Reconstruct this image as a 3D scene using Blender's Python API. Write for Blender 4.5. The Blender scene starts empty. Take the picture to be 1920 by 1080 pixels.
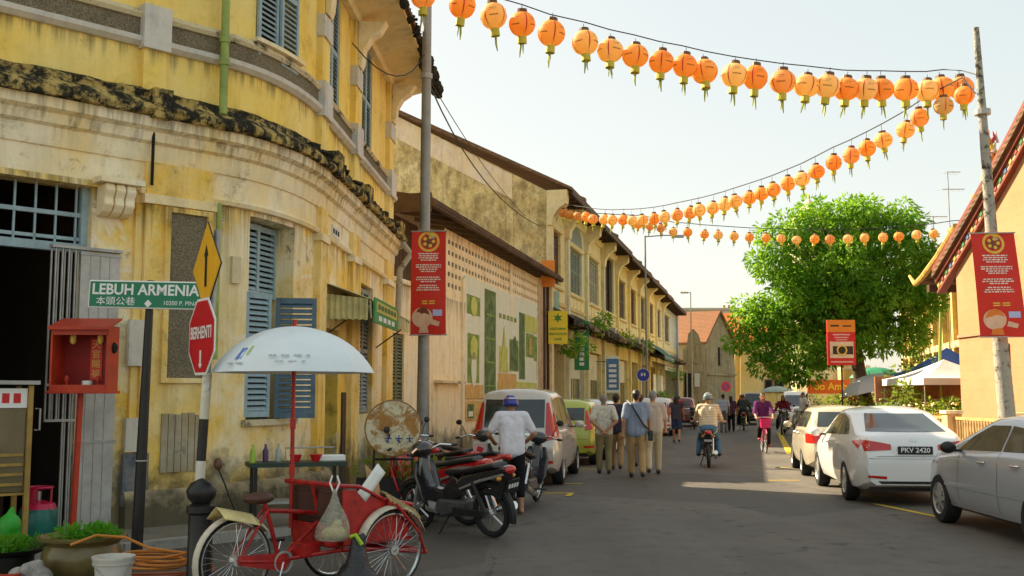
import bpy, bmesh, math, random
import numpy as np
from mathutils import Vector, Matrix
from mathutils.bvhtree import BVHTree
random.seed(7)
rnd = random.random
def U(a, b): return a + (b - a) * random.random()
R = math.radians
scene = bpy.context.scene
COL = scene.collection

# ------------------------------------------------------------------ camera
FPX, HOR, CAMH = 2000.0, 741.0, 1.65            # focal length and horizon in photo pixels, eye height
PITCH = math.atan((HOR - 540) / FPX)
cp_, sp_ = math.cos(PITCH), math.sin(PITCH)
cd = bpy.data.cameras.new('camera'); cam = bpy.data.objects.new('camera', cd); COL.objects.link(cam)
cd.sensor_width = 36; cd.lens = 36 * FPX / 1920; cd.clip_start = 0.1; cd.clip_end = 6000
cam.location = (0, 0, CAMH); cam.rotation_euler = (math.pi / 2 + PITCH, 0, 0)
scene.camera = cam
# ------------------------------------------------------------------ sky and sun
SUN_EL, SUN_DIR = R(38), Vector((-0.83, 0.56, 0)).normalized()
w = bpy.data.worlds.new('World'); scene.world = w; w.use_nodes = True
wn = w.node_tree; bg = wn.nodes['Background']
sky = wn.nodes.new('ShaderNodeTexSky'); sky.sky_type = 'NISHITA'; sky.sun_disc = False
sky.sun_elevation = SUN_EL; sky.sun_rotation = math.atan2(SUN_DIR.x, SUN_DIR.y)
sky.air_density = 1.0; sky.dust_density = 2.0; sky.ozone_density = 1.0; sky.altitude = 0
hs = wn.nodes.new('ShaderNodeHueSaturation'); hs.inputs['Saturation'].default_value = 1.28
wn.links.new(sky.outputs[0], hs.inputs['Color']); gm = wn.nodes.new('ShaderNodeGamma'); gm.inputs[1].default_value = 0.27      # hazy tropical sky: flatter than clear air
wn.links.new(hs.outputs[0], gm.inputs[0]); tn_ = wn.nodes.new('ShaderNodeMix'); tn_.data_type = 'RGBA'; tn_.blend_type = 'MULTIPLY'; tn_.inputs[0].default_value = 1.0; tn_.inputs[7].default_value = (1.0, .945, .825, 1)   # warm dust
wn.links.new(gm.outputs[0], tn_.inputs[6]); wn.links.new(tn_.outputs[2], bg.inputs[0])
bg.inputs[1].default_value = 0.15
sd = bpy.data.lights.new('sun', 'SUN'); sd.energy = 3.1; sd.angle = R(0.5); sd.color = (1.0, 0.84, 0.60)
sun = bpy.data.objects.new('sun', sd); COL.objects.link(sun); sun.location = (-30, 20, 40)
sv = Vector((SUN_DIR.x * math.cos(SUN_EL), SUN_DIR.y * math.cos(SUN_EL), math.sin(SUN_EL)))
sun.rotation_euler = (-sv).to_track_quat('-Z', 'Y').to_euler()
vs = scene.view_settings; vs.view_transform = 'Standard'; vs.look = 'None'; vs.gamma = 1.0; vs.exposure = 2.27
scene.cycles.max_bounces = 8; scene.cycles.diffuse_bounces = 5; scene.cycles.glossy_bounces = 3
scene.cycles.transparent_max_bounces = 8

# ------------------------------------------------------------------ pixel <-> place helpers
def ray(px, py):
    a, b = (px - 960) / FPX, (540 - py) / FPX
    return Vector((a, cp_ - b * sp_, sp_ + b * cp_))
def at(px, py, Y):
    d = ray(px, py); return Vector((0, 0, CAMH)) + d * (Y / d.y)
def gnd(px, py, z=0.0):
    d = ray(px, py); return Vector((0, 0, CAMH)) + d * ((z - CAMH) / d.z)
class Path:
    """a wall line in plan; pos(s, d, z) = s metres along it, d metres out towards the street"""
    def __init__(s, pts):
        s.p = [Vector((a, b)) for a, b in pts]; s.c = [0.0]
        for a, b in zip(s.p, s.p[1:]): s.c.append(s.c[-1] + (b - a).length)
        sn = [Vector(((b - a).y, -(b - a).x)).normalized() for a, b in zip(s.p, s.p[1:])]
        s.vn = []
        for i in range(len(s.p)):
            a, b = sn[max(i - 1, 0)], sn[min(i, len(sn) - 1)]
            n = (a + b).normalized(); s.vn.append(n / max(n.dot(a), .3))
        s.L = s.c[-1]
    def seg(s, q):
        for i in range(len(s.c) - 2):
            if q < s.c[i + 1]: return i
        return len(s.c) - 2
    def pos(s, q, d=0.0, z=0.0):
        i = s.seg(q); u = (q - s.c[i]) / (s.c[i + 1] - s.c[i])
        p = s.p[i].lerp(s.p[i + 1], u) if 0 <= u <= 1 else s.p[i] + (s.p[i + 1] - s.p[i]) * u
        n = s.vn[i].lerp(s.vn[i + 1], min(max(u, 0), 1))
        return Vector((p.x + n.x * d, p.y + n.y * d, z))
    def ang(s, q):
        i = s.seg(q); e = s.p[i + 1] - s.p[i]; return math.atan2(e.y, e.x)
    def breaks(s, a, b):
        return [a] + [c for c in s.c if a + 1e-4 < c < b - 1e-4] + [b]
    def hit(s, px, py):
        d = ray(px, py); best = None
        for i in range(len(s.p) - 1):
            a, e = s.p[i], s.p[i + 1] - s.p[i]
            D = d.x * -e.y + e.x * d.y
            if abs(D) < 1e-9: continue
            t = (a.x * -e.y + e.x * a.y) / D; u = (d.x * a.y - d.y * a.x) / D
            if -1e-6 <= u <= 1 + 1e-6 and t > 0 and (best is None or t < best[0]): best = (t, s.c[i] + u * e.length)
        return best[1], CAMH + d.z * best[0]
def bez(a, c, b, n):
    return [tuple((1 - t) ** 2 * a[k] + 2 * t * (1 - t) * c[k] + t * t * b[k] for k in range(len(a))) for t in [i / n for i in range(n + 1)]]

# ------------------------------------------------------------------ object helpers
def tag(o, label=None, cat=None, group=None, kind=None):
    if label: o['label'] = label
    if cat: o['category'] = cat
    if group: o['group'] = group
    if kind: o['kind'] = kind
    return o
def thing(name, label, cat, loc=(0, 0, 0), rz=0.0, group=None):
    o = bpy.data.objects.new(name, None); COL.objects.link(o); o.empty_display_size = .2
    o.location = loc; o.rotation_euler = (0, 0, rz)
    return tag(o, label, cat, group)
def link(name, me, parent=None, loc=None, rot=None, scale=None, world=False):
    o = bpy.data.objects.new(name, me); COL.objects.link(o)
    if parent is not None:
        o.parent = parent
        if world:
            off = Vector(parent.location) if parent.parent is None else Vector((0, 0, 0))
            o.matrix_parent_inverse = Matrix.Translation(-off)
    if loc is not None: o.location = loc
    if rot is not None: o.rotation_euler = rot
    if scale is not None: o.scale = (scale,) * 3 if isinstance(scale, (int, float)) else scale
    return o
def copy_tree(o, parent=None, top=True):
    c = o.copy(); COL.objects.link(c)
    if not top: c.parent = parent
    for ch in list(o.children): copy_tree(ch, c, False)
    return c
TMP = bpy.data.scenes.new('scratch')            # modifiers are applied here, away from the full scene; removed at the end
def baked(o):
    for c in list(o.users_collection): c.objects.unlink(o)
    TMP.collection.objects.link(o); vl = TMP.view_layers[0]; vl.update()
    me = bpy.data.meshes.new_from_object(o.evaluated_get(vl.depsgraph), depsgraph=vl.depsgraph); TMP.collection.objects.unlink(o); return me
def V(*a): return Vector(a)
def frame(axis):
    a = Vector(axis).normalized(); u = a.cross(V(0, 0, 1))
    if u.length < 1e-3: u = V(1, 0, 0)
    u.normalize(); return u, a.cross(u), a
class MB:
    def __init__(s): s.v, s.f, s.m = [], [], []
    def add(s, vs_, fs_, mi=0):
        o = len(s.v); s.v += [tuple(x) for x in vs_]; s.f += [tuple(i + o for i in f) for f in fs_]; s.m += [mi] * len(fs_); return s
    def hexa(s, p, mi=0):
        return s.add(p, [(0, 3, 2, 1), (4, 5, 6, 7), (0, 1, 5, 4), (1, 2, 6, 5), (2, 3, 7, 6), (3, 0, 4, 7)], mi)
    def box(s, c, d, rz=0, mi=0, rx=0, ry=0):
        x, y, z = d[0] / 2, d[1] / 2, d[2] / 2
        M = Matrix.Translation(Vector(c)) @ Matrix.Rotation(rz, 4, 'Z') @ Matrix.Rotation(ry, 4, 'Y') @ Matrix.Rotation(rx, 4, 'X')
        return s.hexa([M @ Vector(q) for q in ((-x, -y, -z), (x, -y, -z), (x, y, -z), (-x, y, -z), (-x, -y, z), (x, -y, z), (x, y, z), (-x, y, z))], mi)
    def tube(s, pts, r, n=8, cap=True, mi=0):
        pts = [Vector(p) for p in pts]; k = len(pts); o = len(s.v)
        rs = r if isinstance(r, (list, tuple)) else [r] * k
        u = None
        for i, p in enumerate(pts):
            t = (pts[min(i + 1, k - 1)] - pts[max(i - 1, 0)])
            if t.length < 1e-9: t = V(0, 0, 1)
            t.normalize()
            if u is None: u = frame(t)[0]
            else:
                u = u - t * u.dot(t)
                u = frame(t)[0] if u.length < 1e-4 else u.normalized()
            q = t.cross(u)
            for j in range(n):
                a = 2 * math.pi * j / n; s.v.append(tuple(p + (u * math.cos(a) + q * math.sin(a)) * rs[i]))
        for i in range(k - 1):
            for j in range(n):
                a, b = o + i * n + j, o + i * n + (j + 1) % n
                s.f.append((a, b, b + n, a + n)); s.m.append(mi)
        if cap:
            s.f.append(tuple(o + j for j in range(n))[::-1]); s.f.append(tuple(o + (k - 1) * n + j for j in range(n))); s.m += [mi, mi]
        return s
    def lathe(s, prof, n=16, c=(0, 0, 0), axis=(0, 0, 1), mi=0, a0=0, a1=2 * math.pi):
        u, q, a = frame(axis); c = Vector(c); o = len(s.v); full = abs(a1 - a0 - 2 * math.pi) < 1e-6
        m = n if full else n + 1
        for (r, z) in prof:
            for j in range(m):
                t = a0 + (a1 - a0) * j / n; s.v.append(tuple(c + a * z + (u * math.cos(t) + q * math.sin(t)) * r))
        for i in range(len(prof) - 1):
            for j in range(n if full else n):
                a_, b_ = o + i * m + j, o + i * m + ((j + 1) % m)
                s.f.append((a_, b_, b_ + m, a_ + m)); s.m.append(mi)
        return s
    def ball(s, c, r, n=12, k=8, mi=0):
        r = (r,) * 3 if isinstance(r, (int, float)) else r
        o = len(s.v)
        for i in range(k + 1):
            f = math.pi * i / k
            for j in range(n):
                t = 2 * math.pi * j / n
                s.v.append((c[0] + r[0] * math.sin(f) * math.cos(t), c[1] + r[1] * math.sin(f) * math.sin(t), c[2] - r[2] * math.cos(f)))
        for i in range(k):
            for j in range(n):
                a, b = o + i * n + j, o + i * n + (j + 1) % n
                s.f.append((a, b, b + n, a + n)); s.m.append(mi)
        return s
    def torus(s, c, R_, r, axis=(0, 1, 0), n=28, k=8, mi=0, a0=0, a1=2 * math.pi, flat=1.0):
        u, q, a = frame(axis); c = Vector(c); pts = []
        full = abs(a1 - a0 - 2 * math.pi) < 1e-6; m = n if full else n + 1; o = len(s.v)
        for i in range(m):
            t = a0 + (a1 - a0) * i / n; d = u * math.cos(t) + q * math.sin(t)
            for j in range(k):
                g = 2 * math.pi * j / k; s.v.append(tuple(c + d * (R_ + r * math.cos(g)) + a * (r * flat * math.sin(g))))
        for i in range(n):
            for j in range(k):
                a_, b_ = o + i * k + j, o + i * k + (j + 1) % k; e = ((i + 1) % m - i) * k
                s.f.append((a_, b_, b_ + e, a_ + e)); s.m.append(mi)
        return s
    def prism(s, pts, vec, mi=0):
        n = len(pts); vec = Vector(vec); a = [Vector(p) for p in pts]
        return s.add(a + [p + vec for p in a], [tuple(range(n))[::-1], tuple(range(n, 2 * n))] + [(i, (i + 1) % n, (i + 1) % n + n, i + n) for i in range(n)], mi)
    def grid(s, rows, mi=0):
        h, w_ = len(rows), len(rows[0])
        return s.add([p for r in rows for p in r], [(i * w_ + j, i * w_ + j + 1, (i + 1) * w_ + j + 1, (i + 1) * w_ + j) for i in range(h - 1) for j in range(w_ - 1)], mi)
    # --- along a wall path
    def slab(s, P, s0, s1, z0, z1, d0, d1, mi=0):
        br = P.breaks(s0, s1); o = len(s.v)
        for q in br: s.v += [tuple(P.pos(q, d0, z0)), tuple(P.pos(q, d1, z0)), tuple(P.pos(q, d1, z1)), tuple(P.pos(q, d0, z1))]
        n = len(br)
        for i in range(n - 1):
            for j in range(4):
                a, b = o + i * 4 + j, o + i * 4 + (j + 1) % 4; s.f.append((a, a + 4, b + 4, b)); s.m.append(mi)
        s.f += [(o, o + 1, o + 2, o + 3), (o + (n - 1) * 4 + 3, o + (n - 1) * 4 + 2, o + (n - 1) * 4 + 1, o + (n - 1) * 4)]; s.m += [mi, mi]
        return s
    def sweep(s, P, s0, s1, prof, mi=0):
        br = P.breaks(s0, s1); o = len(s.v); k = len(prof)
        for q in br: s.v += [tuple(P.pos(q, d, z)) for d, z in prof]
        for i in range(len(br) - 1):
            for j in range(k):
                a, b = o + i * k + j, o + i * k + (j + 1) % k; s.f.append((a, a + k, b + k, b)); s.m.append(mi)
        s.f += [tuple(o + j for j in range(k)), tuple(o + (len(br) - 1) * k + j for j in range(k))[::-1]]; s.m += [mi, mi]
        return s
    def wall(s, P, s0, s1, z0, z1, holes=(), depth=.25, mi=0):
        sb = sorted(set(P.breaks(s0, s1) + [h for q in holes for h in q[:2] if s0 < h < s1])); zb = sorted(set([z0, z1] + [h for q in holes for h in q[2:4] if z0 < h < z1]))
        idx = {}
        def vid(i, j):
            if (i, j) not in idx: idx[(i, j)] = len(s.v); s.v.append(tuple(P.pos(sb[i], 0, zb[j])))
            return idx[(i, j)]
        for i in range(len(sb) - 1):
            for j in range(len(zb) - 1):
                cs, cz = (sb[i] + sb[i + 1]) / 2, (zb[j] + zb[j + 1]) / 2
                if any(h[0] < cs < h[1] and h[2] < cz < h[3] for h in holes): continue
                s.f.append((vid(i, j), vid(i + 1, j), vid(i + 1, j + 1), vid(i, j + 1))); s.m.append(mi)
        for (a, b, c, d) in [h[:4] for h in holes]:
            br = P.breaks(max(a, s0), min(b, s1))
            for q0, q1 in zip(br, br[1:]):
                for z in (c, d):
                    if z > z0 + 1e-4: s.add([P.pos(q0, 0, z), P.pos(q1, 0, z), P.pos(q1, -depth, z), P.pos(q0, -depth, z)], [(0, 1, 2, 3)], mi)
            for q in (a, b):
                if s0 < q < s1: s.add([P.pos(q, 0, c), P.pos(q, 0, d), P.pos(q, -depth, d), P.pos(q, -depth, c)], [(0, 1, 2, 3)], mi)
        return s
    def mesh(s, name, mats, smooth=False):
        me = bpy.data.meshes.new(name); me.from_pydata(s.v, [], s.f)
        mats = mats if isinstance(mats, (list, tuple)) else [mats]
        for m in mats: me.materials.append(m)
        if len(mats) > 1: me.polygons.foreach_set('material_index', s.m)
        me.update()
        if smooth:
            me.polygons.foreach_set('use_smooth', [True] * len(me.polygons))
            try: me.set_sharp_from_angle(angle=R(smooth if not isinstance(smooth, bool) else 40))
            except Exception: pass
        return me
    def build(s, name, mats, parent=None, smooth=False, bevel=0, world=False, loc=None, rot=None, label=None, kind=None, wn=False):
        bm = bmesh.new(); me = s.mesh(name, mats); bm.from_mesh(me)
        bmesh.ops.recalc_face_normals(bm, faces=bm.faces); bm.to_mesh(me); bm.free()
        if smooth:
            me.polygons.foreach_set('use_smooth', [True] * len(me.polygons)); me.set_sharp_from_angle(angle=R(42 if smooth is True else smooth))
        o = link(name, me, parent, loc, rot, world=world)
        if bevel:
            b = o.modifiers.new('bevel', 'BEVEL'); b.width = bevel; b.segments = 2; b.limit_method = 'ANGLE'; b.angle_limit = R(35)
        if label: o['label'] = label
        if kind: o['kind'] = kind
        return o

# ------------------------------------------------------------------ materials
class NT:
    def __init__(s, name):
        s.m = bpy.data.materials.new(name); s.m.use_nodes = True; s.t = s.m.node_tree
        s.b = s.t.nodes['Principled BSDF']
    def n(s, ty, inp=None, **pr):
        x = s.t.nodes.new('ShaderNode' + ty)
        for k, v in pr.items(): setattr(x, k, v)
        for k, v in (inp or {}).items(): s.set(x.inputs[k], v)
        return x
    def set(s, sock, v):
        if isinstance(v, bpy.types.NodeSocket): s.t.links.new(v, sock)
        elif isinstance(v, (tuple, list)) and len(v) == 3 and sock.type == 'RGBA': sock.default_value = (*v, 1)
        else: sock.default_value = v
    def co(s, kind='Object', scale=None):
        c = s.n('NewGeometry').outputs['Position'] if kind == 'World' else s.n('TexCoord').outputs[kind]
        if scale is None: return c
        return s.n('Mapping', {'Vector': c, 'Scale': scale}).outputs[0]
    def noise(s, co, sc=5., det=4., rough=.55, out='Fac', dist=0.):
        return s.n('TexNoise', {'Vector': co, 'Scale': sc, 'Detail': det, 'Roughness': rough, 'Distortion': dist}).outputs[out]
    def ramp(s, f, a, b, c0=(0, 0, 0), c1=(1, 1, 1)):
        r = s.n('ValToRGB', {'Fac': f}); e = r.color_ramp.elements
        e[0].position, e[1].position = a, b; e[0].color, e[1].color = (*c0, 1), (*c1, 1); return r.outputs[0]
    def mix(s, f, a, b, ty='MIX'):
        x = s.n('Mix', data_type='RGBA', blend_type=ty); s.set(x.inputs[0], f); s.set(x.inputs[6], a); s.set(x.inputs[7], b); return x.outputs[2]
    def math(s, op, a, b=0.):
        x = s.n('Math', operation=op); s.set(x.inputs[0], a); s.set(x.inputs[1], b); return x.outputs[0]
    def bump(s, h, st=.3, d=.02):
        s.set(s.b.inputs['Normal'], s.n('Bump', {'Height': h, 'Strength': st, 'Distance': d}).outputs[0])
    def done(s, col=None, rough=None, metal=None, spec=None):
        for k, v in (('Base Color', col), ('Roughness', rough), ('Metallic', metal), ('Specular IOR Level', spec)):
            if v is not None: s.set(s.b.inputs[k], v)
        return s.m
_mc = {}
def mat(name, col, rough=.6, metal=0., var=.18, sc=6., bump=.0, spec=.4, coord='Object', coat=0.):
    """painted / plain surface with a little uneven tone, dirt and gloss"""
    if name in _mc: return _mc[name]
    t = NT(name); co = t.co(coord)
    n1 = t.noise(co, sc, 5, .6); n2 = t.noise(co, sc * 5.3, 3, .6)
    c = t.mix(t.ramp(n1, .3, .72), tuple(x * (1 - var) for x in col), tuple(min(1, x * (1 + var * .45)) for x in col))
    c = t.mix(t.math('MULTIPLY', t.ramp(n2, .45, .75), var), c, tuple(x * .5 + .02 for x in col))
    r = t.math('ADD', t.math('MULTIPLY', n1, .25), max(rough - .12, .03))
    if bump: t.bump(t.math('ADD', n2, n1), bump, .01)
    if coat: t.set(t.b.inputs['Coat Weight'], coat)
    _mc[name] = t.done(c, r, metal, spec); return _mc[name]
def plaster(name, base, alt, dark=(.05, .045, .03), amt=.5, dk=.5, streak=.5, sc=.9, damp=.0, flake=None, bump=.35, mold=.0, drip=()):
    """old lime plaster in world space: faded patches, rain streaks, mould blots, flaked spots"""
    if name in _mc: return _mc[name]
    t = NT(name); co = t.co('World')
    big = t.noise(co, sc, 6, .62, dist=.4); mid = t.noise(co, sc * 3.4, 5, .65); fine = t.noise(co, 28, 4, .6)
    stk = t.noise(t.co('World', (2.6, 2.6, .28)), 1.6, 5, .65)
    c = t.mix(t.ramp(big, .5 - amt * .32, .62), alt, base)
    c = t.mix(t.math('MULTIPLY', t.ramp(mid, .4, .8), .4), c, tuple(x * .72 for x in base))
    c = t.mix(t.math('MULTIPLY', t.ramp(stk, .48, .78), streak), c, tuple(x * .45 + y * .4 for x, y in zip(base, dark)))
    blot = t.math('MULTIPLY', t.ramp(mid, .54, .72), t.ramp(big, .45, .62))
    c = t.mix(t.math('MULTIPLY', blot, dk), c, dark)
    for (zt, ln) in drip:                        # rain drips running down from a ledge at height zt
        z = t.n('SeparateXYZ', {'Vector': co}).outputs[2]; fine_s = t.noise(t.co('World', (7., 7., .22)), 1.3, 5, .7)
        k = t.math('DIVIDE', t.math('SUBTRACT', z, zt - ln), ln); up = t.math('LESS_THAN', z, zt + .02)
        d_ = t.math('MULTIPLY', t.ramp(t.math('ADD', fine_s, t.math('MULTIPLY', k, .22)), .64, .82), t.math('MULTIPLY', t.ramp(t.math('SUBTRACT', k, t.math('MULTIPLY', big, .9)), -.45, .35), up))
        c = t.mix(t.math('MULTIPLY', d_, .62), c, tuple(x * 1.2 + .02 for x in dark))
    if mold:
        mo = t.math('MULTIPLY', t.ramp(t.noise(co, sc * 5., 9, .78, dist=.3), .56, .62), t.ramp(t.noise(co, sc * .9, 4, .6), .42, .6))
        c = t.mix(t.math('MULTIPLY', mo, mold), c, tuple(x * .8 for x in dark))
    if flake is not None:
        fl = t.ramp(t.noise(co, sc * 1.7, 7, .7, dist=.8), .60, .635); c = t.mix(t.math('MULTIPLY', fl, .8), c, flake)
    if damp:
        z = t.n('SeparateXYZ', {'Vector': co}).outputs[2]
        k = t.math('SUBTRACT', t.math('ADD', t.math('MULTIPLY', mid, 1.5), .35), t.math('DIVIDE', z, damp))
        c = t.mix(t.math('MULTIPLY', t.ramp(k, .1, .6), .8), c, tuple(x * 1.3 for x in dark))
    c = t.mix(t.math('MULTIPLY', t.ramp(fine, .5, .8), .18), c, tuple(x * .5 for x in base))
    h = t.math('ADD', t.math('MULTIPLY', mid, 1.), t.math('MULTIPLY', fine, .35)); t.bump(h, bump, .02)
    _mc[name] = t.done(c, .9, 0, .15); return _mc[name]
def tiles(name, col, col2, dark, sc=7.):
    """small clay roof tiles seen from afar: colour patches, lichen; the courses are geometry where near"""
    if name in _mc: return _mc[name]
    t = NT(name); co = t.co('World'); n = t.noise(co, 1.1, 6, .65); m = t.noise(co, sc, 4, .6)
    wv = t.n('TexWave', {'Vector': co, 'Scale': 2.2, 'Distortion': 1.5, 'Detail': 2.}, bands_direction='Z').outputs['Fac']
    c = t.mix(t.ramp(n, .35, .65), col, col2); c = t.mix(t.math('MULTIPLY', t.ramp(m, .45, .75), .55), c, dark)
    t.bump(t.math('ADD', wv, m), .5, .04)
    _mc[name] = t.done(c, .88, 0, .15); return _mc[name]
def speckle(name, a, b, sc=60.):
    if name in _mc: return _mc[name]
    t = NT(name); co = t.co('World'); n = t.noise(co, sc, 3, .7); m = t.noise(co, 3, 5, .6)
    c = t.mix(t.ramp(n, .38, .62), a, b); c = t.mix(t.math('MULTIPLY', t.ramp(m, .5, .75), .5), c, tuple(x * .35 for x in a)); t.bump(n, .8, .012)
    _mc[name] = t.done(c, .92, 0, .1); return _mc[name]
def mossy(name, wall, dark=(.018, .017, .012), k=.5, sc=3.2):
    """ledge rendered in old plaster with black algae crust in irregular islands"""
    if name in _mc: return _mc[name]
    t = NT(name); co = t.co('World'); n = t.noise(co, sc, 8, .72, dist=.12); m = t.noise(co, 17, 6, .75)
    f = t.ramp(t.math('ADD', t.math('MULTIPLY', n, .86), t.math('MULTIPLY', m, .14)), k - .05, k + .05)
    c = t.mix(f, wall, t.mix(t.ramp(m, .4, .7), dark, tuple(x * 3.2 + .012 for x in dark)))
    t.bump(t.math('ADD', n, m), .9, .03); _mc[name] = t.done(c, .95, 0, .1); return _mc[name]
def glassm(name, col=(.012, .016, .016), rough=.06):
    if name in _mc: return _mc[name]
    t = NT(name); n = t.noise(t.co('Object'), 3, 3, .5)
    _mc[name] = t.done(t.mix(n, col, tuple(x * 1.7 + .004 for x in col)), t.math('ADD', t.math('MULTIPLY', n, .08), rough), 0, .75); return _mc[name]
def carpaint(name, col, metal=.0, rough=.28):
    if name in _mc: return _mc[name]
    t = NT(name); co = t.co('Object'); n = t.noise(co, 2.2, 5, .6); f = t.noise(co, 300, 2, .5); d = t.noise(co, 18, 5, .7)
    z = t.n('SeparateXYZ', {'Vector': co}).outputs[2]
    c = t.mix(t.math('MULTIPLY', n, .2), col, tuple(x * .8 for x in col)); c = t.mix(t.math('MULTIPLY', f, .06), c, tuple(min(1, x * 1.25) for x in col))
    dirt = t.math('MULTIPLY', t.ramp(t.math('SUBTRACT', t.math('MULTIPLY', d, .6), z), .0, .35), .6)
    c = t.mix(dirt, c, (.16, .14, .11))
    t.set(t.b.inputs['Coat Weight'], .5); t.set(t.b.inputs['Coat Roughness'], .06)
    _mc[name] = t.done(c, t.math('ADD', t.math('MULTIPLY', n, .06), rough - .06), metal, .5); return _mc[name]
def leafm(name, cols, trans=.48):
    if name in _mc: return _mc[name]
    t = NT(name); rn = t.n('NewGeometry').outputs['Random Per Island']; n = t.noise(t.co('World'), .9, 3, .5)
    c = t.mix(rn, cols[0], cols[1]); c = t.mix(t.ramp(n, .4, .65), c, cols[2])
    t.done(c, .5, 0, .35)
    tr = t.n('BsdfTranslucent', {'Color': t.mix(.5, c, (.35, .5, .03))})
    ms = t.n('MixShader'); ms.inputs[0].default_value = trans
    t.t.links.new(t.b.outputs[0], ms.inputs[1]); t.t.links.new(tr.outputs[0], ms.inputs[2])
    t.t.links.new(ms.outputs[0], t.t.nodes['Material Output'].inputs[0]); _mc[name] = t.m; return t.m
def lit_text(name, body, size, mtl, parent, loc, rot, extrude=.003, align='CENTER', sx=1.0, shear=0., bold=0.0):
    cu = bpy.data.curves.new(name, 'FONT'); cu.body = body; cu.size = size; cu.align_x = align; cu.align_y = 'CENTER'; cu.extrude = extrude; cu.shear = shear; cu.offset = bold; cu.resolution_u = 3
    tmp = bpy.data.objects.new(name, cu); COL.objects.link(tmp); me = baked(tmp); bpy.data.objects.remove(tmp)
    me.materials.clear(); me.materials.append(mtl); me.name = name
    o = link(name, me, parent, loc, rot); o.scale = (sx, 1, 1); return o
# ================================================================== the ground
def asphalt():
    t = NT('asphalt'); co = t.co('World')
    a = t.noise(co, 130, 3, .7); b = t.noise(co, .35, 5, .6); c = t.noise(co, 3.1, 6, .65)
    lane = t.noise(t.co('World', (1.1, .12, 1)), 1.0, 5, .6)
    vor = t.n('TexVoronoi', {'Vector': t.n('Mapping', {'Vector': t.mix(.25, co, t.noise(co, 1.3, 4, .6, 'Color')), 'Scale': (.5, .3, .5)}).outputs[0], 'Scale': 1.0}, feature='DISTANCE_TO_EDGE').outputs['Distance']
    col = t.mix(t.ramp(b, .35, .65), (.078, .069, .056), (.130, .115, .094))
    col = t.mix(t.math('MULTIPLY', t.ramp(lane, .4, .7), .55), col, (.145, .128, .108))
    col = t.mix(t.math('MULTIPLY', t.ramp(c, .5, .7), .6), col, (.055, .048, .041))
    col = t.mix(t.math('MULTIPLY', t.ramp(a, .52, .72), .5), col, (.24, .215, .18))
    pat = t.n('TexVoronoi', {'Vector': t.co('World', (.24, .16, .2)), 'Scale': 1.0}).outputs['Color']; col = t.mix(t.math('MULTIPLY', t.ramp(t.n('SeparateColor', {'Color': pat}).outputs[0], .55, .62), .38), col, (.048, .043, .037))
    crack = t.math('MULTIPLY', t.ramp(vor, .0, .011, (1, 1, 1), (0, 0, 0)), t.ramp(c, .48, .58)); col = t.mix(t.math('MULTIPLY', crack, .7), col, (.02, .019, .018))
    t.bump(t.math('SUBTRACT', t.math('ADD', a, t.math('MULTIPLY', c, .6)), crack), .35, .012)
    return t.done(col, t.math('ADD', t.math('MULTIPLY', b, .25), .62), 0, .3)
M_ASPH = asphalt()
M_CONC = plaster('pavement_concrete', (.19, .165, .12), (.25, .22, .17), amt=.4, dk=.5, streak=.15, sc=1.3, bump=.3)
M_KERB = plaster('kerb_stone', (.30, .28, .24), (.38, .35, .30), dk=.6, streak=.2, sc=2.)
M_EARTH = plaster('far_ground', (.16, .13, .09), (.2, .18, .12), sc=.05)
M_YLINE = plaster('yellow_road_paint', (.62, .44, .05), (.5, .36, .06), dark=(.08, .075, .07), amt=.6, dk=.9, streak=.2, sc=3., flake=(.085, .08, .075))
g = MB().add([(-900, -300, -.012), (900, -300, -.012), (900, 2500, -.012), (-900, 2500, -.012)], [(0, 1, 2, 3)]).build('ground', M_EARTH); tag(g, kind='structure')
rd = MB()
ys = [-12 + i * 3.0 for i in range(46)]
rd.grid([[(-14 + 46 * j / 12 * (1.0), y, 0.012 * math.sin(j * 1.3 + y * .21) * 0) for j in range(13)] for y in ys])
road = rd.build('road', M_ASPH); tag(road, kind='structure')

# ================================================================== corner building
PC = Path([(-8, 9.35)] + bez((-3.85, 13.57), (-3.05, 14.39), (-2.97, 16.4), 14) + [(-2.67, 23.5)])
SE = PC.L
M_UP = plaster('upper_yellow_plaster', (.93, .65, .13), (.93, .76, .30), amt=.5, dk=.35, streak=.32, sc=.7, mold=.3, drip=((5.95, .5), (8.4, 1.2)))
M_LOW = plaster('lower_ochre_plaster', (.91, .60, .10), (.93, .82, .55), amt=.22, dk=.6, streak=.45, sc=.8, damp=1.0, flake=(.88, .78, .62), mold=.6, drip=((4.2, 1.4),))
M_CRM = plaster('cream_frieze_plaster', (.92, .83, .60), (.90, .70, .33), amt=.3, dk=.4, streak=.5, sc=.9, mold=.35, drip=((5.02, .9),))
M_PIL = plaster('ochre_pilaster_plaster', (.90, .57, .09), (.92, .74, .36), amt=.45, dk=.6, streak=.55, sc=1.1, damp=.9, mold=.65, drip=((4.0, 1.2),))
M_LEDGE = mossy('algae_ledge', (.56, .41, .14), k=.475, sc=4.5)
M_LEDGE2 = mossy('algae_moulding', (.74, .63, .40), k=.56, sc=2.2)
M_PEB = speckle('pebble_dash', (.30, .25, .16), (.10, .085, .06))
M_WASH = plaster('grey_wash', (.62, .60, .55), (.7, .66, .56), dk=.3, sc=2.)
M_BLUE = mat('pale_blue_shutter_paint', (.33, .45, .49), .6, var=.3, sc=4, bump=.2)
M_BLUED = mat('slate_blue_shutter_paint', (.10, .17, .23), .6, var=.35, sc=4, bump=.2)
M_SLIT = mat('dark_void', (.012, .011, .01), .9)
M_GPIPE = mat('green_drainpipe_paint', (.33, .42, .10), .55, var=.4, sc=5, bump=.3)
M_DARKW = plaster('dark_interior', (.030, .022, .015), (.02, .015, .011), dk=.3)
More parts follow.
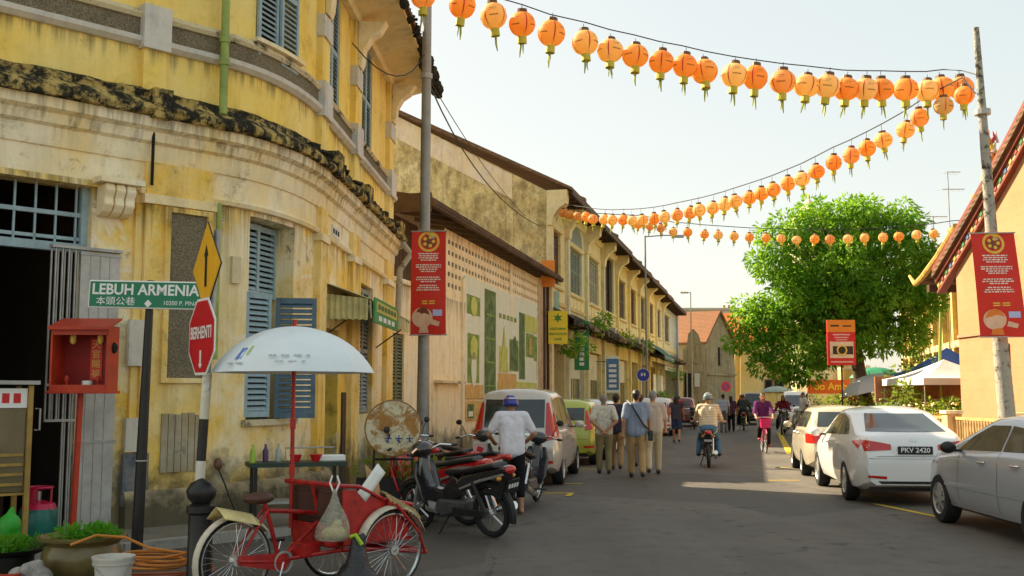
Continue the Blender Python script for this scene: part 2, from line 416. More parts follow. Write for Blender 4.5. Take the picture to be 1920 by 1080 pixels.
M_WOODD = mat('dark_brown_wood', (.075, .038, .018), .7, var=.4, sc=5, bump=.3)
M_STEEL = mat('grey_gate_steel', (.42, .41, .38), .5, .3, var=.3, sc=5)
M_TILE = tiles('weathered_clay_tile', (.20, .11, .06), (.11, .075, .05), (.035, .03, .025))
M_GRNDOOR = mat('dull_green_door_paint', (.09, .12, .035), .6, var=.35, bump=.2)
CB = thing('corner_building', 'curved two-storey yellow corner building with blue louvred shutters and mossy cornice', 'building', (-3.6, 14.2, 0))
def rel(p, root=None): return Vector(p) - Vector((root or CB).location)
# lower wall with its openings (door, curved window, green door, narrow louvre)
holes_lo = [(.6, 4.34, -1, 4.12), (6.53, 7.66, 1.33, 4.03), (9.45, 10.4, -1, 2.72), (12.4, 13.7, 1.3, 3.75)]
MB().wall(PC, 0, SE, 0, 4.62, holes_lo, .36).build('lower_wall', M_LOW, CB, world=True)
MB().wall(PC, 0, SE, 5.2, 8.7, [(6.55, 7.58, 6.24, 8.35), (9.15, 10.15, 6.24, 8.45), (12.25, 13.3, 6.24, 8.45)], .2).build('upper_wall', M_UP, CB, world=True)
b = MB()
e0, e1 = PC.pos(SE), Vector((-11, 24.4, 0))
for z0, z1 in ((0, 8.7),): b.add([e0, e1, e1 + V(0, 0, 10.6), e0 + V(0, 0, z1)], [(0, 1, 2, 3)])
l0 = PC.pos(0); l1 = Vector((-13, 14.5, 0)); b.add([l0, l1, l1 + V(0, 0, 8.7), l0 + V(0, 0, 8.7)], [(0, 1, 2, 3)])
b.add([l1, e1, e1 + V(0, 0, 10.6), l1 + V(0, 0, 8.7)], [(0, 1, 2, 3)])
b.build('end_wall', M_UP, CB, world=True)
# mouldings
MB().sweep(PC, 0, SE, [(-.02, 4.50), (.05, 4.50), (.07, 4.58), (.07, 4.72), (.13, 4.75), (.16, 4.86), (.24, 4.90), (.25, 5.02), (-.02, 5.02)]).build('cornice', M_CRM, CB, world=True, smooth=25)
b = MB()
seg = .21; q = 0.0; k = 0
prof0 = [(-.02, 5.023), (.33, 5.023), (.35, 5.07), (.34, 5.13), (.24, 5.2), (.15, 5.27), (.16, 5.34), (.05, 5.4), (-.02, 5.4)]
brk = [i * seg for i in range(int(SE / seg) + 1)] + [SE]
rows = []
for q in brk:
    j = [U(-.022, .022) for _ in prof0]
    rows.append([PC.pos(q, d + (j[i] if 0 < i < 8 else 0), z + (j[(i * 3) % 9] * .8 if 0 < i < 8 else 0)) for i, (d, z) in enumerate(prof0)] )
for r in rows: r.append(r[0])
b.grid(rows); b.build('mossy_ledge', M_LEDGE, CB, world=True, smooth=60)
bl = MB()                                    # blackened tile stubs lying along the ledge on the street side
for i in range(70):
    q = U(7.6, SE - .1); p = PC.pos(q, U(.14, .3), U(5.12, 5.24)); bl.box(p, (U(.08, .26), U(.06, .16), U(.03, .09)), PC.ang(q) + U(-.5, .5), rx=U(-.3, .3))
bl.build('ledge_debris', mossy('algae_crust', (.16, .13, .07), k=.36), CB, world=True, kind='stuff')
MB().slab(PC, 0, SE, 4.14, 4.5, -.01, .025).build('frieze', M_CRM, CB, world=True)
MB().sweep(PC, 4.9, SE, [(-.02, 4.10), (.07, 4.10), (.09, 4.15), (.05, 4.19), (-.02, 4.19)]).build('frieze_moulding', M_CRM, CB, world=True)
# upper string course: two mouldings and a pebble-dash band
MB().sweep(PC, 0, SE, [(-.02, 5.93), (.05, 5.93), (.11, 5.98), (.12, 6.04), (-.02, 6.04)]).build('string_course', M_WASH, CB, world=True, smooth=20)
MB().slab(PC, 0, SE, 6.045, 6.28, -.02, .04).build('pebble_band', M_PEB, CB, world=True)
MB().sweep(PC, 0, SE, [(-.02, 6.283), (.07, 6.283), (.1, 6.33), (.05, 6.4), (-.02, 6.4)]).build('string_course', M_LEDGE2, CB, world=True)
# pilasters: (s0, s1), lower shaft and upper shaft, base and cap blocks
for s0, s1 in ((4.96, 5.86), (8.55, 9.0), (11.1, 11.75), (14.9, 15.75)):
    MB().slab(PC, s0, s1, 0, 4.497, -.02, .10).build('pilaster', M_PIL, CB, world=True)
    MB().slab(PC, s0 - .04, s1 + .04, 3.98, 4.095, -.02, .135).build('pilaster_cap', M_CRM, CB, world=True)
for s0, s1 in ((4.86, 5.16), (8.5, 8.95), (11.1, 11.6), (15.0, 15.6)):
    MB().slab(PC, s0, s1, 5.3, 8.7, -.02, .10).build('upper_pilaster', M_UP, CB, world=True)
    MB().slab(PC, s0 - .03, s1 + .03, 5.90, 6.45, -.02, .155).build('pilaster_block', M_WASH, CB, world=True)
    MB().slab(PC, s0 - .03, s1 + .03, 7.15, 7.5, -.02, .13).build('pilaster_block', M_WASH, CB, world=True)
    for k_ in range(2): MB().slab(PC, s0 + .03, s1 - .03, 5.0, 5.36 + .05 * k_, .1, .36 - .03 * k_).build('ledge_block', M_LEDGE, CB, world=True) if k_ == 0 else None
# recessed grey panel in the corner pilaster, boarded patch below, ochre sunk panel beside the door
MB().slab(PC, 5.27, 5.77, 1.86, 3.9, .095, .108).build('pebble_panel', M_PEB, CB, world=True)
for (a, c_, z0, z1) in ((5.2, 5.27, 1.80, 3.96), (5.77, 5.84, 1.80, 3.96), (5.27, 5.77, 3.9, 3.96), (5.27, 5.77, 1.80, 1.86)):
    MB().slab(PC, a, c_, z0, z1, .095, .15).build('panel_moulding', M_PIL, CB, world=True)
M_BRD = plaster('weathered_boards', (.48, .42, .30), (.38, .3, .16), streak=.9, dk=.6, sc=2.5)
for i in range(6):
    MB().slab(PC, 5.24 + i * .09, 5.32 + i * .09, .72, 1.42 + U(-.02, .02), .1, .118 + U(0, .008)).build('board', M_BRD, CB, world=True)
MB().slab(PC, 4.86, 4.955, 0, 3.97, -.02, .05).build('door_pier', M_PIL, CB, world=True)
M_PATCH = plaster('whitewash_patch', (.70, .66, .56), (.6, .56, .44), dk=.7, sc=2.2)
MB().slab(PC, 4.8, 5.05, 2.0, 2.55, .05, .105).build('whitewash_patch', M_PATCH, CB, world=True)
MB().slab(PC, 4.8, 5.08, .98, 1.38, .05, .106).build('whitewash_patch', M_PATCH, CB, world=True)
MB().slab(PC, 4.78, 5.1, .35, .96, .05, .104).build('blue_grey_patch', plaster('slate_wash', (.10, .12, .15), (.3, .28, .24), dk=.8, streak=.8, sc=3), CB, world=True)
MB().sweep(PC, 4.8, 9.4, [(-.02, 0), (.16, 0), (.15, .42), (.11, .52), (-.02, .54)]).build('plinth', plaster('damp_plinth', (.34, .27, .15), (.5, .4, .24), dk=.95, streak=.8, sc=1.6, damp=.6), CB, world=True)
# scrolled bracket beside the door head
b = MB()
for i in range(3):
    pr = [(.0, 4.13), (.24, 4.13), (.27, 4.05), (.22, 3.96), (.235, 3.88), (.17, 3.80), (.10, 3.765), (0, 3.75)]
    b.sweep(PC, 4.38 + i * .13, 4.495 + i * .13, pr)
b.build('scroll_bracket', M_CRM, CB, world=True, bevel=.02)
MB().slab(PC, 4.3, 4.84, 4.135, 4.2, -.02, .3).build('bracket_shelf', M_CRM, CB, world=True)
MB().slab(PC, 0, 4.4, 4.1, 4.17, -.3, .06).build('door_lintel', M_LOW, CB, world=True)
# transom grille over the door
b = MB().slab(PC, .6, 4.34, 3.32, 3.42, -.2, -.1).slab(PC, .6, 4.34, 3.74, 3.79, -.18, -.13).slab(PC, 4.26, 4.34, 3.42, 4.1, -.2, -.1).slab(PC, .6, 4.34, 3.46, 3.50, -.18, -.14)
gr = b.build('transom_frame', M_BLUE, CB, world=True)
for i in range(14):
    a = 4.2 - i * .235
    MB().slab(PC, a, a + .022, 3.42, 4.1, -.165, -.14).build('bar', M_BLUE, gr, world=True)
# dark shop interior
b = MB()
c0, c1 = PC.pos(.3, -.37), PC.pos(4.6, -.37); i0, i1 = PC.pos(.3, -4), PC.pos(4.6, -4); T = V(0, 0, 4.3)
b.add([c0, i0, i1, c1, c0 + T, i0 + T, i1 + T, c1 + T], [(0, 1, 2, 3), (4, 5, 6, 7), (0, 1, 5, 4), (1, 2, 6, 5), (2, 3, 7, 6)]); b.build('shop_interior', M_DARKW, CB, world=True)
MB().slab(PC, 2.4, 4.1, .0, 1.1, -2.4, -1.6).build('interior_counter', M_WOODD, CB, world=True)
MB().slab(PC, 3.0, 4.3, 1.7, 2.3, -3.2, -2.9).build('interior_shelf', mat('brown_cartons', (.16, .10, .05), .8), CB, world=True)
# folded steel gate: flat leaf and the lattice bars
gt = MB().slab(PC, 4.21, 4.68, .06, 3.32, .02, .05).build('gate_leaf', mat('gate_panel_paint', (.52, .50, .45), .55, .1, var=.3, sc=3, bump=.1, coord='World'), CB, world=True)
for z in (.08, 1.1, 2.15, 3.28): MB().slab(PC, 4.2, 4.70, z, z + .03, .045, .06).build('gate_rib', M_STEEL, gt, world=True)
for k_ in range(3): MB().slab(PC, 4.32 + k_ * .115, 4.328 + k_ * .115, .1, 3.3, .047, .056).build('gate_rib', M_STEEL, gt, world=True)
gl = MB().slab(PC, 3.86, 4.70, 3.335, 3.37, 0, .08).build('gate_track', M_STEEL, CB, world=True)
for i in range(9):
    MB().slab(PC, 3.87 + i * .038, 3.886 + i * .038, 1.35 if i < 5 else .1, 3.33, .01 + (i % 2) * .03, .03 + (i % 2) * .03).build('gate_bar', M_STEEL, gl, world=True)
for z in (1.35, 1.75): MB().slab(PC, 3.86, 4.2, z, z + .03, .06, .07).build('gate_bar', M_STEEL, gl, world=True)

# louvred shutters: frame + one object for each slat
def slat_mesh(w_, mtl, t=.012, h=.062):
    b = MB(); b.box((w_ / 2, 0, 0), (w_, .012, h), rx=R(-38)); return b.mesh('slat', mtl)
def shutter(P, sa, width, z0, z1, d, mtl, ang=None, pitch=.075, parent=CB, mid=True, st=.06, name='shutter'):
    a = P.ang(sa + width / 2) if ang is None else ang
    fr = MB()
    fr.box((st / 2, 0, (z1 - z0) / 2), (st, .045, z1 - z0)).box((width - st / 2, 0, (z1 - z0) / 2), (st, .045, z1 - z0))
    zs = [0, z1 - z0 - .08] + ([(z1 - z0) * .48] if mid else [])
    for z in zs: fr.box((width / 2, 0, z + .04), (width - 2 * st - .004, .042, .08))
    o = fr.build(name, mtl, parent, loc=rel(P.pos(sa, d, z0), parent), rot=(0, 0, a), bevel=.004)
    sm = slat_mesh(width - 2 * st - .004, mtl); z = .11
    while z < z1 - z0 - .10:
        if not mid or abs(z - zs[2] - .04) > .075: link('slat', sm, o, loc=(st + .002, 0, z))
        z += pitch
    return o
# upper windows
for s0, s1, zt in ((6.55, 7.58, 8.35), (9.15, 10.15, 8.45), (12.25, 13.3, 8.45)):
    wd = (s1 - s0) / 2
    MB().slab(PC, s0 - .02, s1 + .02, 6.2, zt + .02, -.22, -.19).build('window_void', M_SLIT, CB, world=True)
    dd = .03 if s0 < 7 else -.04
    shutter(PC, s0 + .005, wd - .01, 6.25, zt - .02, dd, M_BLUE, ang=PC.ang((s0 + s1) / 2)if s0 < 7 else None)
    p = PC.pos(s0 + .005, dd); a = PC.ang((s0 + s1) / 2)
    shutter(PC, s0 + wd + .005, wd - .01, 6.25, zt - .02, dd, M_BLUE)
    MB().slab(PC, s0 - .08, s1 + .08, 6.405, 6.46, -.02, .12).build('window_sill', M_CRM, CB, world=True) if s0 < 7 else None
# ground window on the curve: closed leaf, open leaf standing out, dark upper louvre
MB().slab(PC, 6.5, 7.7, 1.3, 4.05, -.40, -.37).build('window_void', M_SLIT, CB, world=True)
shutter(PC, 6.55, .52, 3.0, 4.0, -.26, M_BLUE, mid=False, name='upper_louvre'); shutter(PC, 7.1, .54, 3.0, 4.0, -.3, M_BLUE, mid=False, name='upper_louvre')
shutter(PC, 6.50, .50, 1.36, 3.02, -.02, M_BLUE, ang=R(62))
shutter(PC, 7.12, .55, 1.34, 2.98, .02, M_BLUED, ang=R(8))
MB().slab(PC, 6.45, 7.75, 1.25, 1.33, -.3, .07).build('window_sill', M_LEDGE2, CB, world=True)
MB().slab(PC, 6.2, 6.34, 3.1, 3.45, 0, .05).build('meter_box', mat('cream_meter_box', (.68, .58, .36), .6), CB, world=True)
# side doors, louvre, plate
MB().slab(PC, 9.4, 10.45, 0, 2.75, -.33, -.30).build('side_door', M_GRNDOOR, CB, world=True)
for k_ in range(4): MB().slab(PC, 9.5 + k_ * .225, 9.69 + k_ * .225, .1, 2.65, -.305, -.285).build('door_plank', M_GRNDOOR, CB, world=True)
MB().slab(PC, 10.7, 11.0, 0, 1.7, .0, .035).build('leaning_board', M_WOODD, CB, world=True, bevel=.03)
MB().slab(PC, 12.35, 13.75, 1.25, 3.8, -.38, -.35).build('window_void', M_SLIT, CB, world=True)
shutter(PC, 12.42, .62, 1.32, 3.7, -.1, mat('grey_blue_louvre', (.30, .34, .33), .6, var=.3)); shutter(PC, 13.06, .62, 1.32, 3.7, -.1, mat('grey_blue_louvre', (.30, .34, .33)))
pl = MB().slab(PC, 9.6, 10.2, 4.22, 4.4, .026, .04).build('name_plate', mat('white_enamel', (.72, .68, .58), .5), CB, world=True)
for k_ in range(3): MB().slab(PC, 9.66 + k_ * .18, 9.78 + k_ * .18, 4.27, 4.35, .04, .043).build('plate_mark', M_SLIT, pl, world=True)
MB().slab(PC, 10.62, 11.05, 3.05, 3.35, -.01, .02).build('vent_grille', M_SLIT, CB, world=True)
# green drainpipe, with brackets and joints
def drain(pts, r, mtl, parent, name='drainpipe'):
    return MB().tube(pts, r, 10).build(name, mtl, parent, world=True, smooth=True)
drain([PC.pos(5.92, .17, 8.6), PC.pos(5.92, .17, 5.25)], .055, M_GPIPE, CB)
for z in (7.5, 6.2, 5.9): MB().tube([PC.pos(5.92, .17, z), PC.pos(5.92, .17, z + .09)], .07, 10).build('pipe_collar', M_GPIPE, CB, world=True)
drain([PC.pos(5.93, .12, 4.1), PC.pos(5.93, .12, 2.1)], .035, M_GPIPE, CB)
drain([PC.pos(5.0, .14, 4.95), PC.pos(5.0, .14, 4.2)], .02, M_SLIT, CB, 'thin_pipe')
drain([PC.pos(15.85, .25, 5.0), PC.pos(15.9, .45, 4.75), PC.pos(15.95, .2, 4.4), PC.pos(15.95, .16, 3.3)], .07, mossy('grey_pipe', (.5, .46, .36), k=.58), CB, 'rain_spout')
# eaves and roof
MB().sweep(PC, 3.0, SE + .5, [(-.02, 8.35), (.12, 8.35), (.16, 8.45), (.55, 8.56), (.9, 8.60), (.9, 8.66), (-.02, 8.72)]).build('soffit', plaster('cream_soffit', (.82, .70, .42), (.8, .62, .3), dk=.4, sc=1.4), CB, world=True, smooth=30)
b = MB(); b.sweep(PC, 3.0, SE + .55, [(-.02, 8.725), (.98, 8.665), (.98, 8.74), (-2.6, 10.55), (-2.6, 10.4)]); b.build('roof', M_TILE, CB, world=True)
ct = [PC.pos(q, -2.6, 10.5) for q in PC.breaks(3.0, SE + .55)]
MB().add(ct + [Vector((-11, 24.4, 10.6)), Vector((-13, 14.5, 10.4))], [tuple(range(len(ct) + 2))]).build('flat_roof', M_TILE, CB, world=True)
tm = MB(); tm.lathe([(.085, -.02), (.085, 1.0)], 8, axis=(0, -1, 0), a0=0, a1=math.pi); tme = tm.mesh('roof_tile', mossy('mossy_tile', (.20, .12, .06), k=.42, sc=4))
q = 6.0
while q < SE + .5:
    p = PC.pos(q, .12 + U(-.03, .03), 9.17 + U(-.02, .02)); link('roof_tile', tme, CB, loc=rel(p), rot=(R(26.5) * 1, U(-.08, .08), PC.ang(q)))
    q += .185
fm = MB()
for i in range(150):
    q = SE + .5 - abs(random.gauss(0, 2.2)); q = max(q, 8); p = PC.pos(q, .95 + U(-.06, .08), 8.62 + U(-.16, .1)); s_ = U(.03, .1); fm.ball(p, (s_, s_, s_ * U(.6, 1.6)), 6, 4)
fm.build('eave_moss', mossy('black_moss', (.10, .08, .04), k=.4), CB, world=True, kind='stuff')
for q in (8.7, 11.35, 15.3):
    pr = [(.10, 8.36), (.10, 7.55), (.16, 7.5), (.2, 7.62), (.22, 7.85), (.34, 8.05), (.5, 8.16), (.62, 8.36)]
    MB().sweep(PC, q - .14, q + .14, pr).build('eave_bracket', M_CRM, CB, world=True, bevel=.02)
# awning over the side door: near end panel, corrugated sheet, valance and sign
M_AWN = mat('pale_corrugated_sheet', (.56, .52, .24), .6, var=.4, sc=3, bump=.2)
b = MB(); n = 14; rows = [[], []]
for i in range(n * 4 + 1):
    d = .02 + .66 * i / (n * 4); k_ = .015 * math.sin(i / 4 * 2 * math.pi * .5)
    rows[0].append(PC.pos(9.35 + k_, d, 3.25 - .12 * d)); rows[1].append(PC.pos(9.35 + k_, d, 2.84 - .03 * d + .02 * abs(math.sin(i * .35))))
b.grid(rows); b.build('awning_end', M_AWN, CB, world=True)
b = MB(); rows = [[], []]
for i in range(121):
    q = 9.35 + 4.9 * i / 120; k_ = .016 * math.sin(i * .9); rows[0].append(PC.pos(q, .0, 3.42 + k_)); rows[1].append(PC.pos(q, .72, 3.16 - .06 * i / 120 + k_))
b.grid(rows); b.build('awning_sheet', M_AWN, CB, world=True)
b = MB(); rows = [[], []]
for i in range(81):
    q = 9.4 + 4.8 * i / 80; k_ = .012 * math.sin(i * 1.1); rows[0].append(PC.pos(q, .70 + k_, 3.15)); rows[1].append(PC.pos(q, .72 + k_, 2.86 + .03 * abs(math.sin(i * .5))))
b.grid(rows); b.build('awning_valance', M_AWN, CB, world=True)
for q in (9.4, 14.1): MB().tube([PC.pos(q, .0, 2.6), PC.pos(q, .7, 3.1)], .015, 6).build('awning_strut', M_WOODD, CB, world=True)
sg = thing('awning_sign', 'small green and yellow sign on the edge of the corrugated awning', 'sign', tuple(PC.pos(9.45, .76, 2.78)))
MB().slab(PC, 9.45, 11.9, 2.80, 3.2, .75, .78).build('board', mat('green_sign_paint', (.05, .30, .08), .5, var=.3), sg, world=True)
MB().slab(PC, 9.6, 11.7, 2.98, 3.15, .781, .785).build('panel', mat('yellow_sign_paint', (.62, .52, .10), .5, var=.3), sg, world=True)
for k_ in range(6): MB().slab(PC, 9.7 + k_ * .33, 9.93 + k_ * .33, 3.03, 3.11, .786, .79).build('lettering', mat('dark_green_lettering', (.03, .16, .05), .5), sg, world=True)
for k_ in range(4): MB().slab(PC, 9.8 + k_ * .45, 10.1 + k_ * .45, 2.85, 2.93, .781, .785).build('lettering', mat('white_lettering', (.8, .8, .74), .5), sg, world=True)

# ================================================================== pavements and painted lines
MB().slab(PC, 0, SE, 0, .09, .0, 1.25).build('left_pavement', M_CONC); tag(bpy.data.objects['left_pavement'], kind='structure')
PL = Path([(-2.75, 23.6), (1.47, 42.3)])
PS = Path([(1.47, 42.3), (15.6, 101)])
kb = []
k0 = MB().slab(PC, 0, SE, 0, .07, 1.27, 1.39).build('left_kerb', M_KERB); tag(k0, kind='structure')
q = 0.0
while q < SE - .1:
    l_ = min(U(.75, .95), SE - q); MB().slab(PC, q + .008, q + l_ - .008, .0, .105 + U(-.012, .008), 1.255 + U(-.006, .006), 1.4 + U(-.012, .012)).build('kerb_stone', M_KERB, k0, world=True); q += l_
o = MB().slab(PL, 0, PL.L, 0, .1, .0, 1.0).build('lane_pavement', M_CONC); tag(o, kind='structure')
o = MB().slab(PS, 0, PS.L, 0, .1, .0, .5).build('row_pavement', M_CONC); tag(o, kind='structure')
PRV = Path([(26, 80), (9.9, 27.0), (8.9, 20), (8.7, -6)])
o = MB().slab(PRV, 0, PRV.L, 0, .12, -9, -.16).build('right_pavement', M_CONC); tag(o, kind='structure')
o = MB().slab(PRV, 0, PRV.L, 0, .13, -.157, 0).build('right_kerb', M_KERB); tag(o, kind='structure')
def line(a, b_, w_=.11, z=.006, name='yellow_line'):
    a, b_ = Vector(a), Vector(b_); d = (b_ - a).normalized(); n_ = V(-d.y, d.x, 0) * w_ / 2
    o = MB().add([a - n_ + V(0, 0, z), b_ - n_ + V(0, 0, z), b_ + n_ + V(0, 0, z), a + n_ + V(0, 0, z)], [(0, 1, 2, 3)]).build(name, M_YLINE); tag(o, kind='structure'); return o
for (x0, x1, y_) in ((1020, 1075, 925), (1056, 1092, 907), (1092, 1122, 880)): line(gnd(x0, y_), gnd(x1, y_), .12)
line(gnd(1064, 931), gnd(1072, 925), .1, .009)
for (x0, x1, y_) in ((1462, 1530, 877), (1440, 1500, 901)): line(gnd(x0, y_), gnd(x1, y_), .10)
line(gnd(1461, 812), gnd(1482, 852), .2, .01); line(gnd(1640, 945), gnd(1760, 970), .11)
# ================================================================== low pink building beside the corner house
M_PINK = plaster('pale_pink_plaster', (.92, .75, .45), (.93, .84, .60), amt=.5, dk=.4, streak=.45, sc=.8, damp=.8, mold=.4, drip=((4.2, 1.2), (6.1, .8)))
M_ROOFD = tiles('dark_sheet_roof', (.10, .06, .04), (.15, .10, .06), (.03, .025, .02))
LB = thing('lane_building', 'low pale pink building with dark roof, rows of vent holes and green poster', 'building', (-2.75, 23.6, 0))
MB().wall(PL, 0, PL.L - .2, 0, 4.2, [(.25, 1.15, .9, 3.05)], .2).build('street_wall', M_PINK, LB, world=True)
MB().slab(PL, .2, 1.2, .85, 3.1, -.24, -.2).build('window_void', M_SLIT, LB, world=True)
shutter(PL, .27, .43, .92, 3.03, -.06, mat('olive_shutter_paint', (.16, .17, .08), .6, var=.3), parent=LB); shutter(PL, .72, .43, .92, 3.03, -.06, mat('olive_shutter_paint', (.16, .17, .08)), parent=LB)
MB().slab(PL, .1, 1.3, 3.15, 3.22, 0, .12).build('window_hood', M_LEDGE2, LB, world=True)
vh = []                                                     # vent rows: every hole is a real opening
for r_ in range(5):
    for c_ in range(34):
        s_ = 4.75 + c_ * .355 + (.35 if c_ > 20 else 0)
        if s_ < 16.9: vh.append((s_, s_ + .2, 4.52 + r_ * .29, 4.64 + r_ * .29))
MB().wall(PL, 4.4, PL.L - .2, 4.2, 6.05, vh, .035).build('vent_wall', M_PINK, LB, world=True)
MB().slab(PL, 4.5, PL.L - .4, 4.4, 6.0, -.07, -.04).build('vent_backing', M_SLIT, LB, world=True)
MB().sweep(PL, 0, 4.4, [(-.3, 4.2), (.08, 4.2), (.1, 4.27), (.02, 4.33), (-.3, 4.33)]).build('wall_coping', M_PINK, LB, world=True)
for k_ in range(14): MB().slab(PL, .1 + k_ * .3, .38 + k_ * .3, 4.33, 6.1, -.75 - .012 * (k_ % 2), -.7).build('loft_board', M_WOODD, LB, world=True)
MB().slab(PL, 12.05, 12.4, 4.2, 6.03, 0, .05).build('pier', M_PINK, LB, world=True)
for s_ in (6.05, 17.9): MB().slab(PL, s_, s_ + .22, 0, 4.9 if s_ < 10 else 6.0, 0, .07).build('pier', M_PINK if s_ < 10 else M_WOODD, LB, world=True)
MB().slab(PL, 16.9, 18.9, 0, 6.0, -.05, .012).build('end_panel', plaster('rusty_wall', (.56, .40, .24), (.66, .52, .34), dk=.8, streak=.8), LB, world=True)
drain([PL.pos(18.3, .12, 6.0), PL.pos(18.3, .12, 0.1)], .06, M_WOODD, LB)
b = MB(); b.sweep(PL, 1.6, PL.L, [(.5, 6.28), (.5, 6.36), (-5.0, 7.35), (-5.0, 7.2)]); b.build('roof', M_ROOFD, LB, world=True)
MB().sweep(PL, 1.55, PL.L, [(.45, 6.12), (.58, 6.12), (.6, 6.26), (.45, 6.26)]).build('gutter', M_ROOFD, LB, world=True)
for k_ in range(15): MB().sweep(PL, 1.9 + k_ * 1.2, 2.0 + k_ * 1.2, [(.42, 6.15), (.42, 6.27), (-1.2, 6.60), (-1.2, 6.45)]).build('rafter', M_WOODD, LB, world=True)
MB().slab(PL, 1.55, 1.62, 6.0, 6.45, -3, .5).build('barge_board', M_WOODD, LB, world=True)
MB().add([PL.pos(0, -.8, 4.3), PL.pos(0, -5, 4.3), PL.pos(0, -5, 7.2), PL.pos(0, -.8, 6.5)], [(0, 1, 2, 3)]).build('end_boarding', M_WOODD, LB, world=True)
MB().add([PL.pos(PL.L - .2, 0), PL.pos(PL.L - .2, -5), PL.pos(PL.L - .2, -5, 7.2), PL.pos(PL.L - .2, 0, 6.1)], [(0, 1, 2, 3)]).build('end_wall', M_PINK, LB, world=True)

# the long green mural poster
PO = thing('wall_poster', 'long green and white illustrated poster panels on the pink wall', 'poster', tuple(PL.pos(6.4, .06, 1.7)))
M_PGW = plaster('poster_white', (.78, .80, .66), (.70, .76, .56), dk=.1, streak=.25, sc=2.)
M_PG = plaster('poster_green', (.16, .27, .05), (.50, .52, .20), amt=.9, dk=.5, streak=.3, sc=3.2)
M_PGD = plaster('poster_dark_green', (.08, .15, .05), (.28, .33, .16), amt=.8, dk=.5, streak=.3, sc=3.)
M_PLIME = plaster('poster_lime', (.52, .56, .08), (.70, .70, .36), amt=.8, dk=.4, streak=.3, sc=3.)
M_PO = plaster('poster_orange', (.62, .36, .10), (.72, .56, .26), amt=.8, dk=.4, streak=.3, sc=3.)
MB().slab(PL, 6.3, 16.6, 1.55, 5.0, .02, .045).build('sheet', M_PGW, PO, world=True)
pn = [(6.5, 8.0, 3.95, 4.5, M_PG), (6.6, 7.9, 2.0, 3.4, M_PG), (8.55, 9.95, 1.45, 4.85, M_PGD), (10.3, 12.9, 1.75, 2.35, M_PO), (10.4, 11.6, 2.4, 3.2, M_PLIME), (11.9, 13.3, 2.45, 3.5, M_PG), (13.4, 14.3, 2.2, 4.5, M_PGD), (14.4, 16.5, 3.9, 4.5, M_PLIME), (14.5, 15.9, 3.0, 3.85, M_PG), (14.4, 16.4, 1.7, 2.9, M_PGW), (10.2, 16.5, 1.56, 2.1, M_PLIME), (6.35, 8.4, 1.56, 1.95, M_PO), (15.9, 16.5, 2.2, 3.8, M_PG)]
for i, (a, c_, z0, z1, m_) in enumerate(pn): MB().slab(PL, a, c_, z0, z1, .045, .052 + .0025 * (i % 4)).build('print_panel', m_, PO, world=True)
def wallpoly(P, pts, d, t_, name, m_, parent):
    b = MB(); a = [P.pos(s_, d, z) for s_, z in pts]; n_ = P.pos(0, 1) - P.pos(0, 0); b.prism(a, n_ * t_); return b.build(name, m_, parent, world=True)
el = lambda cs, cz, rs, rz: [(cs + rs * math.cos(i * math.pi / 10), cz + rz * math.sin(i * math.pi / 10)) for i in range(20)]
wallpoly(PL, el(7.25, 4.2, .35, .28), .063, .004, 'print_oval', M_PLIME, PO); wallpoly(PL, el(7.25, 3.0, .4, .35), .063, .004, 'print_oval', M_PLIME, PO); wallpoly(PL, el(7.25, 2.4, .3, .5), .063, .004, 'print_oval', M_PGW, PO)
wallpoly(PL, [(10.5, 2.4), (10.9, 3.3), (11.1, 3.9), (11.3, 3.3), (11.7, 2.4)], .063, .004, 'print_roof', M_PLIME, PO); wallpoly(PL, [(12, 2.5), (12, 3.3), (12.7, 3.65), (13.2, 3.2), (13.2, 2.5)], .063, .004, 'print_house', M_PGD, PO)
for k_ in range(4): MB().slab(PL, 8.7, 9.8, 1.9 + k_ * .72, 1.96 + k_ * .72, .06, .066).build('print_rule', M_PG, PO, world=True)
for k_ in range(5): MB().slab(PL, 10.4 + k_ * .55, 10.75 + k_ * .55, 4.1, 4.25, .05, .056).build('print_mark', M_PG, PO, world=True)
MB().slab(PL, 15.0, 15.4, 3.1, 3.7, .066, .07).build('print_panel', M_PO, PO, world=True)
nb = thing('notice_board', 'small white notice with green print low on the pink wall', 'notice', tuple(PL.pos(6.6, .06, 1.2)))
MB().slab(PL, 6.4, 8.3, .95, 1.48, .02, .05).build('board', M_PO, nb, world=True); MB().slab(PL, 6.6, 7.3, 1.0, 1.4, .05, .056).build('panel', M_PGD, nb, world=True); MB().slab(PL, 6.7, 7.2, 1.05, 1.2, .057, .06).build('lettering', M_PGW, nb, world=True)
# white side hatch by the motorbikes
MB().slab(PL, 3.7, 5.6, 0, 1.95, .0, .05).build('hatch', M_PINK, LB, world=True)
MB().slab(PL, 3.5, 5.8, 1.96, 2.03, 0, .22).build('hatch_hood', M_LEDGE2, LB, world=True)

# ================================================================== shophouse row
M_TILE2 = tiles('old_row_tile', (.26, .15, .08), (.16, .10, .06), (.05, .04, .03))
cols = [((.80, .66, .30), (.74, .62, .34)), ((.74, .70, .48), (.66, .64, .44)), ((.80, .68, .34), (.84, .76, .5)), ((.78, .70, .42), (.7, .62, .36)), ((.80, .62, .20), (.82, .7, .36)),
        ((.82, .64, .20), (.84, .72, .38)), ((.78, .66, .30), (.82, .72, .44)), ((.80, .64, .24), (.82, .72, .4)), ((.74, .68, .44), (.8, .72, .44)), ((.70, .70, .58), (.8, .74, .5))]
bnd = [0, 3.7, 8.7, 13.9, 19.2, 24.6, 29.9, 35.4, 40.9, 46.4, 60.0]
wins = [(.55, 2.5), (4.35, 7.7), (9.7, 12.8), (14.9, 18.3), (20.5, 23.3), (25.8, 28.6), (31, 33.9), (36.6, 39.5), (41.9, 45.0), (48.5, 52.6)]
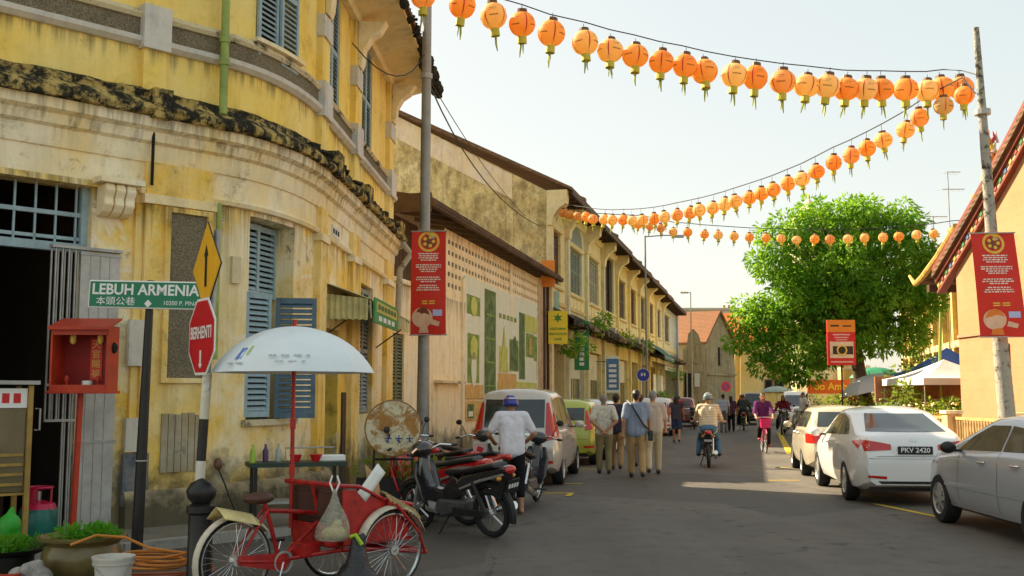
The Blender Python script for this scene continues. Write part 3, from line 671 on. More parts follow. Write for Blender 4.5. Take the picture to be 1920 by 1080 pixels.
shc = [(.13, .05, .025), (.20, .24, .18), (.36, .36, .28), (.075, .04, .025), (.10, .06, .03), (.22, .09, .04), (.10, .06, .03), (.18, .08, .04), (.12, .07, .03), (.20, .17, .08)]
labs = ['first shophouse of the left row, tall stained gable wall and brown shutters', 'second shophouse of the left row, big grey-green window under an arched head', 'third shophouse of the left row, pale louvred window between console brackets', 'fourth shophouse of the left row with tall dark brown shutters', 'fifth shophouse of the left row, yellow with brown shutters', 'sixth shophouse of the left row, yellow with red-brown shutters', 'seventh shophouse of the left row behind the tall lamp pole', 'eighth shophouse of the left row above the dark green canopy', 'ninth shophouse of the left row above the sheet awning', 'last shophouse of the left row, with pale blue end pillar']
M_COR = plaster('row_console_plaster', (.84, .72, .42), (.82, .66, .3), dk=.4, streak=.4, sc=1.2)
for i in range(10):
    s0, s1 = bnd[i], bnd[i + 1]; wa, wb = wins[i]; mw = plaster('row_plaster_%d' % i, cols[i][0], cols[i][1], dk=.5, streak=.6, sc=.6, mold=.5)
    H = thing('shophouse', labs[i], 'shophouse', tuple(PS.pos(s0)), group='shophouses in the left row')
    zt = 8.4 if i != 3 else 9.2
    if i == 1: zt = 8.2
    MB().wall(PS, s0, s1, 4.6, 9.85, [(wa, wb, 6.15, zt)], .3).build('upper_wall', mw, H, world=True)
    # window: void, frame, mullions, shutter leaves with slats joined per leaf
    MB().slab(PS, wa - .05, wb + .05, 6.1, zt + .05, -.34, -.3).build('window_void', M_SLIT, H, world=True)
    ms = mat('row_shutter_%d' % i, shc[i], .65, var=.35, sc=5, bump=.2)
    nl = 4 if wb - wa > 2.2 else 2; lw = (wb - wa) / nl
    for k_ in range(nl):
        a = wa + k_ * lw
        if i in (0, 3, 5) and k_ == nl - 2: continue                        # a leaf stands open
        lf = MB().slab(PS, a + .02, a + .09, 6.17, zt - .03, -.17, -.11).slab(PS, a + lw - .09, a + lw - .02, 6.17, zt - .03, -.17, -.11).slab(PS, a + .09, a + lw - .09, 6.17, 6.27, -.165, -.115).slab(PS, a + .09, a + lw - .09, zt - .13, zt - .03, -.165, -.115).slab(PS, a + .09, a + lw - .09, 7.2, 7.3, -.165, -.115).build('shutter', ms, H, world=True)
        sb = MB(); z = 6.3
        while z < zt - .16:
            if not 7.14 < z < 7.3: sb.slab(PS, a + .095, a + lw - .095, z, z + .07, -.16 + .001, -.125)
            z += .115
        sb.build('slats', ms, lf, world=True)
    MB().sweep(PS, wa - .2, wb + .2, [(-.02, 6.0), (.1, 6.0), (.14, 6.08), (.12, 6.14), (-.02, 6.14)]).build('window_sill', M_COR, H, world=True)
    MB().sweep(PS, wa - .15, wb + .15, [(-.02, zt + .02), (.08, zt + .02), (.14, zt + .14), (.1, zt + .2), (-.02, zt + .2)]).build('window_head', M_COR, H, world=True)
    if i in (1, 2):
        c_ = (wa + wb) / 2; wallpoly(PS, [(wa, 8.45)] + [(c_ - (wb - wa) / 2 * math.cos(t_), 8.45 + .95 * math.sin(t_)) for t_ in [math.pi * q_ / 12 for q_ in range(13)]] + [(wb, 8.45)], .004, .03, 'lunette', ms if i == 1 else M_COR, H)
    # pilaster, console under the eaves, string courses
    pw = .42
    MB().slab(PS, s0 - pw / 2, s0 + pw / 2 - .003, 0, 9.0, -.05, .16).build('pilaster', mw if i else M_COR, H, world=True)
    if i == 9: MB().slab(PS, 59.4, 60.0, 0, 9.4, -.05, .2).build('pilaster', mat('pale_blue_wash', (.55, .60, .66), .8), H, world=True)
    MB().sweep(PS, s0 - .3, s0 + .3, [(-.02, 9.8), (-.02, 8.4), (.2, 8.4), (.24, 8.75), (.45, 9.05), (.75, 9.25), (.8, 9.8)]).build('console', M_COR, H, world=True)
    MB().sweep(PS, s0 + pw / 2, s1 - pw / 2, [(-.02, 5.35), (.06, 5.35), (.1, 5.45), (-.02, 5.45)]).build('string_course', M_COR, H, world=True)
    MB().sweep(PS, s0 + pw / 2, s1 - pw / 2, [(-.02, 9.3), (.08, 9.3), (.2, 9.5), (.2, 9.84), (-.02, 9.84)]).build('eave_moulding', M_COR, H, world=True)
    for k_ in range(2 if s1 - s0 < 4 else 4):                               # moulded aprons under the windows
        w4 = (s1 - s0 - .8) / (2 if s1 - s0 < 4 else 4); MB().slab(PS, s0 + .45 + k_ * w4, s0 + .3 + (k_ + 1) * w4, 5.5, 5.95, -.01, .04).build('apron_panel', M_COR, H, world=True)
    # tiled ledge over the five-foot way, ground floor
    b = MB(); rows = []
    for q_ in range(9):
        a = s0 + (s1 - s0) * q_ / 8; rows.append([PS.pos(a, d + U(-.05, .05), z + U(-.05, .05)) for d, z in ((.0, 5.2), (.5, 4.95), (1.05, 4.6), (1.0, 4.45), (.1, 4.5))])
    b.grid(rows); b.build('tiled_ledge', mossy('row_ledge_%d' % (i % 2), (.40, .30, .15), k=.44 + .03 * (i % 2), sc=1.6), H, world=True)
    dh = [(s0 + .55, s1 - .45, -1, 3.75)]
    MB().wall(PS, s0, s1, 0, 4.6, dh, 2.3).build('arcade_wall', mw, H, world=True)
    mg = [plaster('shopfront_white', (.74, .74, .66), (.66, .64, .52), dk=.3), mat('shopfront_wood', (.16, .09, .045), .7, var=.3), plaster('shopfront_cream', (.74, .62, .34), (.7, .6, .4), dk=.4), mat('shopfront_green', (.10, .16, .10), .6)][[0, 2, 2, 1, 0, 1, 2, 0, 1, 0][i]]
    MB().slab(PS, s0 + .3, s1 - .3, 0, 3.9, -2.4, -2.28).build('shopfront', mg, H, world=True)
    wdt = s1 - s0 - 1.0
    for k_ in range(3):
        a = s0 + .6 + k_ * wdt / 3; MB().slab(PS, a, a + wdt / 3 - .25, .1 if k_ == 1 else .9, 2.9, -2.27, -2.22).build('shop_door' if k_ == 1 else 'shop_window', M_WOODD if (i + k_) % 3 else M_SLIT, H, world=True)
    if i in (1, 2, 4, 8):                                                   # shop screens stand forward between the pillars
        MB().slab(PS, s0 + .6, s1 - .5, .0, 3.7, -.3, -.2).build('screen', plaster('screen_wash', (.76, .70, .50), (.68, .66, .54), dk=.4, streak=.5), H, world=True)
        MB().slab(PS, s0 + 1.2, s0 + 2.2, .1, 2.4, -.198, -.16).build('screen_door', M_WOODD if i != 4 else mat('pale_door', (.66, .66, .6), .6), H, world=True)
        MB().slab(PS, s0 + 2.6, s1 - .8, 1.1, 2.4, -.198, -.17).build('screen_window', glassm('shop_glass'), H, world=True)
    # roof
    zo = [0, 0, -.1, -.1, -.22, -.22, -.3, -.3, -.4, -.5][i]
    MB().sweep(PS, s0 if i else -.25, s1, [(.98, 9.8 + zo), (1.0, 9.9 + zo), (-7.2, 13.95 + zo), (-14, 10.2 + zo), (-14, 10.0 + zo), (-7.2, 13.75 + zo)]).build('roof', M_TILE2, H, world=True)
    MB().sweep(PS, s0, s1, [(.9, 9.62 + zo), (1.0, 9.62 + zo), (1.0, 9.79 + zo), (.9, 9.79 + zo)]).build('eave_board', M_WOODD, H, world=True)
    for k_ in range(int((s1 - s0) / .9)): MB().slab(PS, s0 + .3 + k_ * .9, s0 + .42 + k_ * .9, 9.58 + zo, 9.72 + zo, 0, .9).build('rafter_end', M_WOODD, H, world=True)
    if i: MB().sweep(PS, s0 - .12, s0 + .12, [(.9, 9.95 + zo), (.9, 10.15 + zo), (-7.2, 14.2 + zo), (-7.2, 13.9 + zo)]).build('party_ridge', M_TILE2, H, world=True)
    if i == 0:
        t = NT('stained_gable_plaster'); co = t.co('World'); n1 = t.noise(co, .7, 7, .7); n2 = t.noise(t.co('World', (1.6, 1.6, .9)), 1.5, 7, .75); n3 = t.noise(t.co('World', (4., 4., .5)), 1.2, 5, .7)
        c = t.mix(t.ramp(n1, .4, .65), (.72, .55, .22), (.86, .72, .38)); c = t.mix(t.math('MULTIPLY', t.ramp(n2, .43, .62), .8), c, (.26, .19, .08)); c = t.mix(t.math('MULTIPLY', t.ramp(n3, .5, .75), .55), c, (.30, .23, .10)); c = t.mix(t.math('MULTIPLY', t.ramp(t.noise(co, 7, 6, .75), .52, .66), .5), c, (.16, .12, .055))
        t.bump(n2, .4, .03); M_GAB = t.done(c, .95, 0, .1)
        g_ = [PS.pos(0, 0, 0), PS.pos(0, -14, 0), PS.pos(0, -14, 10), PS.pos(0, -7.2, 13.7), PS.pos(0, 0, 9.8)]
        MB().add(g_, [(0, 1, 2, 3, 4)]).build('gable_wall', M_GAB, H, world=True)
        tn = PS.pos(0, 0, 0) - PS.pos(.02, 0, 0)
        MB().prism([PS.pos(0, -1.5, 9.55), PS.pos(0, -7.2, 12.75), PS.pos(0, -7.2, 13.7), PS.pos(0, -1.5, 10.55)], tn).build('verge_band', plaster('verge_wash', (.90, .76, .56), (.86, .68, .38), dk=.35, mold=.3), H, world=True)
        MB().prism([PS.pos(-.02, -1.6, 0), PS.pos(-.02, -1.45, 0), PS.pos(-.02, -1.45, 9.5), PS.pos(-.02, -1.6, 9.6)], tn * 1.5).build('gable_joint', M_GAB, H, world=True)
    if i == 9: MB().add([PS.pos(60, 0, 0), PS.pos(60, -12, 0), PS.pos(60, -7.2, 13.2), PS.pos(60, 0, 9.4)], [(0, 1, 2, 3)]).build('end_wall', mw, H, world=True)

# ================================================================== buildings closing the street
def gable_house(name, label, A, B, depth, zw, zr, mw, mr, wins_=(), cat='building'):
    """A-B is the gable end on the ground seen from the street; the ridge runs back from its middle"""
    A, B = Vector(A), Vector(B); t_ = (B - A).normalized(); n_ = V(-t_.y, t_.x, 0); mid = (A + B) / 2
    o = thing(name, label, cat, tuple(A)); D = n_ * depth; Z = V(0, 0, 1)
    b = MB(); b.add([A, B, B + Z * zw, mid + Z * zr, A + Z * zw], [(0, 1, 2, 3, 4)]); b.add([A, A + D, A + D + Z * zw, A + Z * zw], [(0, 1, 2, 3)]); b.add([B, B + D, B + D + Z * zw, B + Z * zw], [(0, 1, 2, 3)]); b.add([A + D, B + D, B + D + Z * zw, mid + D + Z * zr, A + D + Z * zw], [(0, 1, 2, 3, 4)])
    b.build('walls', mw, o, world=True)
    b = MB(); up = .25; e = t_ * .5 - Z * .35; f = n_ * .3
    for s_, X in ((-1, A), (1, B)):
        p0, p1 = X + Z * zw + e * (1 if s_ > 0 else 1) * 0 + t_ * s_ * .5 - Z * .35, mid + Z * (zr + .05)
        b.prism([p0 - f, p1 - f, p1 + D + f, p0 + D + f], Z * up)
    b.build('roof', mr, o, world=True)
    for (u0, u1, z0, z1) in wins_:
        q0, q1 = A.lerp(B, u0), A.lerp(B, u1)
        fr = MB().prism([q0 + Z * z0 - n_ * .1, q1 + Z * z0 - n_ * .1, q1 + Z * z1 - n_ * .1, q0 + Z * z1 - n_ * .1], n_ * .14).build('window', mat('brown_window_frame', (.2, .12, .06), .7), o, world=True)
        e_ = (q1 - q0) * .08
        MB().prism([q0 + e_ + Z * (z0 + .12) - n_ * .14, q1 - e_ + Z * (z0 + .12) - n_ * .14, q1 - e_ + Z * (z1 - .12) - n_ * .14, q0 + e_ + Z * (z1 - .12) - n_ * .14], n_ * .03).build('pane', M_SLIT, fr, world=True)
    return o
M_STAIN = plaster('far_stained_render', (.33, .27, .155), (.42, .34, .19), dark=(.06, .05, .035), amt=.5, dk=.9, streak=1., sc=.5, mold=.8)
M_YEL = plaster('far_yellow_plaster', (.78, .54, .16), (.82, .64, .28), dk=.15, streak=.2, sc=.3)
M_TORG = tiles('orange_clay_tile', (.62, .18, .03), (.52, .16, .04), (.34, .13, .05))
M_TBRN = tiles('brown_clay_tile', (.30, .135, .065), (.24, .12, .065), (.14, .075, .045))
def G2(px, Y): return V((px - 960) / 2000 * Y, Y, 0)
o = gable_house('gabled_warehouse', 'stained grey-brown gabled warehouse with brown tiled roof closing the street', G2(1322, 104), G2(1377, 109), 0.1, 6.6, 9.6, M_STAIN, M_TBRN)
bpy.data.objects.remove(bpy.data.objects[o.children[0].name]); bpy.data.objects.remove(bpy.data.objects[o.children[0].name])
A, B = G2(1322, 104), G2(1377, 109); mid = (A + B) / 2; Lv = V(-14, 9, 0); Z1 = V(0, 0, 1); A_, B_ = A + Lv, B + Lv
b = MB().add([A, B, B + Z1 * 6.9, mid + Z1 * 9.9, A + Z1 * 6.9], [(0, 1, 2, 3, 4)]).add([A, A_, A_ + Z1 * 6.9, A + Z1 * 6.9], [(0, 1, 2, 3)]).add([B, B_, B_ + Z1 * 6.9, B + Z1 * 6.9], [(0, 1, 2, 3)])
b.build('walls', M_STAIN, o, world=True)
MB().prism([A + V(.1, -.2, 6.6), mid + V(.1, -.2, 9.85), mid + Lv + V(0, 0, 9.85), A_ + V(0, 0, 6.6)], V(-.05, -.05, .22)).build('roof', M_TBRN, o, world=True)
MB().prism([B + V(.3, -.2, 6.6), mid + V(.1, -.2, 9.85), mid + Lv + V(0, 0, 9.85), B_ + V(0, 0, 6.6)], V(.05, 0, .22)).build('roof', M_TBRN, o, world=True)
tq = (B - A).normalized(); nq = V(tq.y, -tq.x, 0)
MB().prism([A + nq * .05 + Z1 * 3.6, B + nq * .05 + Z1 * 3.6, B + nq * .05 + Z1 * 3.8, A + nq * .05 + Z1 * 3.8], nq * .15).build('string_course', M_STAIN, o, world=True)
MB().prism([A.lerp(B, .42) + nq * .03 + Z1 * 4.6, A.lerp(B, .47) + nq * .03 + Z1 * 4.6, A.lerp(B, .47) + nq * .03 + Z1 * 6.4, A.lerp(B, .42) + nq * .03 + Z1 * 6.4], nq * .05).build('wall_slot', M_SLIT, o, world=True)
# ruined front wall with a curved parapet, left of the warehouse
o = thing('ruined_wall', 'dark stained wall with curved parapet beside the warehouse', 'wall', tuple(G2(1286, 98)))
ap = [at(1282, 765, 98), at(1325, 765, 98)]; pr = [(1282, 775), (1325, 775), (1325, 655), (1316, 648), (1310, 628), (1300, 616), (1291, 625), (1288, 650), (1282, 655)]
MB().prism([at(x, y, 98) for x, y in pr], V(.1, .8, 0)).build('wall', M_STAIN, o, world=True)
MB().prism([at(x, y, 97.85) for x, y in ((1302, 700), (1312, 700), (1312, 725), (1302, 725))], V(0, .1, 0)).build('notice', mat('pale_notice', (.6, .58, .5), .7), o, world=True)
MB().prism([at(x, y, 97.9) for x, y in ((1284, 760), (1296, 760), (1296, 700), (1284, 700))], V(0, .1, 0)).build('doorway', M_SLIT, o, world=True)
o = gable_house('orange_roofed_building', 'bright orange tiled roof above a yellow wall at the street end', G2(1600, 113), G2(1378, 113), -1, 7.0, 9.9, M_YEL, M_TORG)
for c_ in list(o.children): bpy.data.objects.remove(c_)
o.location = G2(1378, 113)
zz = lambda px, py, Y: at(px, py, Y)
MB().prism([at(1376, 642, 113), at(1560, 642, 113), at(1560, 590, 118), at(1352, 590, 118)], V(0, .3, .2)).build('roof', M_TORG, o, world=True)
MB().prism([at(1378, 765, 113.2), at(1600, 765, 113.2), at(1600, 640, 113.2), at(1378, 640, 113.2)], V(0, 5, 0)).build('walls', M_YEL, o, world=True)
MB().prism([at(1388, 765, 112.8), at(1398, 765, 112.8), at(1398, 640, 112.8), at(1388, 640, 112.8)], V(0, .4, 0)).build('pilaster', M_YEL, o, world=True)
for x0, x1, y0, y1 in ((1434, 1449, 711, 736), (1452, 1470, 711, 736)):
    f_ = MB().prism([at(x0, y1, 113.0), at(x1, y1, 113.0), at(x1, y0, 113.0), at(x0, y0, 113.0)], V(0, .15, 0)).build('window', mat('brown_window_frame', (.2, .12, .06)), o, world=True)
    MB().prism([at(x0 + 2, y1 - 2, 112.9), at(x1 - 2, y1 - 2, 112.9), at(x1 - 2, y0 + 2, 112.9), at(x0 + 2, y0 + 2, 112.9)], V(0, .08, 0)).build('pane', M_SLIT, f_, world=True)
o = thing('distant_block', 'long pale flat-topped building far behind the orange roof', 'building', tuple(G2(1300, 170)))
MB().prism([at(1262, 765, 170), at(1425, 765, 170), at(1425, 577, 170), at(1262, 577, 170)], V(0, 14, 0)).build('walls', plaster('pale_block', (.62, .54, .40), (.58, .5, .38), dk=.1, sc=.1), o, world=True)  # even pale plaster colour of the block itself
for k_ in range(3): MB().prism([at(1356 + k_ * 9, 577, 171), at(1360 + k_ * 9, 577, 171), at(1360 + k_ * 9, 572, 171), at(1356 + k_ * 9, 572, 171)], V(0, 1, 0)).build('roof_tank', M_STAIN, o, world=True)
MB().prism([at(1262, 582, 169.8), at(1425, 582, 169.8), at(1425, 580, 169.8), at(1262, 580, 169.8)], V(0, .4, 0)).build('parapet_band', mat('block_band', (.40, .34, .25), .8), o, world=True)  # plain browner paint along the parapet
o = thing('yellow_street_wall', 'sunlit yellow wall running behind the parked cars at the street end', 'wall', tuple(G2(1480, 92)))
MB().prism([G2(1478, 92), G2(1620, 70), G2(1620, 70) + V(0, 0, 3.4), G2(1478, 92) + V(0, 0, 3.4)], V(.3, .3, 0)).build('wall', M_YEL, o, world=True)
MB().prism([G2(1477, 91.8) + V(0, 0, 3.41), G2(1621, 69.8) + V(0, 0, 3.41), G2(1621, 69.8) + V(0, 0, 3.6), G2(1477, 91.8) + V(0, 0, 3.6)], V(.5, .5, 0)).build('coping', M_CRM, o, world=True)
# dome finial showing above the tree
o = thing('dome_finial', 'cream onion dome finial rising above the tree crown', 'finial', tuple(at(1518, 470, 75)))
c_ = at(1518, 440, 75); MB().lathe([(1.6, -3), (1.5, .6), (1.3, .7), (1.25, 1.1), (.95, 1.5), (.62, 1.9), (.4, 2.1), (.36, 2.3), (.12, 2.5), (.05, 2.9), (.0, 3.0)], 16, c_).build('dome', M_CRM, o, world=True, smooth=True)
MB().tube([Vector((c_.x, c_.y, 0)), c_ - V(0, 0, 2.9)], [1.7, 1.6], 12).build('drum', M_CRM, o, world=True)
# ================================================================== temple on the right
PT = Path([(13.9, 33.2), (14.1, 18.0)])                      # its gable wall, far end first
def brickwall():
    t = NT('peach_painted_brick'); co = t.co('World'); n = t.noise(co, 1.2, 6, .6); f = t.noise(co, 30, 3, .6)
    mp = t.n('Mapping', {'Vector': co, 'Rotation': (0, R(90), 0)}).outputs[0]; sx = t.n('SeparateXYZ', {'Vector': co})
    cv = t.n('CombineXYZ', {'X': sx.outputs[1], 'Y': sx.outputs[2], 'Z': 0.}).outputs[0]
    br = t.n('TexBrick', {'Vector': cv, 'Scale': 1., 'Mortar Size': .012, 'Brick Width': .6, 'Row Height': .3})
    c = t.mix(t.ramp(n, .3, .7), (.42, .215, .10), (.47, .255, .13)); c = t.mix(t.math('MULTIPLY', br.outputs['Fac'], .22), c, (.30, .15, .075))
    c = t.mix(t.math('MULTIPLY', t.ramp(f, .5, .8), .15), c, (.42, .22, .12)); t.bump(t.math('SUBTRACT', f, br.outputs['Fac']), .15, .01); return t.done(c, .85, 0, .2)
M_PEACH = brickwall()
M_REDT = mat('red_brown_verge_tile', (.25, .055, .03), .6, var=.4, sc=4, bump=.3)
M_GOLD = mat('ochre_trim', (.58, .36, .08), .6, var=.4, sc=6)
TE = thing('temple', 'peach-walled temple with steep curved red-brown gable roof edge', 'temple', (14, 26, 0))
zc = lambda Y: 10.45 - 5.45 * (abs(Y - 26.2) / 8.9) ** .86      # curved roof line over the gable
YS = [34.3 - k_ * .45 for k_ in range(40)]
wl = [(Y, zc(Y) - .35) for Y in YS if 18.2 < Y < 33.2]
b = MB(); PX = lambda Y, d=0: V(14.0 - d - .013 * (Y - 26), Y, 0)
top = [PX(Y) + V(0, 0, z) for Y, z in [(33.2, zc(33.2) - .35)] + wl]; b.add([PX(33.2)] + top + [PX(wl[-1][0])], [tuple(range(len(top) + 2))])
b.add([PX(33.2), PX(33.2) + V(10, 0, 0), PX(33.2) + V(10, 0, 5.1), PX(33.2) + V(0, 0, 5.1)], [(0, 1, 2, 3)])
b.build('gable_wall', M_PEACH, TE, world=True)
def vband(d0, d1, z0, z1, name, m_, Y0=34.3, Y1=18.0):
    b = MB(); rows = []
    for k_ in range(41):
        Y = Y0 + (Y1 - Y0) * k_ / 40; z = zc(Y); rows.append([PX(Y, d) + V(0, 0, z + zz_) for d, zz_ in ((d0, z0), (d1, z0), (d1, z1), (d0, z1), (d0, z0))])
    b.grid(rows); return b.build(name, m_, TE, world=True)
vband(-9.5, .32, .0, .16, 'roof', M_TILE); vband(-.3, .30, .163, .33, 'verge_tile', M_REDT); vband(-.1, .22, -.16, -.003, 'verge_fascia', M_REDT)
vband(-.1, .12, -.42, -.165, 'verge_frieze', mat('painted_verge_frieze', (.50, .40, .22), .7, var=.7, sc=2.5)); vband(-.1, .16, -.52, -.425, 'verge_fillet', M_REDT)
for k_ in range(44):                                          # little painted panels and tile ends along the verge
    Y = 34.2 - k_ * .32; p = PX(Y, .135) + V(0, 0, zc(Y) - .29); q_ = math.atan2(zc(Y - .1) - zc(Y + .1), -.2)
    MB().box((0, 0, 0), (.04, .16, .13)).build('frieze_panel', [M_GOLD, M_REDT, mat('green_glaze', (.08, .22, .08), .4), mat('blue_glaze', (.10, .16, .3), .4)][k_ % 4], TE, loc=p - Vector(TE.location), rot=(-(math.pi - q_) if False else math.atan((zc(Y + .1) - zc(Y - .1)) / .2), 0, 0))
MB().slab(PT, 0, 12, 3.42, 3.50, 0, .05).build('string_course', mat('peach_trim', (.42, .22, .12), .8), TE, world=True)
for Y in (30.2, 27.2): MB().slab(PT, 33.2 - Y, 33.2 - Y + .28, 1.25, 3.1, 0, .06).build('couplet_board', M_WOODD, TE, world=True)
# gate roof stepping down behind the temple corner, with curled eave
GR = thing('side_gate_roof', 'small tiled gate roof with curled ochre eave beside the temple corner', 'roof', (14.0, 36, 0))
b = MB(); rows = []
for k_ in range(15):
    u = k_ / 14; Y = 37.6 - 3.6 * u; z = 5.55 + 1.55 * u ** 1.4; rows.append([V(14.45, Y, z), V(14.45, Y, z + .16), V(20, Y, z + .16), V(20, Y, z), V(14.45, Y, z)])
b.grid(rows).build('roof', M_TILE, GR, world=True)
b = MB().tube([V(14.4, 38.4, 5.95), V(14.4, 37.9, 5.6), V(14.4, 37.2, 5.75), V(14.4, 35.8, 6.3), V(14.4, 34.2, 7.1)], [.05, .09, .12, .12, .12], 8).build('ridge_roll', M_GOLD, GR, world=True, smooth=True)
MB().box((17.3, 37.0, 5.35), (5.6, .25, .25)).build('beam', M_WOODD, GR, world=True)
for x_ in (17.2, 19.8): MB().tube([V(x_, 37, 0.1), V(x_, 37, 5.25)], .17, 10).build('column', M_GOLD, GR, world=True)
# rear temple roof that carries the flame ornament
RR = thing('rear_temple_roof', 'rear temple hall roof ridge carrying a flame-shaped ornament', 'roof', (19, 37, 0))
b = MB(); b.prism([V(16.2, 40, 6.2), V(16.2, 37, 8.4), V(16.2, 34.2, 6.6)], V(9, 0, 0)).build('roof', M_TILE, RR, world=True)
MB().box((20.7, 37, 8.5), (9, .3, .35)).build('ridge', mat('yellow_green_glaze', (.42, .50, .06), .4), RR, world=True); MB().box((21.4, 37.2, 3.1), (8.6, 4.4, 6.15)).build('walls', M_PEACH, RR, world=True)
oc = at(1862, 322, 36.8)
fm = [mat('orange_glaze', (.70, .22, .02), .35), mat('yellow_glaze', (.75, .50, .04), .35), mat('red_glaze', (.45, .04, .03), .35), mat('pink_white_glaze', (.7, .5, .42), .35)]
for k_ in range(26):
    x, z = U(-.36, .36), U(0, 1.25); l_ = U(.25, .62); lean = U(-.5, .5)
    if abs(x) > .42 - z * .22: x *= .5
    p = oc + V(x, U(-.12, .12), z - .15); MB().tube([p, p + V(lean * .25, 0, l_ * .5), p + V(lean * .1, 0, l_)], [.07, .06, .006], 6).build('flame', fm[k_ % 4], RR, world=True)
MB().box((oc.x, oc.y, oc.z - .3), (.75, .3, .35)).build('ornament_base', mat('yellow_green_glaze', (.42, .50, .06)), RR, world=True)

# ================================================================== galleried hall farther along
PH = Path([(24.1, 66), (19.67, 46), (18.9, 42.5)])
HA = thing('galleried_hall', 'ochre timber-fronted hall with rows of tall windows behind the tree', 'building', (21.5, 54, 0))
MB().wall(PH, 0, PH.L, 0, 8.2, [(2.0 + k_ * 2.75, 4.1 + k_ * 2.75, 4.1, 7.5) for k_ in range(8)], .3).build('wall', plaster('hall_ochre', (.62, .42, .12), (.70, .54, .24), dk=.5, sc=.8), HA, world=True)
for k_ in range(8):
    a = 2.0 + k_ * 2.75
    MB().slab(PH, a - .05, a + 2.15, 4.05, 7.55, -.36, -.31).build('window_void', M_SLIT, HA, world=True)
    fr = MB().slab(PH, a, a + .1, 4.1, 7.5, -.2, -.1).slab(PH, a + 1.0, a + 1.1, 4.1, 7.5, -.2, -.1).slab(PH, a + 2.0, a + 2.1, 4.1, 7.5, -.2, -.1).slab(PH, a + .1, a + 2, 6.4, 6.5, -.19, -.11).build('window', mat('cream_window_frame', (.62, .52, .30), .6, var=.3), HA, world=True)
    for q_ in range(2): MB().slab(PH, a + .12 + q_ * 1.0, a + .98 + q_ * 1.0, 4.12, 6.38, -.17, -.14).build('pane' if k_ % 3 else 'shutter', glassm('hall_glass', (.05, .045, .03), .2) if k_ % 3 else mat('hall_shutter', (.5, .34, .1), .6), fr, world=True)
    MB().slab(PH, a - .55, a - .1, 0, 8.0, -.02, .22).build('column', mat('hall_column', (.66, .48, .16), .7, var=.3, sc=3), HA, world=True)
    MB().slab(PH, a - .62, a - .03, 7.3, 7.6, -.02, .3).build('capital', M_CRM, HA, world=True); MB().slab(PH, a - .1, a + 2.2, 3.75, 4.05, -.02, .35).build('sill', mossy('hall_sill', (.6, .5, .28), k=.55), HA, world=True)
    MB().slab(PH, a + .2, a + 1.9, 1.0, 3.0, -.02, .05).build('panel', M_CRM, HA, world=True)
MB().sweep(PH, 0, PH.L + .5, [(-.1, 7.9), (1.3, 7.75), (1.35, 7.95), (-4, 10.6), (-4, 10.4)]).build('roof', M_TILE, HA, world=True)
MB().sweep(PH, 0, PH.L + .3, [(-.1, 7.6), (.9, 7.6), (.9, 7.76), (-.1, 7.85)]).build('eave_beam', M_WOODD, HA, world=True)
for k_ in range(22): MB().slab(PH, .3 + k_ * 1.1, .5 + k_ * 1.1, 7.3, 7.58, 0, .7).build('eave_bracket', M_WOODD, HA, world=True)
MB().add([PH.pos(PH.L, 0), PH.pos(PH.L, -6), PH.pos(PH.L, -6, 9), PH.pos(PH.L, 0, 8.2)], [(0, 1, 2, 3)]).build('end_wall', M_PEACH, HA, world=True)

# ================================================================== railing, canopies
RA = thing('iron_railing', 'low yellow-brown baluster railing with stout piers below the temple', 'railing', (11, 29, .12))
M_RAIL = mat('ochre_iron_paint', (.50, .35, .13), .6, var=.4, sc=5, bump=.2)
PF = Path([(12.0, 36.5), (10.9, 31.0), (10.7, 21.0)])
for z in (.32, 1.06): MB().slab(PF, 0, PF.L, z, z + .07, -.03, .03).build('rail', M_RAIL, RA, world=True)
MB().slab(PF, 0, PF.L, .12, .3, -.12, .12).build('plinth', M_CRM, RA, world=True)
bm_ = MB().lathe([(.018, 0), (.03, .1), (.035, .2), (.02, .3), (.02, .5), (.03, .58), (.018, .68)], 6).mesh('baluster', M_RAIL, smooth=True)
q = .15
while q < PF.L: link('baluster', bm_, RA, loc=PF.pos(q, 0, .385) - Vector(RA.location)); q += .16
for q in (.1, 3.2, 6.6, 10.2, 14.0): MB().slab(PF, q - .17, q + .17, .12, 1.2, -.17, .17).build('pier', mat('peach_pier', (.72, .45, .22), .8, var=.25), RA, world=True); MB().slab(PF, q - .21, q + .21, 1.2, 1.28, -.21, .21).build('pier_cap', M_CRM, RA, world=True)
def canopy(name, label, c, wx, wy, z0, z1, m_, posts=True, rz=0., val=.22):
    o = thing(name, label, 'canopy', (c[0], c[1], 0.1), rz); b = MB(); n = 8; rows = []
    for k_ in range(n + 1):
        u = k_ / n; s_ = 1 - u; h = z0 + (z1 - z0) * (u ** 1.35); ring = []
        for (ax, ay) in ((-1, -1), (0, -1), (1, -1), (1, 0), (1, 1), (0, 1), (-1, 1), (-1, 0), (-1, -1)):
            sag = -.06 * (1 - abs(2 * s_ - 1)) if 0 in (ax, ay) else 0; ring.append(V(ax * wx / 2 * s_, ay * wy / 2 * s_, h + sag - .1))
        rows.append(ring)
    b.grid(rows); b.build('top', m_, o, smooth=60)
    b = MB(); pts = [(-wx / 2, -wy / 2), (wx / 2, -wy / 2), (wx / 2, wy / 2), (-wx / 2, wy / 2), (-wx / 2, -wy / 2)]
    rows = [[V(x, y, z0 - .1) for x, y in pts], [V(x * 1.01, y * 1.01, z0 - .1 - val) for x, y in pts]]; b.grid(rows); b.build('valance', m_, o)
    for sx in (-1, 1):
        for sy in (-1, 1): MB().tube([V(sx * (wx / 2 - .05), sy * (wy / 2 - .05), 0), V(sx * (wx / 2 - .05), sy * (wy / 2 - .05), z0 - .12)], .02, 6).build('post', M_STEEL, o)
    return o
M_WCAN = mat('white_canvas', (.62, .60, .56), .7, var=.08, sc=2); M_BCAN = mat('blue_canvas', (.08, .18, .55), .6, var=.2, sc=2)
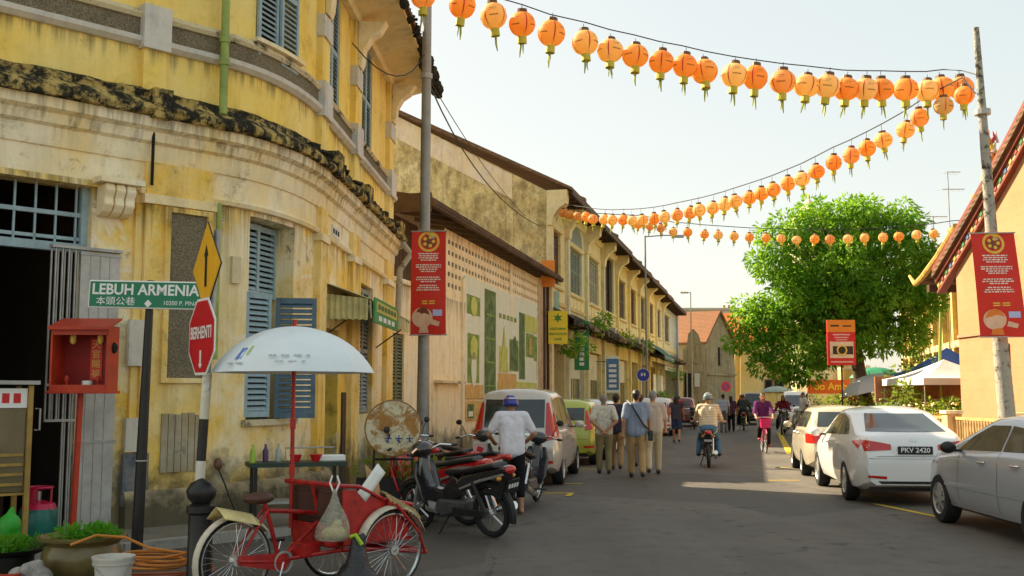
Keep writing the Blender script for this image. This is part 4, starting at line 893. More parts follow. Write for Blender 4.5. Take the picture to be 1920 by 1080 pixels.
canopy('white_canopy', 'wide white tent canopy beside the temple wall', (14.55, 36.0), 3.0, 3.0, 2.2, 2.85, M_WCAN, rz=.1)
canopy('blue_canopy', 'blue tent canopy behind the white one', (16.5, 40.5), 3.0, 3, 2.5, 3.45, M_BCAN)
def parasol(name, label, c, r, z0, z1, m_, tilt=0., n=8, mpole=None):
    o = thing(name, label, 'parasol', (c[0], c[1], c[2] if len(c) > 2 else .1)); b = MB(); rows = []
    for k_ in range(15):
        u = k_ / 14; ring = []
        for j in range(n * 2 + 1):
            a = math.pi * j / n; sc_ = 1 if j % 2 == 0 else 1 - .06 * u; ring.append(V(r * math.sin(u * 1.15) / math.sin(1.15) * sc_ * math.cos(a), r * math.sin(u * 1.15) / math.sin(1.15) * sc_ * math.sin(a), z1 - (z1 - z0) * (1 - math.cos(u * 1.25)) / (1 - math.cos(1.25)) - (0 if j % 2 == 0 else 0)))
        rows.append(ring)
    b.grid(rows); cv = b.build('canopy', m_, o, smooth=11, rot=(0, tilt, 0)); MB().tube([V(0, 0, 0), V(math.sin(tilt) * z1, 0, z1 + .06)], .018, 6).build('pole', mpole or M_STEEL, o)
    for k_ in range(8): a = 2 * math.pi * k_ / 8; MB().tube([V(0, 0, z1 - .35 * r), V(.62 * r * math.cos(a), .62 * r * math.sin(a), z1 - (z1 - z0) * .42)], .006, 4).build('rib', M_STEEL, o, rot=(0, tilt, 0))
    return o
parasol('green_parasol', 'dark green parasol over the cafe tables', (17.0, 50), 1.25, 2.35, 2.85, mat('green_canvas', (.02, .20, .10), .6, var=.2))
parasol('white_parasol', 'tilted white parasol beside the green one', (15.1, 43.5), 1.35, 1.85, 2.45, M_WCAN, tilt=R(-14))
parasol('grey_parasol', 'grey-green parasol over a stall at the street end', (at(1457, 745, 66).x, 66), 1.0, 1.75, 2.1, mat('grey_green_canvas', (.30, .40, .36), .6, var=.2))
# clay-red stall fronts and plants behind the railing
M_POT = mat('terracotta', (.42, .16, .07), .8, var=.3)
ST = thing('cafe_stall', 'brown timber cafe stall under the white canopy', 'stall', (14.3, 37, .1))
MB().box((0, 0, .5), (3.2, .8, 1.0)).build('counter', M_WOODD, ST); MB().box((0, .5, 1.75), (3.2, .1, .9)).build('back_panel', mat('rust_panel', (.35, .15, .06), .7, var=.3), ST)
for z in (1.15, 1.4): MB().box((0, .3, z), (3.0, .3, .05)).build('shelf', M_CRM, ST)

# ================================================================== trees and plants
M_LEAF = leafm('mango_leaf', ((.04, .16, .010), (.13, .38, .018), (.25, .49, .03)))
M_LEAF2 = leafm('shrub_leaf', ((.06, .14, .015), (.14, .22, .03), (.22, .26, .04)))
M_BARK = plaster('bark', (.10, .07, .045), (.14, .10, .07), dk=.6, streak=.4, sc=3)
def leaves_mesh(clumps, per, L, W, mtl, droop=.6, name='crown', seed=1):
    rg = np.random.default_rng(seed); P = []; 
    for (c, r) in clumps:
        n = max(8, int(per * r * r)); d = rg.normal(size=(n, 3)); d /= np.linalg.norm(d, axis=1)[:, None]; rad = r * rg.uniform(.45, 1.05, n) ** .6
        p = np.array(c) + d * rad[:, None] * np.array([1, 1, .8]); out = d + rg.normal(scale=.5, size=(n, 3)); out[:, 2] -= droop; out /= np.linalg.norm(out, axis=1)[:, None]
        P.append(np.concatenate([p, out], 1))
    A = np.concatenate(P); n = len(A); p, o = A[:, :3], A[:, 3:]; sd = np.cross(o, rg.normal(size=(n, 3))); sd /= np.linalg.norm(sd, axis=1)[:, None] + 1e-9; l_ = L * rg.uniform(.65, 1.3, n)[:, None]; w_ = W * rg.uniform(.7, 1.2, n)[:, None]
    nr = np.cross(o, sd); v = np.stack([p, p + o * l_ * .5 + sd * w_ - nr * w_ * .3, p + o * l_, p + o * l_ * .5 - sd * w_ - nr * w_ * .3], 1).reshape(-1, 3)
    i = np.arange(n) * 4; f = np.stack([np.stack([i, i + 1, i + 2], 1), np.stack([i, i + 2, i + 3], 1)], 1).reshape(-1, 3)
    me = bpy.data.meshes.new(name); me.from_pydata(v.tolist(), [], f.tolist()); me.materials.append(mtl); me.update(); return me
def tree(name, label, base, outline, r0, mtl, seed, ntr, clr=(.55, 1.0), per=130, L=.34, W=.05, lean=(0, 0), trunk_top=None, group=None, sep=.5):
    """outline: ellipsoids (centre, radii) that the clumps fill, so the crown keeps the photo's lobes"""
    o = thing(name, label, 'tree', tuple(base), group=group); rg = random.Random(seed); cl = []; tries = 0
    while len(cl) < ntr and tries < 9000:
        tries += 1; (c, r) = outline[rg.randrange(len(outline))]
        d = Vector((rg.gauss(0, 1), rg.gauss(0, 1), rg.gauss(0, 1))).normalized(); k_ = rg.uniform(.55, 1.0) ** .5
        p = Vector((c[0] + d.x * r[0] * k_, c[1] + d.y * r[1] * k_, c[2] + d.z * r[2] * k_)); rr = rg.uniform(*clr)
        if all((p - q_[0]).length > sep * (rr + q_[1]) for q_ in cl): cl.append((p, rr))
    link('crown', leaves_mesh(cl, per, L, W, mtl, seed=seed), o, world=True)
    tt = Vector(trunk_top) if trunk_top else Vector(outline[0][0]) - V(0, 0, outline[0][1][2] * .5); B0 = Vector(base)
    mid = B0.lerp(tt, .5) + V(lean[0], lean[1], 0)
    MB().tube(bez(B0, mid, tt, 8), [r0 * (1.25 - .6 * k_ / 8) for k_ in range(9)], 10).build('trunk', M_BARK, o, world=True, smooth=True)
    lb = MB()
    for (c, r) in cl[::3]:
        s_ = B0.lerp(tt, rg.uniform(.75, 1)); lb.tube(bez(tt if rg.random() < .5 else Vector(bez(B0, mid, tt, 8)[6]), (tt + c) / 2 + V(0, 0, -.3), c, 4), [r0 * .42, r0 * .3, r0 * .2, r0 * .12, r0 * .05], 5)
    lb.build('limbs', M_BARK, o, world=True); return o
E1 = lambda px, py, Y, rx, ry: ((at(px, py, Y).x, Y, at(px, py, Y).z), (rx * Y / 2000, max(rx, ry) * Y / 2000, ry * Y / 2000))
tree('mango_tree', 'big round bright green mango tree beyond the parked cars', gnd(1648, 775).lerp(V(15.2, 45, 0), 1.0),
     [E1(1565, 530, 44, 85, 85), E1(1478, 446, 44, 38, 38), E1(1528, 412, 44, 36, 30), E1(1600, 402, 44, 44, 28), E1(1650, 432, 44, 34, 34), E1(1698, 412, 44, 26, 24), E1(1695, 475, 44, 44, 50), E1(1728, 552, 44, 28, 50), E1(1448, 488, 44, 26, 34), E1(1416, 590, 44, 34, 28), E1(1462, 602, 44, 46, 38), E1(1402, 640, 44, 22, 18), E1(1440, 668, 44, 30, 22), E1(1530, 650, 44, 50, 34), E1(1610, 622, 44, 52, 42), E1(1500, 550, 44, 52, 52), E1(1640, 540, 44, 60, 60), E1(1590, 470, 44, 62, 50), E1(1700, 622, 44, 30, 30), E1(1488, 690, 44, 34, 20)],
     .3, M_LEAF, 3, 290, clr=(.38, .68), sep=.60, per=640, L=.25, W=.048, lean=(-.4, 0), trunk_top=at(1600, 585, 44.5))
def shrub(name, label, c, r, h, mtl, seed, per=220, n=10, L=.16, W=.04, group=None, cat='shrub'):
    o = thing(name, label, cat, tuple(c), group=group); rg = random.Random(seed)
    cl = [(Vector(c) + V(rg.uniform(-r, r) * .7, rg.uniform(-r, r) * .7, rg.uniform(.15, 1) * h), rg.uniform(.25, .45) * max(r, h * .5)) for _ in range(n)]
    link('foliage', leaves_mesh(cl, per / max(.2, cl[0][1]), L, W, mtl, .2, 'foliage', seed), o, world=True)
    st = MB()
    for p, _ in cl[::2]: st.tube([Vector(c), Vector(c).lerp(p, .5) + V(.03, 0, .05), p], [.02, .015, .006], 5)
    st.build('stems', M_BARK, o, world=True); return o
for k_, (px, Y, r, h, lb) in enumerate([(1612, 44, 1.1, 1.5, 'leafy green shrub at the foot of the mango tree'), (1700, 36, 1.0, 1.7, 'pale green shrub between white parasol and white canopy'), (1750, 34.5, .7, 1.3, 'shrub with yellowish leaves under the white canopy'), (1545, 58, 1.3, 1.6, 'shrub under the orange shop sign'), (1725, 40, 1.3, 2.9, 'tall light green shrub beside the galleried hall'), (1660, 48, .9, 1.8, 'dark shrub behind the tilted white parasol'), (1795, 33.8, .5, 1.4, 'narrow shrub against the temple wall')]):
    shrub('shrub', lb, V((px - 960) / 2000 * Y, Y, .1), r, h, M_LEAF2 if k_ != 5 else M_LEAF, 20 + k_, group='shrubs around the cafe')
rfl = shrub('red_leaved_plant', 'red-leaved potted plant behind the railing', V((1752 - 960) / 2000 * 33, 33, .5), .35, .7, leafm('red_leaf', ((.4, .06, .03), (.5, .16, .04), (.3, .1, .03))), 41, cat='plant')
MB().lathe([(.16, -.4), (.22, 0), (.25, .02), (.2, .02)], 12, V((1752 - 960) / 2000 * 33, 33, .5)).build('pot', M_POT, rfl, world=True)
bb = thing('bamboo_pole', 'tall thin green bamboo pole by the blue canopy', 'pole', tuple(V((1763 - 960) / 2000 * 37, 37, .1))); MB().tube([at(1762, 700, 37) * 1, at(1764, 585, 37)], .05, 6).build('stem', mat('green_bamboo', (.35, .45, .08), .5), bb, world=True)
MB().tube([Vector((at(1762, 700, 37).x, 37, .1)), at(1762, 700, 37)], .05, 6).build('lower_stem', mat('green_bamboo', (.35, .45, .08)), bb, world=True)
# ================================================================== poles, lanterns and wires
M_POLE = mat('galvanised_pole', (.33, .32, .29), .5, .35, var=.3, sc=3, bump=.1)
M_POLE2 = mossy('blotched_pole', (.40, .38, .32), k=.55, sc=5)
POL = V(-1.66, 20.0, .1); POR = V(9.22, 20.0, .12)
def street_pole(label, base, top, r0, r1, m_):
    o = thing('street_pole', label, 'pole', tuple(base), group='steel street poles')
    MB().tube([base, base + V(0, 0, 1.1), base.lerp(top, .35), top], [r0 * 1.25, r0 * 1.2, r0, r1], 12).build('shaft', m_, o, world=True, smooth=True)
    MB().lathe([(r0 * 1.9, 0), (r0 * 1.9, .05), (r0 * 1.3, .1)], 12, base).build('base_flange', m_, o, world=True)
    for f in (.45, .8): p = base.lerp(top, f); MB().tube([p, p + V(0, 0, .1)], r0 * 1.15, 12).build('band', M_STEEL, o, world=True)
    return o
street_pole('tall grey steel pole in front of the pink building', POL, V(-1.64, 20, 9.6), .1, .085, M_POLE)
street_pole('blotchy grey pole standing before the temple wall', POR, at(1830, 52, 20), .13, .055, M_POLE2)
# banners: red cloth on two bars, with printed marks
M_RED = mat('red_banner_cloth', (.66, .025, .012), .6, var=.12, sc=3); M_PRW = mat('banner_print_white', (.82, .72, .62), .6); M_PRY = mat('banner_print_yellow', (.80, .50, .06), .6); M_PRB = mat('banner_print_brown', (.22, .05, .02), .6); M_PRP = mat('banner_print_peach', (.80, .50, .34), .6); M_PRO = mat('banner_print_orange', (.80, .22, .03), .6); M_PRBL = mat('banner_print_blue', (.45, .5, .75), .6)
def banner(label, c, rz, W, H, pole_dx, skew=0.):
    o = thing('street_banner', label, 'banner', tuple(c), rz, group='red banners on the poles')
    def bp(u, v, d=0.):                          # u -.5.. .5 across, v 0..1 up ; slight billow
        return V(u * W * (1 + .06 * (1 - v)) + skew * (1 - v), -.05 * math.sin(v * 3.0 + .4) - .02 * math.sin(u * 5 + v * 4) - d, v * H)
    b = MB(); b.grid([[bp(-.5 + j / 10, i / 24) for j in range(11)] for i in range(25)]); b.build('cloth', M_RED, o, smooth=60)
    for v in (.0, 1.): MB().tube([bp(-.53, v), bp(.53, v)], .014, 6).build('bar', M_STEEL, o)
    def patch(pts, m_, nm='print', d=.006, n=3):
        b = MB(); b.add([bp(u, v, d) for u, v in pts], [tuple(range(len(pts)))]); return b.build(nm, m_, o)
    ring = lambda r0_, cu, cv, n=22: [(cu + r0_ / W * math.cos(2 * math.pi * k_ / n), cv + r0_ / H * math.sin(2 * math.pi * k_ / n)) for k_ in range(n)]
    patch(ring(.2, 0, .9), M_PRY, 'emblem'); patch(ring(.155, 0, .9), M_RED, 'emblem', .009); patch(ring(.125, 0, .9), M_PRB, 'emblem', .012)
    for k_ in range(5): a = k_ * 1.26; patch(ring(.035, .085 / W * math.cos(a), .9 + .085 / H * math.sin(a), 8), M_PRY, 'emblem', .015)
    rr = random.Random(5)
    for v0, rows_ in ((.775, 4), (.665, 4), (.545, 3), (.465, 3)):
        for k_ in range(rows_):
            wd = rr.uniform(.4, .72); v = v0 - k_ * .021; u = -wd / 2
            while u < wd / 2: w1 = rr.uniform(.035, .1); patch([(u, v), (min(u + w1, wd / 2), v), (min(u + w1, wd / 2), v + .011), (u, v + .011)], M_PRW, 'print_line', .007); u += w1 + .02
    for k_ in range(2): patch([(-.17, .315 - k_ * .022), (.2, .315 - k_ * .022), (.2, .327 - k_ * .022), (-.17, .327 - k_ * .022)], M_PRY, 'print_line', .007)
    patch(ring(.19, -.16, .165), M_PRP, 'print', .008); patch([(-.36, .18), (-.30, .24), (-.16, .27), (-.02, .25), (.06, .19), (-.1, .21), (-.25, .19)], M_PRO if 'temple' in label else M_PRB, 'print', .011)
    patch([(-.26, .02), (.02, .02), (-.02, .09), (-.22, .09)], M_PRO if 'temple' in label else M_PRP, 'print', .008); patch([(.14, .18), (.4, .18), (.4, .24), (.14, .24)], M_PRBL, 'print', .008); patch([(.08, .1), (.3, .08), (.34, .12), (.12, .15)], M_PRP, 'print', .008)
    for k_ in range(3): MB().box((pole_dx, .03, H * (.06 + .44 * k_)), (.2, .05, .04)).build('clamp', M_STEEL, o)
    return o
bl_ = at(803, 628, 19.85); banner('red banner on the pole before the pink building', V(bl_.x, 19.84, bl_.z), R(-6), .64, 1.95, .0, .0)
br_ = at(1866, 632, 19.8); banner('red banner on the pole before the temple', V(br_.x + .02, 19.78, br_.z), R(-8), .78, 1.95, 0, .12)
# lanterns: one body mesh per tint, cap, foot and tassel are parts
def lanternm(name, ca, cb):
    t = NT(name); co = t.co('Object'); n = t.noise(co, 4, 3, .5); sx = t.n('SeparateXYZ', {'Vector': co})
    c = t.mix(t.ramp(n, .35, .65), ca, cb)
    t.done(c, .55, 0, .3); tr = t.n('BsdfTranslucent', {'Color': c}); ms = t.n('MixShader'); ms.inputs[0].default_value = .55
    t.t.links.new(t.b.outputs[0], ms.inputs[1]); t.t.links.new(tr.outputs[0], ms.inputs[2]); t.t.links.new(ms.outputs[0], t.t.nodes['Material Output'].inputs[0]); return t.m
LM = [lanternm('lantern_paper_%d' % k_, a, b_) for k_, (a, b_) in enumerate((((.92, .48, .12), (.93, .58, .18)), ((.93, .60, .22), (.93, .68, .29)), ((.91, .42, .09), (.93, .54, .15)), ((.93, .66, .26), (.93, .72, .36)), ((.88, .48, .16), (.91, .56, .22))))]
M_LSEAM = mat('lantern_seam_red', (.72, .06, .02), .5); M_LINK = mat('lantern_ink', (.10, .04, .02), .6); M_LCAP = mat('lantern_cap_brown', (.16, .08, .03), .5); M_LFOOT = mat('lantern_foot_yellow', (.62, .55, .06), .6); M_TAS = mat('tassel_green', (.36, .42, .06), .7)
RL = .225
lp = [(RL * math.cos(a) ** .85 if math.cos(a) > 0 else 0, RL * .92 * math.sin(a)) for a in [R(-75 + 150 * k_ / 12) for k_ in range(13)]]
lbm = []
for m_ in LM:
    b = MB(); n = 24; rows = []
    for (r_, z) in lp: rows.append([V(r_ * (1 - .014 * (j % 2)) * math.cos(2 * math.pi * j / n), r_ * (1 - .014 * (j % 2)) * math.sin(2 * math.pi * j / n), z) for j in range(n + 1)])
    b.grid(rows); lbm.append(b.mesh('lantern_body', m_, smooth=True))
capm = MB().lathe([(.0, .255), (.085, .255), (.09, .20), (.06, .2)], 12).mesh('cap', M_LCAP); footm = MB().lathe([(.055, -.20), (.075, -.21), (.08, -.33), (.05, -.33)], 10).mesh('foot', M_LFOOT)
tasm = MB().tube([V(.02, 0, -.32), V(.035, .01, -.45), V(.05, 0, -.56)], [.02, .018, .008], 5).tube([V(-.02, 0, -.32), V(-.01, -.01, -.42), V(-.02, 0, -.5)], [.014, .012, .005], 5).mesh('tassel', M_TAS)
def on_ball(az, el_, r=RL + .004): return V(r * math.cos(el_) * math.cos(az), r * math.cos(el_) * math.sin(az), r * .92 * math.sin(el_))
b = MB()
for k_ in range(4):
    a = k_ * math.pi / 2 + .3; b.grid([[on_ball(a - .05, R(-70 + 14 * i)), on_ball(a + .05, R(-70 + 14 * i))] for i in range(11)])
seamm = b.mesh('seam', M_LSEAM)
b = MB(); rg = random.Random(2)
for k_ in range(4):
    a0 = k_ * math.pi / 2 + .3 + .35
    for (el0, n_, s_) in ((.35, 5, .05), (.2, 3, .03), (-.22, 7, .07)):
        for j in range(n_):
            a = a0 + .12 * j * (5 / n_) ** .6; e_ = el0 + rg.uniform(-.02, .02); dz = s_ * 1.3; b.add([on_ball(a, e_, RL + .006), on_ball(a + .075, e_, RL + .006), on_ball(a + .07, e_ + dz, RL + .006), on_ball(a + .01, e_ + dz, RL + .006)], [(0, 1, 2, 3)])
inkm = b.mesh('ink_marks', M_LINK)
M_WIRE = mat('black_wire', (.03, .03, .03), .6)
def lantern(p, s_, label, group, k_):
    o = thing('paper_lantern', label, 'lantern', tuple(p - V(0, 0, .33 * s_)), U(0, 6.28), group); o.scale = (s_ * U(.94, 1.05), s_ * U(.94, 1.05), s_ * U(.93, 1.06)); o.rotation_euler = (U(-.16, .16), U(-.16, .16), U(0, 6.28)); L0 = V(0, 0, .33)
    link('body', lbm[random.randrange(5)], o, L0); link('cap', capm, o, L0); link('foot', footm, o, L0); t_ = link('tassel', tasm, o, L0, rot=(0, 0, U(0, 6))); link('seam', seamm, o, L0); tag(link('ink_marks', inkm, o, L0), kind='stuff'); return o
def cable(pts, r, label, name='cable', group=None):
    o = MB().tube(pts, r, 5).build(name, M_WIRE); return tag(o, label, 'cable', group)
def strand(pts_px, depth, D, label, lab_l, group, cab_extra=(), scale=1.0):
    """pts_px: lantern centres in the photo; depth(px) = distance of the strand there"""
    P = []
    for k_, (x, y) in enumerate(pts_px):
        Y = depth(x); p = at(x, y, Y); P.append(p + V(0, 0, .38)); c_ = lantern(p, scale, lab_l(k_), group, (k_ * 7 + k_ // 3) % 3); hk = link('hook', None, None) if False else None
        MB().tube([V(0, 0, .33 + .25), V(0, 0, .33 + .38 / scale)], .006, 4).build('hook', M_WIRE, c_)
    return P
ord_ = ['first', 'second', 'third', 'fourth', 'fifth', 'sixth', 'seventh', 'eighth', 'ninth', 'tenth', 'eleventh', 'twelfth', 'thirteenth', 'fourteenth', 'fifteenth', 'sixteenth', 'seventeenth', 'eighteenth', 'nineteenth', 'twentieth', 'twenty-first', 'twenty-second', 'twenty-third', 'twenty-fourth', 'twenty-fifth', 'twenty-sixth', 'twenty-seventh', 'twenty-eighth', 'twenty-ninth', 'thirtieth', 'thirty-first', 'thirty-second', 'thirty-third', 'thirty-fourth', 'thirty-fifth']
s1 = [(793, -8), (862, 12), (929, 32), (979, 46), (1031, 64), (1099, 79), (1143, 92), (1190, 102), (1237, 114), (1281, 122), (1323, 132), (1373, 141), (1413, 147), (1465, 154), (1508, 158), (1545, 162), (1582, 166), (1619, 167), (1653, 167), (1697, 168), (1737, 168), (1770, 164), (1806, 166)]
d1 = lambda x: 20.0 - 2.1 * math.sin(math.pi * min(max((x - 800) / 1030, 0), 1)) * 0 - .9 * math.cos((x - 800) / 1030 * 2) * .6
d1 = lambda x: 18.6 + (x - 793) / 1013 * 3.0
P1_ = strand(s1, d1, 20, '', lambda k_: '%s paper lantern from the left on the topmost string' % ord_[k_], 'lanterns on the topmost string', scale=1.1)
cable([at(770, -60, 18.6)] + P1_ + [at(1831, 140, 20)], .012, 'black cable of the topmost lantern string')
s2 = [(1806, 180), (1768, 199), (1726, 222), (1693, 243), (1658, 262), (1626, 278), (1594, 293), (1562, 306), (1532, 321), (1505, 334), (1477, 345), (1451, 355), (1427, 363), (1404, 370), (1380, 377), (1357, 384), (1334, 390), (1312, 395), (1291, 399), (1269, 403), (1248, 407), (1228, 410), (1207, 412), (1187, 413), (1167, 413), (1147, 413), (1130, 412), (1113, 410), (1098, 407), (1083, 405), (1069, 402), (1056, 399), (1044, 396)]
_q = lambda x: (1820 - x) / (1820 - 1040)
d2 = lambda x: 1 / ((1 / 20.5) * (1 - _q(x)) + (1 / 43.0) * _q(x))
P2_ = strand(s2, d2, 20, '', lambda k_: '%s paper lantern from the right pole on the long diagonal string' % ord_[k_], 'lanterns on the long diagonal string', scale=.86)
cable([at(1829, 175, 20)] + P2_ + [at(1030, 385, 43.2)], .014, 'black cable of the long diagonal lantern string')
s3 = [(1785, 433), (1753, 438), (1720, 441), (1686, 444), (1655, 446), (1622, 447), (1590, 448), (1557, 449), (1525, 449), (1495, 449), (1466, 447), (1435, 446), (1405, 445), (1376, 443), (1347, 441), (1319, 439), (1290, 436), (1262, 434), (1240, 428), (1217, 424), (1195, 421)]
d3 = lambda x: 39.0 + (1820 - x) / 600 * 4.0
P3_ = strand([(1818, 431)] + s3, d3, 45, '', lambda k_: '%s paper lantern from the right on the low far string' % ord_[k_], 'lanterns on the low far string', scale=.82)
cable([at(1850, 420, 38.9)] + P3_ + [at(1120, 400, 43.6)], .016, 'black cable of the low far lantern string')
# overhead wires
cable([PC.pos(10.6, .12, 7.75)] + bez(tuple(PC.pos(10.6, .12, 7.75)), (-2.0, 19, 6.9), (POL.x, 20, 8.25), 8)[1:], .012, 'thin wire sagging from the corner building to the grey pole')
w0, w1 = at(806, 160, 20), at(1015, 425, 43)
cable(bez(tuple(w0), (-.9, 29, 7.0), tuple(w1), 12), .016, 'black wire drooping from the grey pole to the gable wall')
cable(bez(tuple(w0 + V(0, 0, .1)), (-.7, 29, 7.6), tuple(at(985, 405, 42.5)), 12), .010, 'thinner wire drooping beside the black one')
cable([at(790, 230, 19.9), at(788, 430, 19.9)], .008, 'thin cord hanging down the left side of the grey pole')
cable([at(1630, 478, 58), at(1850, 462, 52)], .016, 'thin line crossing the sky right of the tree')
# far lamp posts
def lamp_post(label, px, y0, y1, Y, arm=0., r=.055):
    b0 = V(at(px, y0, Y).x, Y, 0); tp = at(px, y1, Y); tp.x = b0.x; o = thing('lamp_post', label, 'lamp post', tuple(b0), group='thin lamp posts down the street')
    MB().tube([b0, b0.lerp(tp, .5), tp], [r * 1.3, r, r * .7], 8).build('post', M_POLE, o, world=True)
    MB().tube([tp - V(0, 0, .05), tp + V(arm * .6, 0, .02), tp + V(arm, 0, 0)], .03, 6).build('arm', M_POLE, o, world=True); MB().box(tp + V(arm, 0, -.03), (.6, .2, .12)).build('lamp_head', M_STEEL, o, world=True); return o
lp_ = lamp_post('tall thin lamp post in front of the shophouse row', 1214, 800, 442, 52, arm=1.6)
lamp_post('slender pale lamp post before the stained warehouse', 1299, 800, 548, 84, arm=-.5)
MB().tube([at(1206, 800, 51.8), at(1206, 640, 51.8)], .03, 6).build('side_pipe', M_POLE, lp_, world=True)
# roof antennas on the right
def antenna(label, px, y0, y1, Y, bars):
    p0, p1 = at(px, y0, Y), at(px, y1, Y); p1.x = p0.x; o = thing('tv_antenna', label, 'antenna', tuple(p0), group='television antennas on the roofs'); MB().tube([p0, p1], .025, 5).build('mast', M_STEEL, o, world=True)
    for (yy, w_) in bars:
        p = at(px, yy, Y); MB().tube([p - V(w_, .3, 0), p + V(w_, -.3, 0)], .02, 5).build('boom', M_STEEL, o, world=True)
        for k_ in range(5): q_ = p + V(w_ * (-1 + k_ * .5), -.3 * (k_ - 2) / 2 * -.5, 0); MB().tube([q_ - V(0, .35, .03), q_ + V(0, .35, .03)], .01, 4).build('rod', M_STEEL, o, world=True)
antenna('tall television antenna with two cross booms right of the tree', 1782, 450, 322, 50, ((325, .35), (357, .55)))
antenna('short television antenna left of the tall one', 1752, 470, 405, 54, ((408, .55),))
# ================================================================== cars
M_TYRE = mat('tyre_rubber', (.018, .018, .018), .85, var=.3, sc=20, bump=.2); M_RIM = mat('alloy_rim', (.55, .54, .52), .35, .7, var=.2); M_BLK = mat('black_plastic', (.02, .02, .02), .5, var=.3); M_CHR = mat('chrome', (.7, .7, .68), .18, .9, var=.1)
M_CGL = glassm('car_glass', (.02, .026, .026), .04); M_RLAMP = mat('red_lamp_lens', (.55, .015, .01), .15, var=.15, spec=.6, coat=.5); M_CLAMP = mat('clear_lamp_lens', (.6, .6, .58), .15, .3); M_PLATE = mat('number_plate_black', (.015, .015, .015), .5); M_WLET = mat('number_plate_white', (.8, .8, .78), .5)
def sm(pts, sig=.06, n=400):
    xs = np.array([p[0] for p in pts], float); zs = np.array([p[1] for p in pts], float); X = np.linspace(xs[0], xs[-1], n); Z = np.interp(X, xs, zs); k_ = max(1, int(sig / (X[1] - X[0]) * 3)); w_ = np.exp(-.5 * (np.arange(-k_, k_ + 1) / max(k_ / 3., .5)) ** 2); w_ /= w_.sum(); Zs = np.convolve(np.pad(Z, k_, mode='edge'), w_, 'valid'); return lambda x: float(np.interp(x, X, Zs))
def wheel_meshes(r, wd, style):
    t_ = MB().lathe([(r * .66, -wd / 2), (r * .93, -wd / 2), (r, -wd * .36), (r, wd * .36), (r * .93, wd / 2), (r * .66, wd / 2), (r * .6, wd * .3), (r * .6, -wd * .3), (r * .66, -wd / 2)], 28, axis=(0, 1, 0)).mesh('tyre', M_TYRE, smooth=True)
    b = MB().lathe([(r * .67, -wd * .42), (r * .64, -wd * .5), (r * .60, -wd * .44), (r * .58, -wd * .1), (r * .2, -wd * .05), (0.001, -wd * .05)], 24, axis=(0, 1, 0))
    b.lathe([(.001, -wd * .48), (r * .15, -wd * .46), (r * .17, -wd * .1)], 12, axis=(0, 1, 0))
    for k_ in range(style):
        a = 2 * math.pi * k_ / style; d = V(math.cos(a), 0, math.sin(a)); p = V(-math.sin(a), 0, math.cos(a)) * r * (.55 / style)
        q0, q1 = d * r * .12, d * r * .63; h = V(0, wd * .12, 0); y0 = V(0, -wd * .46, 0); y1 = V(0, -wd * .42, 0)
        b.hexa([q0 - p * 1.1 + y0 + h, q0 + p * 1.1 + y0 + h, q1 + p + y1 + h, q1 - p + y1 + h, q0 - p * 1.1 + y0, q0 + p * 1.1 + y0, q1 + p + y1, q1 - p + y1])
    return t_, b.mesh('rim', M_RIM, smooth=True)
def add_wheel(root, loc, r, wd, style, flip, cache={}):
    key = (r, wd, style)
    if key not in cache: cache[key] = wheel_meshes(*key)
    h = MB().lathe([(r * .18, -wd * .3), (r * .18, wd * .3)], 8, axis=(0, 1, 0)).build('wheel', M_BLK, root, loc=loc, rot=(0, 0, 0 if not flip else math.pi))
    link('tyre', cache[key][0], h); link('rim', cache[key][1], h); return h
